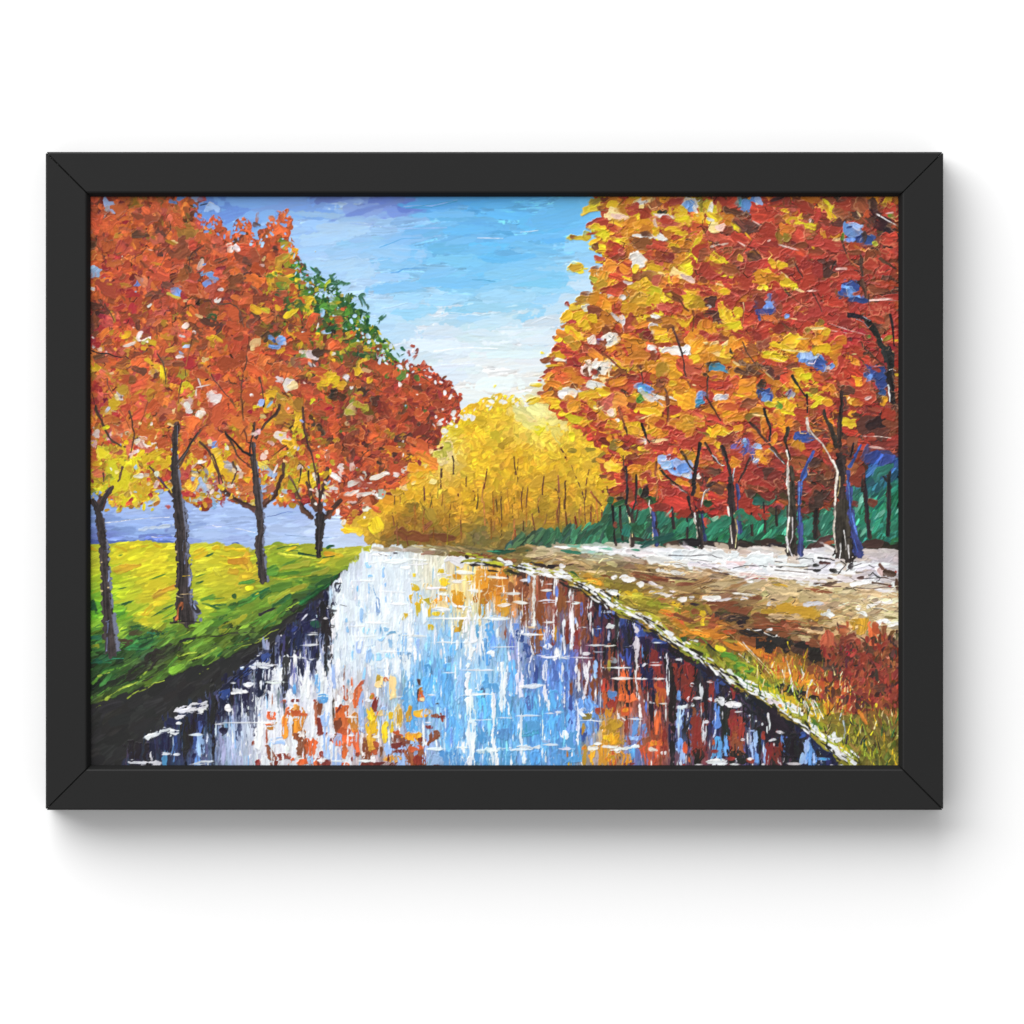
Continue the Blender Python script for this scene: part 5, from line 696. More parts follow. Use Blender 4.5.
tile(330, 375, Z, """ye 30 60 80 110;ye 100 90 110 90 20;wh 125 25 50 50;wh 170 90 40 50;bo 190 60 80 60;go 70 100 90 40;bk 30 160 80 80;bk 110 170 80 70;bk 350 200 90 130 70;br 290 90 110 110;db 260 60 80 60;gm 190 210 60 50;cm 170 280 110 80 -20;gy 260 240 80 120 -70;gy 160 300 90 50;cm 150 380 70 60;bk 135 375 16 24;ro 40 270 110 150;orr 30 420 90 110;br 380 50 110 60;orr 360 60 110 50 30;ye 310 30 70 50;ro 430 170 90 60 20;dr 480 130 140 60 20;ro 500 50 110 60;gm 570 30 80 80;gm 680 30 50 50;re 625 50 90 80 20;br 610 110 70 80;db 700 100 70 60;dr 810 110 90 60 30;ro 810 110 60 70;ro 790 170 80 40;dr 790 110 80 20 -50;ro 910 90 110 24 -55;ro 940 50 40 30;pk 925 70 50 8 -55;or 700 200 170 110;wh 680 152 30 14;wh 550 85 40 50;br 590 120 50 50;or 550 210 60 110 80;or 490 200 80 60;dr 460 270 110 90 70;br 540 290 60 110;db 540 310 50 80 80;gm 595 245 36 50;lb 598 240 16 24;ro 680 320 180 110 10;gm 760 270 50 36;db 740 260 30 40;ro 870 240 130 90;dr 850 270 60 60;ro 900 310 130 60;or 880 330 80 40;ro 960 210 50 90 80;ro 970 270 80 40 30;dr 920 260 40 40;wh 835 330 30 40;wh 890 270 20 20;db 800 370 60 70;wh 850 380 60 50;wh 900 440 40 50;dr 710 420 100 130 80;db 700 380 50 40;dr 810 460 110 90 -40;dr 800 500 110 60 -50;ro 580 430 90 50;dr 270 340 140 90;br 240 360 90 80;br 380 350 80 60;orr 410 370 150 60 -20;ro 420 430 150 80 -40;dr 260 440 90 60 40;orr 230 430 70 110;orr 330 470 110 110;ro 380 530 110 90;br 170 480 70 130 70;ol 460 470 60 90 -60;bk 550 500 110 90;ol 540 540 80 40;db 610 490 110 50 -20;br 620 530 70 40;wh 573 525 20 24;orr 700 570 170 90;or 700 600 140 60;orr 500 590 170 60 10;or 200 580 140 80 20;or 240 590 90 50;dr 400 640 140 50;db 530 640 110 60 10;br 430 650 110 40;db 150 640 90 90 60;br 110 620 50 110;ro 50 670 110 130;orr 300 680 170 90;orr 380 740 70 60 50;db 400 720 120 60 80;bk 400 700 60 50;db 480 710 40 90 60;ro 470 690 60 90;ro 550 660 80 70;wh 540 568 24 16;wh 575 640 20 50;wh 420 780 110 30;wh 370 800 50 24;wh 520 790 50 40;wh 40 800 80 40;wh 300 850 60 30;wh 250 820 50 24 50;ro 470 820 90 50;ro 560 760 90 80;dr 180 820 110 60;ro 380 840 130 40;ro 640 700 130 60;dr 620 760 80 40;wh 80 730 0 0;bo 700 650 90 50;yo 720 670 150 60;ye 750 690 120 60;cm 745 710 30 50;bo 830 700 80 70;yo 680 820 140 70;ye 750 780 110 60;yo 820 760 60 60;wh 580 770 30 24;yo 590 840 60 40;cm 650 840 50 40;gy 900 600 130 150 70;cm 880 660 70 90 80;cm 800 600 60 60;ye 950 450 150 110;ye 1000 560 60 110;dr 380 250 40 90;go 50 510 50 50 -60;gm 90 440 40 24;or 30 60 0 0;br 60 560 60 60;gm 440 10 50 40;dr 990 270 40 16;ro 980 330 40 20 40
/db 10 310 590 260 630 205 700;/br 16 200 80 160 160 120 240;/bk 10 965 640 970 720 978 780;/db 12 875 740 868 850;/gd 8 720 10 780 50;/orr 10 780 150 850 150""", **{**LW, 'sc': .84})
tile(320, 380, 3.938, """orr 70 480 90 50;orr 110 470 90 30;ro 40 470 50 60;orr 85 520 40 40;orr 110 555 30 24;wh 130 440 80 16;wh 240 375 70 20;wh 60 380 40 16;wh 180 445 50 16;wh 130 400 50 20;orr 180 480 60 40;go 140 520 40 30;wh 90 560 30 24;dr 290 400 70 24;orr 310 360 60 30;orr 200 500 50 24;ro 180 410 130 24;orr 270 420 90 20;wh 60 430 40 14;gd 40 655 24 10 -20;wh 300 370 30 16;wh 330 350 24 30;go 300 440 40 30;bo 400 300 80 30;yo 390 350 60 40;bo 340 400 50 30""", **LW)
tile(80, 380, 3.938, """/db 34 73 515 85 460 120 430;/db 24 40 470 60 490 75 520;/bk 6 680 180 690 200;/db 30 705 500 695 400 683 310;/db 26 720 500 770 450 800 370;/db 26 695 515 620 475 560 430;/db 8 555 430 545 370 520 310 490 260;/bk 14 680 300 640 280 570 210;/db 16 680 260 700 190;/db 28 920 545 880 510 850 440;/db 20 935 520 910 460 890 400;/db 24 945 530 955 430 975 340;/db 28 965 545 1000 500 1030 470""", idf=left_id, h=1.0)

for k in range(160):           # bright touches low in the left row
    x, y = rng.uniform(90, 335), 505 - abs(rng.normal(0, 55))
    if not lf(x, y):
        continue
    CUR[0] = left_id(x, y)
    c = P[rng.choice(['ye', 'pk', 'wh', 'lb', 'ly', 'go', 'bo', 'ye', 'cm', 'cr', 're'])]
    dab(x, y, rng.uniform(2.5, 7), rng.uniform(1.6, 4.5), rng.uniform(0, 180), vary(c, .05), h=1.2, e=.5, warp=.25, tail=.5)
for a, b, n, o in ((3, 26, 110, 1.5), (26, KE, 160, 2.5), (KE, len(leaf_poly), 120, 3)):      # torn outline, with nicks of what lies behind
    rim(leaf_poly, a, b, n, lz, left_id, (1.6, 5), o)
for k in range(170):
    j = rng.integers(3, KE); t = rng.random()
    p = np.array(leaf_poly[j], float) * (1 - t) + np.array(leaf_poly[j + 1], float) * t + rng.normal(0, 3.5, 2)
    if p[1] > 430:
        continue
    CUR[0] = SKY
    dab(p[0], p[1], rng.uniform(2, 5), rng.uniform(1.2, 2.6), rng.uniform(0, 180), sky(p[0] + 12, p[1] - 8), h=.5, e=.5, warp=.25)

trunk(LT[1], [(176, 422), (175, 448), (175, 474), (178, 500), (181, 530)], [4, 6, 9, 11, 12], hiw=.22)
trunk(LT[1], [(176, 466), (186, 452), (198, 432)], [3.5, 2.6, 1.6], hi=None)
trunk(LT[2], [(253, 440), (255, 470), (258, 500), (260, 520)], [4, 6, 8, 8.5], hiw=.2)
trunk(LT[0], [(92, 496), (97, 508), (101, 530)], [3, 7, 9], hi=None)
trunk(LT[0], [(112, 486), (103, 500), (99, 512)], [3, 4.5, 6], hi=None)

# ------------------------------------------------------------------ right row of trees
SHW, SBL = rgb(206, 196, 180), rgb(58, 68, 122)
def rtrunk(i, pts, w, hi=None, his=1, hiw=.3, dark=rgb(58, 48, 45)):
    trunk(i, pts, w, hi=hi, his=his, dark=dark, hiw=hiw)
rtrunk(RT[0], [(624, 457), (627, 474), (627, 505), (632, 520), (632, 547)], [1.5, 2.5, 3.5, 5, 5.5], SHW, 1)
rtrunk(RT[0], [(637, 487), (634, 505), (632, 516)], [2, 2.5, 3])
rtrunk(RT[1], [(637, 474), (645, 490), (652, 506), (655, 525), (656, 546)], [3, 5, 5.5, 6, 7], SHW, 1)
line([(653, 505), (654, 525), (657, 545)], SBL, 3, 4.5)
rtrunk(RT[2], [(694, 477), (691, 498), (696, 517), (700, 532), (701, 548)], [6, 5, 6, 6.5, 8], SHW, 1)
line([(702, 492), (702, 515), (705, 540)], SBL * .9, 2, 3.5)
rtrunk(RT[3], [(730, 465), (731, 483), (732, 509), (733, 530), (733, 549)], [6, 7.5, 8, 9, 11])
line([(736, 485), (738, 508), (740, 534)], SBL, 4.5, 6)
rtrunk(RT[3], [(788, 462), (791, 483), (792, 509), (792, 530), (791, 556)], [6, 8, 10, 10, 11])
line([(801, 478), (800, 508), (801, 556)], SBL, 5, 6.5)
rtrunk(RT[4], [(838, 452), (840, 470), (842, 500), (845, 530), (846, 560)], [13, 15, 17, 19, 24], dark=rgb(52, 44, 41))
line([(848, 472), (850, 509), (855, 535), (861, 557)], SBL, 5, 10)
line([(852, 466), (859, 446)], SBL * .8, 4, 3)
for p, w in (([(861, 472), (866, 500), (870, 539)], 4.5), ([(888, 537), (889, 487), (889, 453)], 4.5), ([(816, 492), (816, 539)], 6), ([(672, 505), (674, 528)], 3), ([(687, 517), (687, 541)], 2.5), ([(751, 510), (752, 535)], 2.5), ([(764, 515), (765, 532)], 2), ([(777, 500), (777, 525)], 3), ([(640, 500), (636, 520)], 2), ([(620, 505), (623, 540)], 2.5), ([(612, 505), (616, 545)], 2)):
    CUR[0] = HEDGE
    line(p, rgb(54, 42, 38), w, w * 1.1, n_amp=.5)

rleaf_poly = [(588, 190), (900, 190), (900, 452), (868, 452), (850, 480), (838, 500), (806, 512), (786, 500), (768, 514), (745, 510), (722, 516), (700, 506), (682, 510), (662, 508), (640, 500), (626, 504), (612, 492), (606, 478), (604, 456), (616, 452), (602, 440), (586, 428), (566, 414), (552, 402), (548, 398), (550, 382), (556, 364), (562, 348), (570, 332), (576, 322), (588, 316), (602, 302), (602, 284), (610, 264), (606, 248), (604, 236), (610, 222), (612, 212), (604, 204)]
rz = zones("""
600 205 18 1.2 ye am am ro re
620 215 25 1.2 am ro am ye re re
590 240 14 1.5 ye re gy re
620 250 25 1.2 am ro ye re am re
660 225 30 1.2 re ye sa ro am re
690 215 20 1.5 ye am re am re
650 270 35 1.2 re am sa ye am re
605 290 22 1.4 am am ro ye re
600 320 28 1.5 am ye am ro yo re
575 340 22 1.6 am yo ro ye re
560 365 20 1.6 re am ro re
570 390 25 1.6 am yo ro wh re
620 350 30 1.4 am yo ro ye re re
650 320 30 1.3 ye am yo re am re
640 380 30 1.3 ro am yo re re
690 340 30 1.3 ye yo am re ro re
700 290 30 1.3 re sa am ye re re
730 230 28 1.2 re dr db re
715 310 25 1.1 re ro am re
760 230 30 1.2 re dr re sa br
790 215 25 1.2 re am br re
830 220 25 1.2 re br db re
880 220 25 1.2 db br re dr
850 270 35 1.2 re rd br re dr db
800 270 35 1.3 re rd re dr
770 300 30 1.2 re rd re
820 310 30 1.3 re re rd
875 310 25 1.2 re re br db
780 345 25 1.2 re yo am br
810 360 25 1.2 am re yo re
845 360 25 1.3 re re cr
870 370 25 1.0 re db br
730 360 25 1.3 am br yo re
740 400 30 1.4 am orr re yo
700 400 30 1.4 am orr re yo ro re
660 410 30 1.4 re am yo ro re
600 410 25 1.4 am yo re ye re
625 430 22 1.5 re am yo ro ye re
640 460 25 1.3 re am ro dr ye re
670 450 25 1.4 re sa am re re
690 470 25 1.3 re am ro dr re
630 490 16 1.3 re br am dr
660 500 20 1.6 re re rd
720 440 30 1.3 re am orr rd re
710 490 25 1.2 rd db re dr
760 440 25 1.3 re orr rd
750 480 25 1.6 re re rd
800 420 25 1.2 orr ye re am
830 410 25 1.0 ye re am re
800 460 30 1.3 rd re br db
780 495 20 1.2 rd db br
850 420 25 1.2 re br db
880 430 25 1.3 db br dr re
860 460 20 1.0 dr br db
820 490 16 1.2 br dr db
""")
rf, _, _ = inside(rleaf_poly)
for x, y in scatter(rleaf_poly, 6):
    CUR[0] = right_id(x, y)
    dab(x, y, 17, 11, rng.normal(5, 30), vary(P[rng.choice(['re', 'ro', 'orr', 're', 'rd'])] * .92 if rng.random() < .65 else rz(x, y) * .9, .1), h=.6, e=.22)
for x, y in scatter(rleaf_poly, 6.6):
    CUR[0] = right_id(x, y)
    dab(x, y, rng.uniform(10, 21), rng.uniform(5.5, 11), rng.normal(8, 28), vary(rz(x, y), .09, .02), h=rng.uniform(.8, 1.5), e=.22, ridge=1.1, tail=.6, warp=.18, mix=.2)
for x, y in scatter(rleaf_poly, 8):
    CUR[0] = right_id(x, y)
    c = rz(x, y)
    q = rng.random()
    c = c * .6 if q < .3 else np.clip(c * .8 + np.array((.22, .17, .12)), 0, 1) if q < .8 else c
    line([(x, y), (x + rng.normal(0, 4), y + rng.normal(0, 2)), (x + rng.uniform(3, 8), y + rng.normal(0, 3))], c, rng.uniform(.8, 2.2), .6, h=1.5)
for k in range(90):
    j = rng.integers(24, 38)
    a, b = np.array(rleaf_poly[j], float), np.array(rleaf_poly[(j + 1) % len(rleaf_poly)], float)
    p = a + (b - a) * rng.random() + rng.normal(0, 4, 2)
    CUR[0] = RT[1]
    dab(p[0] - 2, p[1], rng.uniform(6, 14), rng.uniform(3, 6), rng.normal(-8, 25), vary(P[rng.choice(['ye', 'am', 'yo', 'br', 're', 'ye'])], .08), h=1.3, e=.3, ridge=1.0)
for k in range(80):
    j = rng.integers(7, 23)
    a, b = np.array(rleaf_poly[j], float), np.array(rleaf_poly[j + 1], float)
    p = a + (b - a) * rng.random() + rng.normal(0, 4, 2)
    CUR[0] = right_id(*p)
    dab(p[0], p[1], rng.uniform(4, 12), rng.uniform(3, 7), rng.normal(8, 35), vary(rz(*p), .1), h=1.1, e=.4, ridge=.9)
for k in range(170):           # broad loaded dabs
    x, y = rng.uniform(560, 895), rng.uniform(200, 470)
    if not rf(x, y):
        continue
    CUR[0] = right_id(x, y)
    c = rz(x, y)
    dab(x, y, rng.uniform(14, 24), rng.uniform(8, 12), rng.normal(8, 24), vary(c, .05, .01), h=1.5, e=.26, ridge=1.3, tail=.4, warp=.16, edge=np.clip(c * .55 + np.array((.46, .36, .26), np.float32), 0, 1) if rng.random() < .5 else None)  # half of them get the highlight-coloured rim
for k in range(95):            # loaded yellow and gold dabs on the sunny side
    x, y = rng.normal(640, 55), rng.uniform(200, 420)
    if not rf(x, y):
        continue
    CUR[0] = right_id(x, y)
    dab(x, y, rng.uniform(11, 20), rng.uniform(6, 10), rng.normal(6, 22), vary(P[rng.choice(['ye', 'yo', 'ye', 'am', 'bo', 'ly'])], .05, .01), h=1.5, e=.28, ridge=1.3, tail=.4, warp=.18)
RW = dict(idf=right_id, h=1.5, e=.28, va=.05, ridge=1.3, edge=.55, tail=.5, warp=.17, mix=.08, sc=1.2)
tile(540, 193, Z, """ye 415 95 150 70 -30;ly 400 110 90 40 -30;ol 440 60 90 40 -20;br 490 120 80 36 8;am 560 70 130 60 -20;ye 580 95 90 50;am 640 70 90 50;re 660 55 50 50;yo 700 60 80 40;cm 800 80 130 60 -10;wh 790 75 70 36;am 830 40 90 50;cm 590 180 120 80 30;pk 640 190 110 40 10;am 650 130 110 50;re 740 120 90 70;br 900 80 90 140 60;yo 990 50 90 60 40;bk 970 150 70 50 10;wh 980 180 110 30 8;re 820 170 100 90 30;sa 960 230 150 60 25;re 460 230 150 60 -25;re 520 260 140 60;ye 440 280 150 60 20;ly 470 310 110 60 30;ye 300 355 130 40 8;br 265 345 40 24;ye 370 320 60 60;re 430 310 90 14 -14;ly 500 350 60 24 70;go 620 250 90 90;ye 610 260 70 40;am 700 250 110 60;re 590 280 90 50 20;yo 820 260 110 80 20;am 840 280 100 60 30;ye 610 370 130 60 14;ly 600 370 70 34 20;am 720 320 140 50;yo 720 300 100 30;wh 880 345 150 30;wh 960 350 70 40;db 830 320 60 30;ye 915 300 50 60;ly 920 385 50 40;am 760 390 130 60 10;br 830 410 170 70 15;re 950 420 150 70 20;ye 470 435 130 50 8;br 435 430 50 50 50;ye 470 460 80 20;re 600 460 130 90 20;am 690 470 100 110 70;re 490 520 90 30 5;br 600 520 150 40;re 640 550 130 34 15;wh 785 530 130 90 10;wh 740 500 60 40;re 900 500 130 70 25;ye 290 590 110 70 8;go 290 590 80 50;ye 350 595 50 14;br 440 605 80 44;am 540 620 160 90 -30;yo 500 690 110 150 -80;go 510 660 60 90 90;gy 410 675 60 40;go 470 740 90 70;re 640 620 150 70 20;re 620 670 100 40 25;am 680 600 90 60;am 700 720 60 60;go 900 590 130 80 10;ye 890 580 110 40 20;cm 960 630 40 14;ye 920 640 80 20;br 870 680 130 90 15;sa 930 690 130 70;ye 800 720 70 120 60;ye 880 770 150 110 20;ly 890 770 90 70;ye 1000 810 60 80;yo 720 770 110 60 15;go 740 830 130 70;am 730 800 90 60;wh 700 710 110 24 8;re 580 760 140 60 -20;re 600 780 100 50;wh 560 815 60 40;wh 650 820 50 40;br 390 810 120 60;am 460 830 130 60;ye 310 830 50 40;re 300 855 60 20;br 760 650 60 80;ye 760 590 50 60;sa 640 455 40 60;pk 910 240 24 60""", **RW)
tile(660, 193, Z, """wh 240 80 120 80 10;bl 225 100 50 80 80;bl 250 110 60 40;wh 285 150 24 90;gy 345 90 90 110 80;ol 330 80 50 80;ye 385 80 50 70 60;wh 400 110 30 70;ye 310 190 90 70;ye 430 190 110 60 30;go 440 180 50 30;wh 400 210 60 20 20;ye 160 160 110 80 30;ly 170 195 120 34 5;re 60 110 110 60 30;ye 80 130 24 80;wh 40 182 90 24 8;bk 30 150 50 24;sa 110 245 210 60 12;re 60 220 150 50 10;am 60 60 130 60 20;yo 40 40 80 24;re 130 60 90 60;ye 120 280 100 40 5;am 60 320 60 60;yo 130 390 130 50 5;ye 100 430 100 50;re 150 350 90 40;db 225 385 40 40;wh 15 355 40 30;am 230 400 60 60;ye 335 355 90 60 50;ly 295 450 110 100 -45;ly 210 580 140 110 -40;go 180 540 140 40 -30;cm 180 640 140 50 20;pk 200 660 110 30 20;ye 420 550 130 80 30;ly 480 580 180 80 40;go 480 590 120 50 40;re 340 440 120 90 -30;br 350 490 90 90;sa 490 360 200 60 20;re 540 400 130 50 15;cm 410 275 90 60 10;pk 480 270 60 50;am 560 240 90 70 40;am 540 180 110 60 20;br 540 290 100 60;re 640 370 120 60 30;br 590 490 110 80 -20;ye 640 510 40 40;sa 640 560 90 40;re 400 620 200 90 -10;re 330 600 90 110 -60;br 600 620 130 60;yo 500 760 130 70 12;ye 480 770 90 40;cm 470 720 70 14 20;sa 600 800 60 16 20;re 380 780 160 60 20;am 360 700 90 40;br 340 680 70 40;go 270 820 140 110;ye 240 830 80 80;sa 160 780 120 50 25;re 220 740 80 50;am 120 680 80 60;ye 60 680 60 60;ly 50 830 90 60;am 30 700 60 90;re 90 760 130 60 20;br 30 520 110 80;dr 70 500 70 70;am 150 520 110 50 -30;br 170 450 110 40;cb 665 80 60 110 -80;bl 690 100 70 90;wh 750 80 70 60;bl 740 50 40 60;bl 690 150 80 30;lb 780 70 50 60;db 580 140 110 50 20;re 580 60 130 90 -30;re 460 60 120 70;am 465 110 40 80;db 690 250 160 110 30;db 720 300 60 80 70;ye 700 350 70 14 50;br 540 450 60 60;re 820 170 160 90 10;re 890 220 150 110;re 850 310 190 110;rd 920 60 110 60;db 930 40 90 30;am 985 130 16 70 90;br 960 210 110 60;br 1000 70 60 60;ol 960 350 90 90;br 990 390 70 70;wh 940 412 70 20 10;pk 1000 480 50 16 20;rd 850 420 190 90 20;re 950 470 150 80;db 740 510 110 90;db 700 600 30 160 95;re 820 570 110 80;rd 700 640 110 110;yo 840 660 150 110;ye 850 610 120 30 10;am 880 690 110 60;ye 940 560 130 50 20;ye 880 560 40 60;cm 980 650 60 16 40;ye 1010 720 50 50 40;ye 810 750 60 40;sa 920 790 60 20;re 900 740 90 70;re 640 700 110 90;br 760 820 110 80;nb 840 850 60 40;re 960 800 90 80;pk 460 410 24 90 80;pk 860 375 24 12;pk 640 400 80 10 30;pk 760 235 60 8 30""", **RW)
tile(780, 193, Z, """ye 395 110 130 90 40;ly 420 140 80 60 20;ly 370 80 70 24 40;ye 130 220 60 90 80;ly 195 255 140 60 10;ye 160 200 60 60;sa 190 220 70 20;pk 240 220 24 50;yo 380 320 60 90 100;re 380 320 24 50;am 250 350 50 50;re 440 280 90 80 20;bl 580 300 140 100 40;bl 540 380 40 80 90;lb 575 250 110 40 20;nb 630 350 60 60;nb 545 268 40 16;nb 700 375 100 60 -20;nb 690 350 80 30 30;db 660 360 40 80;gy 755 400 40 36;ye 660 445 60 24;ye 600 425 60 20 40;cm 440 380 50 50;gm 490 340 30 60;db 580 170 80 60;db 460 230 90 60;br 500 150 130 110;re 530 70 150 90;br 600 90 60 80;br 660 120 110 110 30;or 700 170 90 70;cm 620 160 50 12 60;sa 660 205 60 10 40;am 720 40 130 50 15;yo 760 50 50 60;ye 850 50 90 60 -60;am 910 50 50 50;db 760 120 110 60 45;bk 800 210 160 110 30;bk 860 310 170 80 30;wh 840 210 130 10 30;br 850 110 110 60;re 875 120 60 80;pk 870 155 50 12;re 915 210 30 70 90;gm 880 190 60 40;re 850 370 130 90;re 880 470 110 90;re 820 480 100 60;br 740 450 110 50 40;db 740 450 60 40;re 590 420 110 60 20;br 560 470 110 40;re 500 520 110 80;re 760 540 150 60 25;br 700 500 110 80;sa 770 590 110 10 10;re 720 570 110 90;br 700 640 110 60;re 830 640 90 110;db 880 660 70 110 80;db 880 770 110 60;br 760 760 130 60;re 800 720 110 60;sa 710 705 110 16 10;re 700 670 150 50;nb 520 750 100 110 40;nb 590 740 110 80 30;bl 570 800 100 70 30;nb 630 830 80 40;bl 510 740 24 80 100;re 610 790 60 30;bk 650 720 60 50 40;br 380 640 120 90;db 370 580 110 110 60;db 310 540 80 60;gm 250 520 60 40;rd 230 590 180 130 30;re 220 680 130 110;re 110 610 150 70 20;br 100 530 80 60;re 300 480 130 70;br 300 440 130 60;ye 250 410 60 30 60;sa 330 440 110 10 35;sa 400 490 60 10;re 400 410 150 80;re 300 370 110 60;br 230 330 70 60;ye 80 720 120 60 25;ye 40 690 90 34 40;ly 110 740 60 40;cm 30 640 90 12 40;cm 160 770 60 16 20;am 20 670 40 60;ye 20 570 60 50;sa 90 600 110 16 8;re 60 470 110 60;sa 60 490 60 14 30;pk 60 425 120 12;re 120 320 160 130;am 60 300 90 80;ol 40 350 60 60;br 150 410 110 40;rd 50 60 90 80;pk 170 60 60 10;br 240 120 60 80;re 180 90 110 60;am 260 50 130 40 20;am 300 20 70 40;re 300 170 60 100;sa 340 250 60 16 40;am 60 180 60 60;ye 40 140 30 60 100;sa 100 130 80 20;rd 470 600 110 40;pk 490 595 80 16;re 560 640 130 60;re 470 680 90 60;re 330 780 160 110;rd 150 820 160 60;sa 390 770 60 12 -30;pk 250 770 60 10;re 880 830 130 50;re 800 840 110 40;pk 870 840 110 10 10
/db 22 490 380 510 440 530 490;/br 20 530 490 570 550 620 600;/db 34 640 480 640 580 650 660;/db 34 640 680 670 770 690 860;/db 16 120 560 150 620 180 660;/db 18 40 760 90 820;/db 14 260 790 300 860;/db 20 440 540 410 600;/db 26 780 510 860 560 920 600;/db 10 830 620 870 600""", **RW)
tile(530, 295, Z, """am 340 150 150 70 -20;ye 300 165 110 60 -30;ye 400 150 90 40 -20;ye 350 90 110 50;re 290 75 40 40;br 380 60 60 30;wh 450 100 60 50;go 460 30 110 60;am 520 30 110 70;am 620 80 130 90;yo 600 85 80 70;re 690 100 90 80;br 580 180 170 90 35;am 610 190 120 60 40;br 500 130 90 70;br 620 270 110 80;re 700 270 60 60;wh 690 190 120 24 40;wh 740 220 24 110;pk 720 180 40 24 40;go 850 40 170 80;yo 830 120 170 70 10;ye 960 50 90 90;am 900 140 90 80;re 800 220 90 110 40;sa 810 260 80 30;re 960 110 110 50;br 1000 90 50 60;wh 990 175 60 30;am 880 240 90 40;wh 970 250 80 50;ye 980 270 60 30;ye 430 240 80 60 -40;am 520 270 100 90;ye 490 190 60 50;br 490 330 0 0;am 290 310 110 60 20;ye 370 310 100 60 30;am 320 360 150 90 20;go 300 350 80 50;br 190 330 24 20 -30;re 220 425 80 60 10;re 300 450 110 60 20;re 440 430 190 90 10;br 500 470 160 90 20;am 520 470 110 60 40;go 360 400 60 80 70;re 380 490 100 40;yo 440 510 80 40;wh 640 355 130 80 15;wh 610 340 80 40;gr 630 370 24 10;pu 555 370 50 50;br 560 400 110 90 30;wh 480 360 60 60;pk 500 350 30 60;yo 770 330 110 50 10;am 800 370 180 60 10;br 930 330 90 90 40;dr 920 320 60 60;ye 1000 330 50 60;am 740 440 90 60 -10;re 740 445 70 50;yo 640 430 90 60 -20;ye 660 520 140 50 30;am 840 420 110 70;am 800 410 90 50;wh 970 430 60 50 30;re 960 480 90 90;dr 960 490 60 70;am 880 480 130 60 10;am 820 540 150 60;go 800 570 110 40;ye 690 580 110 50 20;yo 920 560 110 80;br 880 560 80 50;ye 200 480 130 50;br 140 510 70 36;re 190 510 50 40;ye 210 555 110 12 -3;ye 110 455 30 14;wh 250 510 110 20;re 340 550 130 90 10;am 290 640 170 110 10;orr 260 640 110 90 20;re 400 600 90 70;am 170 690 110 50 20;yo 130 640 90 30 -20;ye 40 705 80 24 8;re 100 640 60 14 -20;re 80 670 30 20;wh 460 580 90 80 30;pk 450 590 60 90 70;br 440 610 40 60;wh 570 590 120 110;wh 520 550 60 60;bk 548 578 20 24;db 515 610 60 40 30;re 510 600 50 40;am 590 650 70 50;cm 600 670 60 40 -30;wh 520 710 130 50 10;ye 600 760 110 50 5;yo 620 750 90 24;br 700 620 130 60 -20;re 740 720 190 90;re 820 660 150 60 -10;dr 780 640 110 40;am 700 680 110 50 -25;re 940 650 80 80;am 1000 680 50 70;bl 880 720 130 50 10;cb 890 740 80 50;ye 850 800 60 110 60;gm 870 810 50 80 50;cm 920 800 110 24 50;am 700 820 170 90;re 580 840 150 60;ye 470 790 150 60 -10;yo 440 830 90 50;am 340 840 110 60 -20;wh 310 770 130 60;wh 260 790 60 50;ye 220 740 60 24;br 350 720 60 40;re 310 850 50 50 60;br 160 800 50 80 60;yo 100 830 130 50;ye 30 835 70 30;ye 200 840 90 50;yo 140 780 60 24;sa 800 540 24 50;br 640 840 60 50;db 740 760 60 24 30;sa 980 760 60 20;wh 990 810 60 24 20
/br 20 590 470 660 530 730 590;/db 16 870 560 880 630 890 700;/pk 8 660 150 720 200 740 280;/cm 5 270 690 330 680 370 740""", **RW)
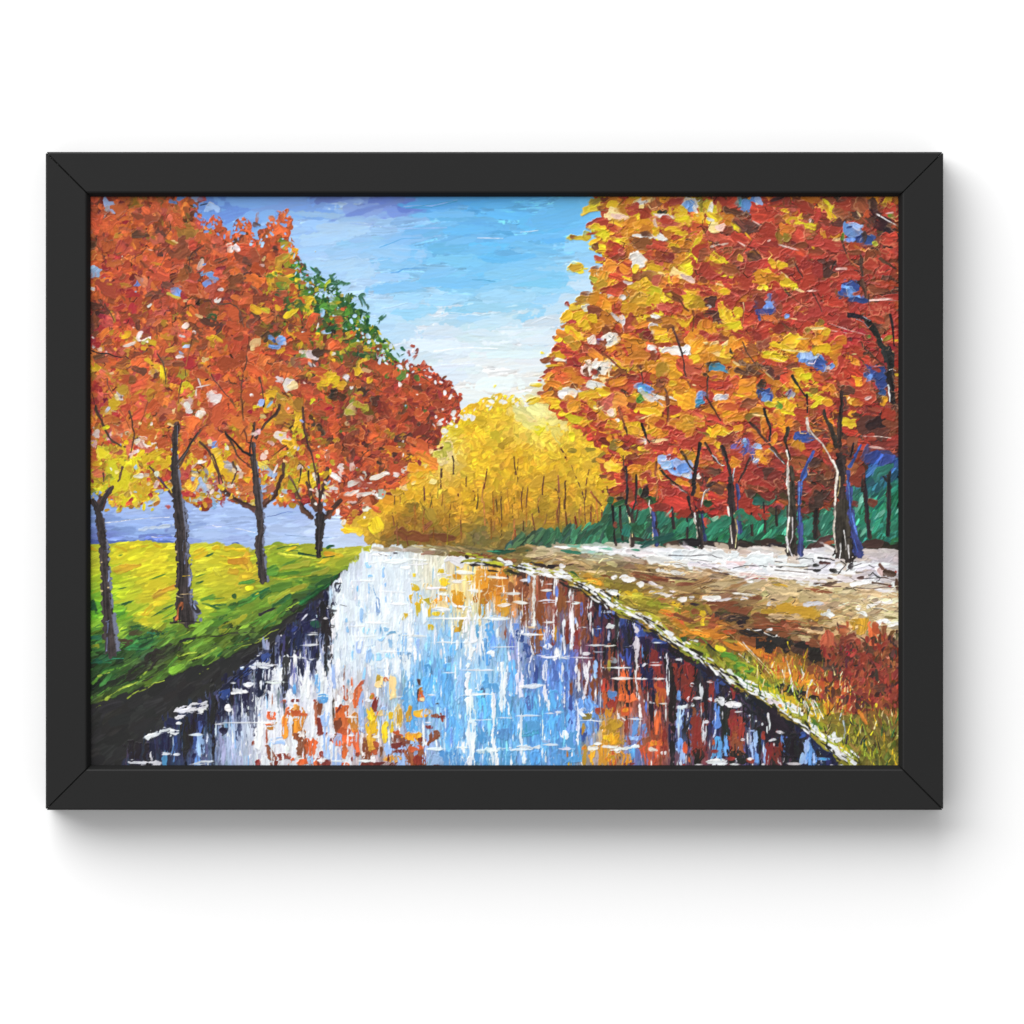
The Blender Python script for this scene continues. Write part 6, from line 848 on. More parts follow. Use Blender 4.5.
tile(650, 295, Z, """nb 910 100 110 130 80;bl 900 90 60 110 90;nb 870 190 24 40;go 350 60 140 110;ye 310 40 80 90;am 340 140 60 170 90;ye 130 20 80 50;ye 30 50 80 100;re 150 120 200 90 15;sa 120 100 110 60 10;br 200 20 110 50 40;re 470 30 150 50 15;am 500 20 110 30;re 570 90 80 60;db 470 60 60 60;gr 465 95 30 24;bk 480 145 170 40 -5;db 550 170 60 80 60;bk 510 220 40 130 85;re 390 220 110 160 80;dr 380 180 70 90;yo 455 240 90 120 90;am 460 230 50 80 90;ye 590 150 130 60 60;ye 650 210 140 70 40;ly 620 240 140 60;ye 680 190 40 80 60;yo 590 290 110 60;re 550 350 110 80;br 570 340 80 60;re 500 330 110 50;ye 280 210 60 130 80;wh 45 175 60 30;wh 20 260 60 70;br 60 200 100 40;am 170 240 130 90 10;br 150 270 90 60;yo 60 280 110 70;ye 90 350 70 60;am 200 300 90 60;re 80 390 150 40 8;br 250 350 90 60;yo 330 340 90 110 30;am 400 410 170 130;yo 360 400 110 90;cm 540 440 150 80 10;yo 510 420 90 60;am 430 490 60 80;ye 600 460 90 80;go 560 510 140 60;yo 640 400 60 110;bk 655 435 36 40;am 700 390 90 110 60;am 730 480 110 110;orr 720 460 80 70;br 810 430 90 80 20;re 870 330 190 120 -10;rd 830 310 130 90;re 930 240 130 60;br 940 380 150 60 -25;sa 920 240 120 14 -20;re 790 200 90 90;dr 850 60 80 90;re 790 90 90 60;rd 1000 60 60 100;wh 200 430 150 50 10;wh 270 440 60 60;wh 20 430 60 24 40;yo 120 500 140 70 15;am 170 530 130 60 10;cm 150 550 110 12 10;br 30 480 60 60;am 60 590 130 70;yo 180 600 130 110 15;go 100 600 110 80;re 310 570 210 90 30;sa 330 590 130 50 20;sa 350 660 110 20 10;re 390 690 110 90 20;bk 500 540 80 30;bk 460 570 40 50;cb 545 580 90 50 10;cb 600 600 60 20;am 520 620 80 60;sa 500 650 70 20;db 440 630 40 30;yo 690 560 80 60;am 680 610 70 110 70;db 740 600 90 50;cm 690 545 60 14 30;db 830 580 150 80;db 960 610 140 80 20;ye 960 480 170 60 10;ly 950 460 110 30;re 960 530 140 50 10;cm 1010 390 50 16 30;orr 990 350 60 40;am 930 660 100 40 40;cm 930 630 80 8 40;yo 780 740 160 100 8;am 760 680 140 50;orr 640 720 110 80;re 540 710 170 60;orr 730 790 110 30;ye 760 800 110 14 8;nb 920 780 70 110 100;bl 930 800 70 60;bk 880 700 40 60;am 970 760 50 90;ye 1000 840 50 40;wh 560 810 110 60 -15;gr 580 800 60 60;pk 600 830 40 40;bl 390 810 90 70 -20;cb 400 830 60 60;yo 220 720 150 60 20;am 270 790 150 110 30;ye 190 700 60 40;yo 150 780 60 60;cm 350 710 50 14;wh 60 800 130 24 20;cm 160 830 70 40 40;br 50 720 90 60;am 40 660 60 50;re 100 660 90 40;br 100 700 70 60;re 480 790 90 110;orr 640 830 110 60;am 800 830 90 50;re 340 830 40 60
/br 28 180 10 250 60 310 130;/br 24 340 120 345 220 335 290;/db 22 180 260 220 360 250 450 270 540 285 640;/br 22 300 680 320 730;/db 16 120 740 130 830;/br 12 745 70 735 170 725 250;/db 12 730 370 760 450 820 530 890 600;/db 16 460 640 455 730 450 790 470 860;/cm 8 735 60 740 130""", **RW)
tile(775, 295, Z, """bl 250 480 80 110 90;bl 330 520 110 100 40;nb 370 540 110 80 30;lb 240 470 50 100 95;bl 450 570 40 50 60;pk 405 590 60 20 -60;nb 350 570 60 60;db 310 430 40 60;yo 350 320 150 120 80;am 350 310 90 100 90;cm 340 265 110 16;ye 400 280 50 60;ye 120 370 130 90 -20;ye 90 410 170 50 10;cm 150 440 120 12 5;yo 225 380 110 90 30;cm 220 345 100 10;yo 375 400 130 80;yo 470 460 110 110;ye 370 420 80 60;am 480 490 60 60;am 500 550 70 60;ye 40 490 110 50 10;cm 40 515 110 12;re 30 540 70 40;ye 200 640 180 60 15;ye 170 600 90 60;ye 160 690 60 60;ly 250 640 60 40;br 400 640 110 60;am 420 710 90 24 -30;orr 350 660 80 60;re 560 560 130 190 85;re 610 640 150 150;yo 630 520 60 100 95;cm 630 465 60 12;yo 680 680 80 70;am 690 690 50 50;nb 800 640 170 110 30;nb 760 590 90 60 30;bl 740 660 40 60;nb 850 700 80 50;nb 850 770 50 40;yo 640 830 140 80 10;ye 600 820 90 60 -60;cm 590 800 60 14 -50;ly 310 800 140 40 25;ly 340 850 100 40;gy 270 780 60 24;yo 400 840 80 40;ye 60 835 110 30;gm 30 850 70 24;gr 115 780 50 60 -60;pu 120 770 30 50;dr 60 780 70 70;am 30 700 70 40;re 80 640 110 110;br 40 590 80 60;db 20 650 50 40;orr 190 140 0 0;am 200 130 110 100 -70;yo 195 140 60 80;cm 210 85 90 10 20;cm 170 190 90 10 10;bl 90 170 46 46 30;re 320 110 190 110;re 460 60 150 60;rd 140 40 150 60;br 40 100 70 110;rd 60 260 110 60;br 140 290 130 40 30;db 90 250 80 20 40;ol 250 290 60 50;re 480 190 190 90 5;rd 580 230 130 60;pk 540 260 230 10 18;pk 560 300 190 8 10;re 620 320 110 40;re 500 330 110 50;am 520 360 100 60;db 590 352 36 28;ol 365 210 50 40;re 850 110 200 110 10;re 920 160 90 130;pk 830 35 130 12 -5;nb 620 30 150 40 10;br 860 220 110 110;rd 800 190 90 50;gm 740 330 70 30;re 700 400 90 60;re 620 420 110 50;re 740 510 110 50;re 760 400 90 40;ye 958 360 16 80 90;ye 955 630 18 90 90;gy 880 340 80 30;cm 910 450 16 60 90;re 720 760 110 130;re 670 780 130 60;db 560 740 90 60;br 720 590 60 40;sa 790 560 110 12;re 800 590 60 40;ol 850 820 70 40;yo 860 830 40 50;re 520 640 60 60;sa 440 690 60 12;pk 740 810 40 24;br 480 790 60 40;am 300 730 60 40;ol 300 750 50 40
/bk 44 570 160 640 165 710 190 770 250;/bk 60 730 200 790 290 830 380 880 480;/gr 5 640 190 700 215 740 260;/gr 5 690 165 750 200;/bk 20 910 160 930 260 940 400;/bk 90 870 420 900 520 905 620;/bk 70 905 600 920 720 935 860;/ww 16 890 710 895 760 905 840;/wh 6 900 590 950 595;/db 18 680 370 740 450 830 530;/db 30 690 460 760 450;/bk 10 740 0 740 100;/bk 22 530 760 530 860;/db 12 310 0 350 80 370 130;/br 12 70 230 140 280;/bk 24 130 630 180 710 240 800;/br 10 120 0 260 100;/wh 4 840 340 845 360;/br 14 380 0 380 40""", **RW)
tile(560, 395, Z, """re 60 80 90 60 -30;re 30 120 60 40;yo 110 90 110 60;am 80 40 80 50;re 195 95 100 90 20;ye 255 65 70 60;cm 290 110 80 40;br 320 80 70 60;cm 400 100 130 110 -60;am 450 60 170 110 10;sa 360 60 80 90;pk 390 140 60 40;re 260 160 80 50;re 250 180 50 40;yo 340 170 110 50 20;ye 210 220 80 40;yo 190 220 40 40;re 350 220 90 40 -20;re 320 260 50 30;ye 430 250 90 60;wh 440 200 60 30;am 440 240 50 60;re 450 290 120 24;re 370 340 130 80 -10;dr 350 360 80 50;yo 390 340 40 40;re 500 330 170 70 25;ye 560 270 110 110 40;go 590 280 80 60;dr 590 80 110 80;am 560 20 90 40;ye 620 20 40 50;gm 650 30 50 80 50;cm 690 40 110 30 40;wh 720 30 130 24 35;wh 780 70 70 20 40;re 600 160 200 90 15;re 660 190 150 50;yo 720 120 190 100 5;ye 710 130 140 60;cm 700 165 110 12;yo 740 250 150 130 10;am 770 200 110 60;ye 730 290 110 50;am 780 310 110 60;re 800 230 80 60 30;cm 760 360 170 24 -8;wh 650 365 110 36 10;ly 620 390 110 16;re 590 360 130 50 20;br 640 430 130 40;ye 660 430 100 40;re 770 420 170 70 15;re 840 400 110 60;sa 870 440 50 40;re 720 490 180 60 -5;sa 700 510 190 10;re 640 520 120 50;ye 500 450 90 50 40;ye 550 470 60 24 30;br 560 500 90 50;re 450 490 70 40;ol 430 390 60 70;yo 470 380 60 50;ye 440 590 130 110;ye 400 680 110 80;re 410 630 100 50 -20;re 470 660 60 70;dr 500 620 60 90;am 570 600 80 60;yo 600 620 70 90;re 470 750 130 60 -10;re 560 770 80 60;br 530 800 60 90;lb 910 560 180 80 20;bl 880 540 110 70 30;lb 960 600 120 60 40;lb 840 560 60 50;wh 1000 630 50 24;bl 950 570 90 50 60;dr 905 580 30 24 -40;yo 710 570 60 50;am 740 560 80 90;re 680 640 110 60;yo 670 690 60 60;ye 680 690 40 30;re 810 690 130 60 20;yo 800 620 60 50;re 880 650 110 40 20;yo 950 680 110 50;re 880 800 220 120;re 840 770 130 90;re 960 760 90 70;am 730 740 60 60;re 700 720 90 60;gd 640 770 70 80;bk 670 760 40 80;gd 700 840 110 50;gd 400 830 50 50;bk 470 820 60 40;gd 480 850 90 30;re 880 100 110 60 5;re 960 130 160 60 10;am 930 60 130 40 15;wh 900 30 110 20 20;yo 990 50 60 90;ye 930 160 110 24;am 910 230 110 80;am 1000 210 60 110;re 900 280 110 40;re 970 370 150 110 10;sa 960 340 110 30;go 980 450 80 50;am 910 440 40 60;re 870 490 60 30;br 330 640 40 20
/br 34 460 90 490 190 510 270;/db 24 510 250 530 320;/bk 26 640 220 670 300 710 380;/br 34 840 0 850 100 850 210;/db 12 500 480 510 600 525 700 530 860;/db 16 600 630 600 740 610 860;/br 20 760 530 750 620 770 720 760 830;/bk 18 790 580 850 650 940 720 1020 780;/bk 22 950 430 990 510 1020 550;/bk 14 680 780 730 850;/wh 5 880 700 960 745;/db 12 370 720 390 790;/br 20 860 390 940 400;/cm 8 340 120 400 150""", **RW)
tile(680, 395, Z, """yo 60 50 130 110;bl 155 35 70 60 -30;cb 150 50 60 50;wh 300 20 70 50;gr 350 20 60 40;pk 330 50 50 30;dr 180 90 110 50;am 260 90 110 80;am 380 90 160 90 10;orr 350 100 110 60;yo 540 15 170 24;nb 690 20 80 60;bl 680 25 50 50;ly 700 80 110 60 20;ye 810 90 170 90 5;gm 785 90 50 50;ye 870 90 60 90 -60;ly 820 135 130 24 10;yo 610 130 130 70 10;ol 600 170 140 60;cm 620 160 90 12 8;yo 760 200 140 110;am 850 230 110 60;re 490 100 70 130 90;br 540 60 90 70;re 230 170 240 50 22;sa 130 150 170 16 22;yo 90 220 180 100 10;go 60 220 110 80;am 430 180 140 60 -20;yo 450 190 90 30 -10;ye 330 290 180 90 5;yo 290 280 100 60 -30;cm 350 330 120 14 -8;yo 460 260 110 50 -12;cm 450 290 80 10 -15;am 170 330 90 60;ol 190 320 60 50;am 70 300 80 60;re 80 370 170 90;am 230 370 90 60;ye 300 390 40 50;dr 410 340 110 130 -60;re 400 260 60 40;re 620 230 130 80;am 600 320 170 60 25;am 670 260 60 110;re 560 330 110 70;sa 540 370 60 40;re 780 310 140 130;yo 740 350 40 80;am 910 370 110 130 50;yo 940 410 90 60 50;re 930 290 130 50;re 960 150 110 90;br 900 240 80 60;nb 990 340 140 90;nb 960 310 60 40;pu 520 440 110 130 -60;lb 500 380 70 50;bl 510 400 50 40;nb 530 470 90 90;wh 620 415 70 36 10;lb 600 400 60 30;wh 600 530 80 60 -40;lb 610 520 60 30;am 650 470 80 90;go 620 460 70 50;yo 680 500 60 80;dr 740 520 100 130;re 420 470 130 90;am 440 540 80 60 20;yo 430 560 50 30;re 540 530 90 110;re 460 610 60 90;re 640 690 250 110 -8;re 600 600 150 110 -30;rd 690 640 130 90;db 710 620 80 70;re 780 590 80 40;dr 780 640 110 60;br 920 530 140 90;rd 900 450 110 90;sa 950 525 110 8;yo 70 480 130 80 20;go 80 490 90 60;am 200 530 170 60;orr 150 520 90 60;re 250 450 110 90;br 360 430 70 60;lb 20 560 110 110 60;lb 60 600 110 60 30;bl 30 570 60 80 70;yo 30 690 90 50;re 60 640 0 0;wh 150 650 30 50;dr 260 620 140 50;re 330 640 80 110;db 280 720 150 60;bk 260 700 110 30 -20;db 240 600 130 50;re 290 810 150 90;re 40 810 90 90;am 130 740 40 80;gd 220 840 60 50;gd 620 820 110 60;te 720 820 130 40 -40;td 640 840 90 40;dr 660 770 140 50;br 600 740 130 40;re 510 840 70 50;dr 780 720 90 90;db 560 780 90 50;re 900 700 60 40;sa 20 320 60 12 -20;sa 80 430 130 10 15;sa 400 432 110 6;sa 620 750 90 8
/db 18 200 10 250 90 290 150 320 200;/bk 30 160 370 145 470 120 600 95 720;/db 26 10 440 60 530 110 600;/db 24 190 370 240 450 270 510 340 550;/gr 10 255 475 300 530 350 555;/tk 36 325 390 355 470 380 560 400 640;/tk 46 400 640 400 740 400 860;/db 24 560 490 510 600 460 690;/bk 26 660 100 690 200 715 310 710 370;/db 30 540 210 610 270 670 350 720 400;/db 30 720 400 770 470 830 550;/gr 8 700 420 760 480 820 540;/tk 34 850 250 830 340 845 420 870 520;/cl 18 840 440 855 500 850 580;/cl 18 850 580 845 660 860 760 860 860;/cl 10 840 560 880 640 875 680;/tk 42 880 560 890 700 900 860;/cl 22 1000 180 1005 260 1024 310;/bk 20 1000 0 1005 140;/gr 12 430 580 420 680;/db 16 175 620 175 700;/gr 12 230 740 190 780 165 860;/db 18 0 720 60 770 80 860;/gr 8 0 745 50 775;/nb 24 1010 580 960 680 945 860""", **RW)
for k in range(520):           # thin raised lips, their pale highlights put into the colour, some darker
    x, y = rng.uniform(545, 898), rng.uniform(197, 500)
    if not rf(x, y):
        continue
    CUR[0] = right_id(x, y)
    g = C[int((y - Y0) * S), int((x - X0) * S)]
    c = np.clip(g * .62 + np.array((.36, .27, .2), np.float32), 0, 1) if rng.random() < .72 else g * .45
    a = rng.normal(.3, .7); l = rng.uniform(2.5, 6.5)
    line([(x, y), (x + math.cos(a) * l, y + math.sin(a) * l), (x + math.cos(a - .7) * l * 1.8, y + math.sin(a - .7) * l * 1.5)], vary(c, .05, .01), rng.uniform(.8, 1.5), .5, h=2.0)
# lower trunks again, in front of the leaves, with their pale lit edges
tile(700, 380, 4.6545, """/tk 60 650 340 660 440 655 560;/tk 80 665 560 670 700 680 830;/tk 26 640 320 620 250 590 190 578 140;/tk 28 650 320 650 220 662 110 660 50;/cl 12 500 180 505 220 540 270 590 330 615 380;/cl 14 615 370 640 430 630 520 625 600;/cl 12 628 590 622 690 635 800;/cm 8 650 450 640 540;/wh 8 655 760 650 830;/wh 8 690 770 695 830;/wh 7 670 700 680 790;/nd 20 690 420 688 500 700 600;/nd 30 700 600 720 720 740 830;/nb 8 696 480 700 600 715 700 735 800;/bl 7 685 470 695 540;/pb 10 710 620 735 740;/nb 18 695 410 730 340 750 300;/bk 14 700 360 715 290;/bk 18 760 430 775 540 785 730;/bk 18 875 730 878 560 880 470 888 380;/bk 12 870 470 845 410;/bk 8 880 460 892 380;/tk 34 425 470 432 600 430 720 425 820;/cl 10 408 400 412 470 415 560 412 640;/cl 10 415 640 405 720 408 800;/wh 7 430 640 432 700 420 760;/wh 10 400 730 430 820;/nd 16 465 470 462 600 470 820;/nb 6 462 600 466 760;/nb 20 470 460 500 390 530 330;/bl 6 462 500 460 580;/bk 20 540 540 540 640 535 740;/tk 34 145 480 150 600 155 780;/cl 9 130 590 140 660 150 760;/cm 8 160 620 175 700 165 780;/nd 16 172 480 178 600 190 720;/nb 6 172 500 178 620;/bk 8 240 620 240 720;/bk 8 355 590 358 670;/bk 8 296 570 298 700;re 205 580 50 44;re 300 630 40 30;db 540 560 60 70;dr 735 460 70 80;dr 720 575 40 30;dr 800 580 30 36;nd 870 345 110 34;nd 770 350 80 60 -50;nb 800 355 80 50 -60;nb 880 370 50 60 90;te 840 430 120 50 -50;dr 830 270 0 0;db 820 220 150 90;bk 830 200 120 60;/pk 5 750 260 830 262 890 270;dr 860 300 120 40;br 890 200 60 80;re 880 160 70 60;pk 820 315 70 12;bk 760 480 20 60""", idf=lambda x, y: right_id(x, min(y, 470)) if y < 560 else PATH, h=1.1, e=.22, va=.05, ridge=.8)
tile(540, 380, 4.6545, """/wh 7 720 620 740 680 745 770;/cm 6 690 560 700 620;/wh 5 510 560 520 600;/cm 7 525 720 530 765;/cm 7 415 640 425 700 430 730;/wh 6 750 590 760 540 775 510;/bk 14 690 540 700 600 715 640;/bk 16 735 650 750 780;/bk 20 710 540 720 450 745 310;/bk 10 430 620 445 570 450 450;/bk 14 400 580 405 480 400 400;/bk 10 340 590 345 700 348 760;re 670 620 60 40;dr 350 670 24 36;re 780 665 30 44;/bk 12 615 580 622 690;/bk 8 685 650 688 750;bk 700 755 90 30;re 480 590 50 40;re 610 560 130 60;dr 560 590 60 40;gd 450 690 60 90 70;te 580 650 110 40 -50;te 480 640 90 30 -60;tl 600 620 60 12 -50;te 670 690 80 40 -50;te 830 680 110 60 -45;tl 820 640 60 20 -40;te 960 640 60 110 -60;te 400 700 60 60 -60;td 560 740 160 30;gd 330 700 40 90""", idf=lambda x, y: right_id(x, min(y, 490)) if y < 548 else HEDGE, h=1.0, e=.24, va=.06)

# each tree is one painted thing from its foot to its crown
def join(i, pts, w=5):
    for (a, b), (c_, d_) in zip(pts, pts[1:]):
        n = int(max(abs(c_ - a), abs(d_ - b)) * 2) + 2
        for t in np.linspace(0, 1, n):
            x, y = int((a + (c_ - a) * t - X0) * S), int((b + (d_ - b) * t - Y0) * S); r = int(w * S / 2)
            ID[max(y - r, 0):y + r + 1, max(x - r, 0):x + r + 1] = i
for i, pts in ((LT[0], [(105, 560), (98, 505), (112, 470)]), (LT[1], [(182, 560), (176, 470), (160, 400), (160, 330)]), (LT[2], [(261, 540), (256, 480), (255, 420)]), (LT[3], [(319, 545), (321, 510), (345, 470), (385, 425)]),
               (RT[0], [(632, 540), (630, 510), (632, 490)]), (RT[1], [(655, 540), (652, 505), (640, 480), (612, 410), (605, 340)]), (RT[2], [(700, 540), (694, 490), (690, 410)]),
               (RT[3], [(733, 540), (731, 475), (735, 400), (740, 320)]), (RT[3], [(792, 540), (788, 470), (770, 420), (745, 340)]), (RT[4], [(845, 545), (840, 470), (818, 405)]), (RT[5], [(892, 400), (888, 355), (876, 260)])):
    join(i, pts)

# ------------------------------------------------------------------ settings of the light and relief
FRAME_DEPTH = .025
MIN_KEEP = 250
RELIEF = .00028
GAIN = .87
AMB = .56
LAMPS = [('upper_left_lamp', (-4.8, -4.6, 7.5), (0, 0, 0), 14, 2020)]  # large area lamp at upper left, sized to the frame's soft shadow; no window

# ------------------------------------------------------------------ scene helpers
scene = bpy.context.scene
col = scene.collection
PX = 0.0005                       # half a millimetre of wall for each picture pixel

def wx(x): return (x - 512) * PX
def wz(y): return (512 - y) * PX

def link_mesh(name, verts, faces, mat, parent=None, smooth=False):
    me = bpy.data.meshes.new(name)
    me.from_pydata([tuple(v) for v in verts], [], [tuple(f) for f in faces])
    me.validate(); me.update()
    o = bpy.data.objects.new(name, me)
    me.materials.append(mat)
    if smooth:
        me.polygons.foreach_set('use_smooth', [True] * len(me.polygons))
    col.objects.link(o)
    o.parent = parent
    return o

def material(name, rough=.5, color=(.5, .5, .5), spec=.5):
    m = bpy.data.materials.new(name)
    m.use_nodes = True
    b = m.node_tree.nodes['Principled BSDF']
    b.inputs['Base Color'].default_value = (*color, 1)
    b.inputs['Roughness'].default_value = rough
    b.inputs['Specular IOR Level'].default_value = spec
    return m, m.node_tree, b

# ------------------------------------------------------------------ materials
m_paint, nt, b = material('oil_paint', .42, spec=.22)
at = nt.nodes.new('ShaderNodeAttribute'); at.attribute_name = 'pigment'
nt.links.new(at.outputs['Color'], b.inputs['Base Color'])
nz = nt.nodes.new('ShaderNodeTexNoise'); nz.inputs['Scale'].default_value = 900; nz.inputs['Detail'].default_value = 3
tc = nt.nodes.new('ShaderNodeTexCoord'); nt.links.new(tc.outputs['Object'], nz.inputs['Vector'])
mr = nt.nodes.new('ShaderNodeMapRange'); mr.inputs['To Min'].default_value = .34; mr.inputs['To Max'].default_value = .6
nt.links.new(nz.outputs['Fac'], mr.inputs['Value']); nt.links.new(mr.outputs['Result'], b.inputs['Roughness'])

m_frame, nt, b = material('black_satin_wood', .55, (.0085, .0085, .0085), .26)
nz = nt.nodes.new('ShaderNodeTexNoise'); nz.inputs['Scale'].default_value = 60; nz.inputs['Detail'].default_value = 5
tc = nt.nodes.new('ShaderNodeTexCoord'); nt.links.new(tc.outputs['Object'], nz.inputs['Vector'])
mr = nt.nodes.new('ShaderNodeMapRange'); mr.inputs['To Min'].default_value = .5; mr.inputs['To Max'].default_value = .6
nt.links.new(nz.outputs['Fac'], mr.inputs['Value']); nt.links.new(mr.outputs['Result'], b.inputs['Roughness'])

m_slip, nt, b = material('matte_black_inner_lip', .8, (.008, .008, .008), .15)
m_board, nt, b = material('canvas_board', .9, (.62, .58, .5), .2)
m_wall, nt, b = material('white_wall_paint', .9, (.93, .93, .93), .1)
nz = nt.nodes.new('ShaderNodeTexNoise'); nz.inputs['Scale'].default_value = 500; nz.inputs['Detail'].default_value = 2
tc = nt.nodes.new('ShaderNodeTexCoord'); nt.links.new(tc.outputs['Object'], nz.inputs['Vector'])
bp = nt.nodes.new('ShaderNodeBump'); bp.inputs['Strength'].default_value = .03; bp.inputs['Distance'].default_value = .0003
nt.links.new(nz.outputs['Fac'], bp.inputs['Height']); nt.links.new(bp.outputs['Normal'], b.inputs['Normal'])

# ------------------------------------------------------------------ wall (y = 0), picture hangs towards -y
wall = link_mesh('wall', [(-3, 0, -2), (3, 0, -2), (3, 0, 3), (-3, 0, 3)], [(0, 1, 2, 3)], m_wall)
wall['kind'] = 'structure'
wall['label'] = 'plain white wall behind the framed painting'

DEPTH = FRAME_DEPTH
root = bpy.data.objects.new('framed_painting', None)
root.location = (wx(494.5), 0, wz(810))
col.objects.link(root)
root['label'] = 'framed palette-knife painting of an autumn river, black frame on the white wall'
root['category'] = 'painting'
ox, oz = wx(494.5), wz(810)

# frame rails: a moulding profile (distance in from the outer edge, height off the wall), mitred
fx0, fx1, fy0, fy1 = 46.2, 942.8, 152.3, 809.7
D = DEPTH
prof = [(0, 0), (0, D - .0011), (.0003, D - .0004), (.0009, D), (.0196, D), (.0203, D - .0003), (.0209, D - .0010), (.0222, D - .0034), (.0222, D - .0046), (.0222, 0)]
def rail(a, b, inward, name):
    """a, b: outer corners (x, z); inward: unit vector in the wall plane"""
    a, b, n = np.array(a), np.array(b), np.array(inward)
    t = (b - a) / np.linalg.norm(b - a)
    rows = []
    chamf = .0006
    for end in (0, 1, 2, 3):
        row = []
        for (o, h) in prof:
            # 0 and 3 sit on the mitre plane with the front eased back a little
            cut = (max(o, .0009 - o) + .00001) if end in (0, 3) else max(o, .0009 - o) + chamf
            hh = h if h < D - .002 or o < .0005 else h - (.0006 if end in (0, 3) else 0)
            p = (a + t * cut if end < 2 else b - t * cut) + n * o
            row.append((p[0] - ox, -hh, p[1] - oz))
        rows.append(row)
    V = [v for r in rows for v in r]
    n_ = len(prof); F = []
    for r in range(3):
        for k in range(n_):
            k2 = (k + 1) % n_
            F.append((r * n_ + k, r * n_ + k2, (r + 1) * n_ + k2, (r + 1) * n_ + k))
    F.append(tuple(range(n_))[::-1]); F.append(tuple(3 * n_ + k for k in range(n_)))
    o = link_mesh(name, V, F, m_frame, root)
    o.data.materials.append(m_slip)
    import bmesh
    bm = bmesh.new(); bm.from_mesh(o.data); bmesh.ops.recalc_face_normals(bm, faces=bm.faces); bm.to_mesh(o.data); bm.free()
    for f in o.data.polygons:
        c = sum((np.array(o.data.vertices[v].co) for v in f.vertices), np.zeros(3)) / len(f.vertices)
        d_in = (c[0] + ox - a[0]) * n[0] + (c[2] + oz - a[1]) * n[1]
        if d_in > .0200 and abs(f.normal.dot((t[0], 0, t[1]))) < .5:
            f.material_index = 1
    return o
L, R_, T, B = wx(fx0), wx(fx1), wz(fy0), wz(fy1)
for nm, a, b_, n in (('frame_rail', (L, T), (R_, T), (0, -1)), ('frame_rail', (L, B), (R_, B), (0, 1)), ('frame_rail', (L, T), (L, B), (1, 0)), ('frame_rail', (R_, T), (R_, B), (-1, 0))):
    rail(a, b_, n, nm)

# canvas board inside the rebate
yb = -(D - .0054)                       # its front face
bx0, bx1, bz0, bz1 = wx(X0) - ox, wx(X1) - ox, wz(Y1) - oz, wz(Y0) - oz
V = [(x, y, z) for y in (yb, yb + .004) for (x, z) in ((bx0, bz0), (bx1, bz0), (bx1, bz1), (bx0, bz1))]
canvas = link_mesh('canvas', V, [(0, 1, 2, 3), (7, 6, 5, 4), (0, 4, 5, 1), (1, 5, 6, 2), (2, 6, 7, 3), (3, 7, 4, 0)], m_board, root)
canvas['label'] = 'canvas board carrying thick palette-knife paint'

# ------------------------------------------------------------------ paint relief
def blur(a):
    p = np.pad(a, 1, mode='edge')
    return (p[1:-1, 1:-1] * 4 + (p[:-2, 1:-1] + p[2:, 1:-1] + p[1:-1, :-2] + p[1:-1, 2:]) * 2 + p[:-2, :-2] + p[:-2, 2:] + p[2:, :-2] + p[2:, 2:]) / 16
HH = blur(H) * .5 + H * .5
HS = RELIEF                              # metres for one unit of thickness
lin = np.where(C <= .04045, C / 12.92, ((np.clip(C, 0, 1) + .055) / 1.055) ** 2.4)
lin = np.clip(lin * GAIN, .003, .9)
gx = (X0 + np.arange(NX) / S)
gy = (Y0 + np.arange(NY) / S)
vx = np.broadcast_to(wx(gx)[None, :] - ox, (NY, NX))
vz = np.broadcast_to(wz(gy)[:, None] - oz, (NY, NX))
vy = yb - .0002 - HH * HS
co = np.stack([vx, vy, vz], -1).reshape(-1, 3).astype(np.float32)
cl = np.concatenate([lin, np.ones((NY, NX, 1))], -1).reshape(-1, 4).astype(np.float32)
# give stray specks of one painted thing to the thing around them, so that each stays one piece
def tidy(lab, min_keep):
    h, w_ = lab.shape
    seen = np.zeros((h, w_), bool); comps = {}
    flat = lab.tolist()
    for sy in range(h):
        row = seen[sy]
        for sx in range(w_):
            if row[sx]:
                continue
            k = flat[sy][sx]; st = [(sy, sx)]; seen[sy, sx] = True; mem = []
            while st:
                y_, x_ = st.pop(); mem.append((y_, x_))
                for yy, xx in ((y_ + 1, x_), (y_ - 1, x_), (y_, x_ + 1), (y_, x_ - 1)):
                    if 0 <= yy < h and 0 <= xx < w_ and not seen[yy, xx] and flat[yy][xx] == k:
                        seen[yy, xx] = True; st.append((yy, xx))
            comps.setdefault(k, []).append(mem)
    out = lab.copy()
    for k, cs in comps.items():
        cs.sort(key=len, reverse=True)
        for i, mem in enumerate(cs):
            if i > 0 and len(mem) < min_keep:
                m = np.array(mem); out[m[:, 0], m[:, 1]] = -1
    while (out < 0).any():
        for dy, dx in ((0, 1), (0, -1), (1, 0), (-1, 0)):
            nb_ = np.roll(out, (dy, dx), (0, 1)); hole = out < 0
            out[hole] = nb_[hole]
    return out
cells = ID[:-1, :-1]
half = tidy(cells[::2, ::2], MIN_KEEP)
cells = np.repeat(np.repeat(half, 2, 0), 2, 1)[:NY - 1, :NX - 1]
idx = np.arange(NX * NY).reshape(NY, NX)
quads = np.stack([idx[1:, :-1], idx[1:, 1:], idx[:-1, 1:], idx[:-1, :-1]], -1).reshape(-1, 4)
q_id = cells.reshape(-1)
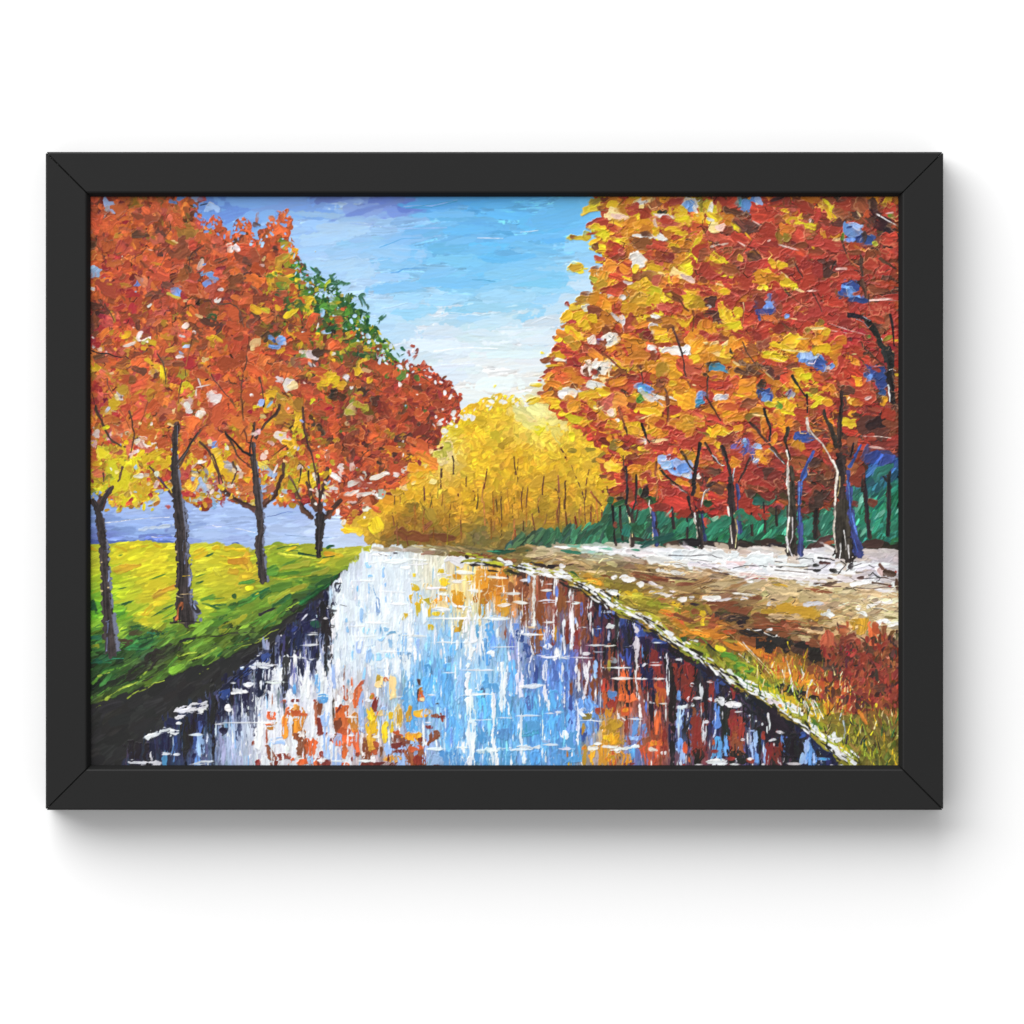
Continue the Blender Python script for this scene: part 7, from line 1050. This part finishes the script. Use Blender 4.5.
# normals of the whole sheet, so that neighbouring pieces shade as one skin
dzx = np.gradient(HH * HS, PX / S, axis=1); dzy = -np.gradient(HH * HS, PX / S, axis=0)
nn = np.stack([-dzx, -np.ones_like(HH), -dzy], -1)
nn = nn.reshape(-1, 3)
nn /= np.linalg.norm(nn, axis=1, keepdims=True)
for k, (nm, lab) in enumerate(PARTS):
    f = quads[q_id == k]
    if len(f) == 0:
        continue
    u, inv = np.unique(f, return_inverse=True)
    inv = inv.reshape(-1)
    me = bpy.data.meshes.new(nm)
    me.vertices.add(len(u)); me.vertices.foreach_set('co', co[u].ravel())
    me.loops.add(len(inv)); me.loops.foreach_set('vertex_index', inv.astype(np.int32))
    me.polygons.add(len(f))
    me.polygons.foreach_set('loop_start', np.arange(0, len(inv), 4, dtype=np.int32))
    me.update(calc_edges=True)
    me.polygons.foreach_set('use_smooth', np.ones(len(f), bool))
    ca = me.color_attributes.new('pigment', 'FLOAT_COLOR', 'POINT')
    ca.data.foreach_set('color', cl[u].ravel())
    me.materials.append(m_paint)
    me.normals_split_custom_set_from_vertices(nn[u].astype(np.float32))
    o = bpy.data.objects.new(nm, me)
    col.objects.link(o)
    o.parent = canvas
    o['label'] = lab

# ------------------------------------------------------------------ light
w = bpy.data.worlds.new('World'); scene.world = w; w.use_nodes = True
bg = w.node_tree.nodes['Background']
bg.inputs['Color'].default_value = (1, 1, 1, 1); bg.inputs['Strength'].default_value = AMB

def area(name, loc, target, size, energy, c=(1, 1, 1)):
    l = bpy.data.lights.new(name, 'AREA'); l.shape = 'DISK'; l.size = size; l.energy = energy; l.color = c
    o = bpy.data.objects.new(name, l); col.objects.link(o); o.location = loc
    from mathutils import Vector
    o.rotation_euler = (Vector(target) - Vector(loc)).to_track_quat('-Z', 'Y').to_euler()
    return o
for a in LAMPS:
    area(*a)

cam = bpy.data.cameras.new('camera'); co_ = bpy.data.objects.new('camera', cam); col.objects.link(co_)
DIST = 3.0
co_.location = (0, -DIST - (D - .004), 0); co_.rotation_euler = (math.pi / 2, 0, 0)
cam.sensor_width = 36; cam.lens = 36 * DIST / (1024 * PX); cam.clip_end = 50; cam.clip_start = .1
scene.camera = co_
vs = scene.view_settings
vs.view_transform = 'Standard'; vs.look = 'None'; vs.exposure = 0; vs.gamma = 1; vs.use_curve_mapping = False
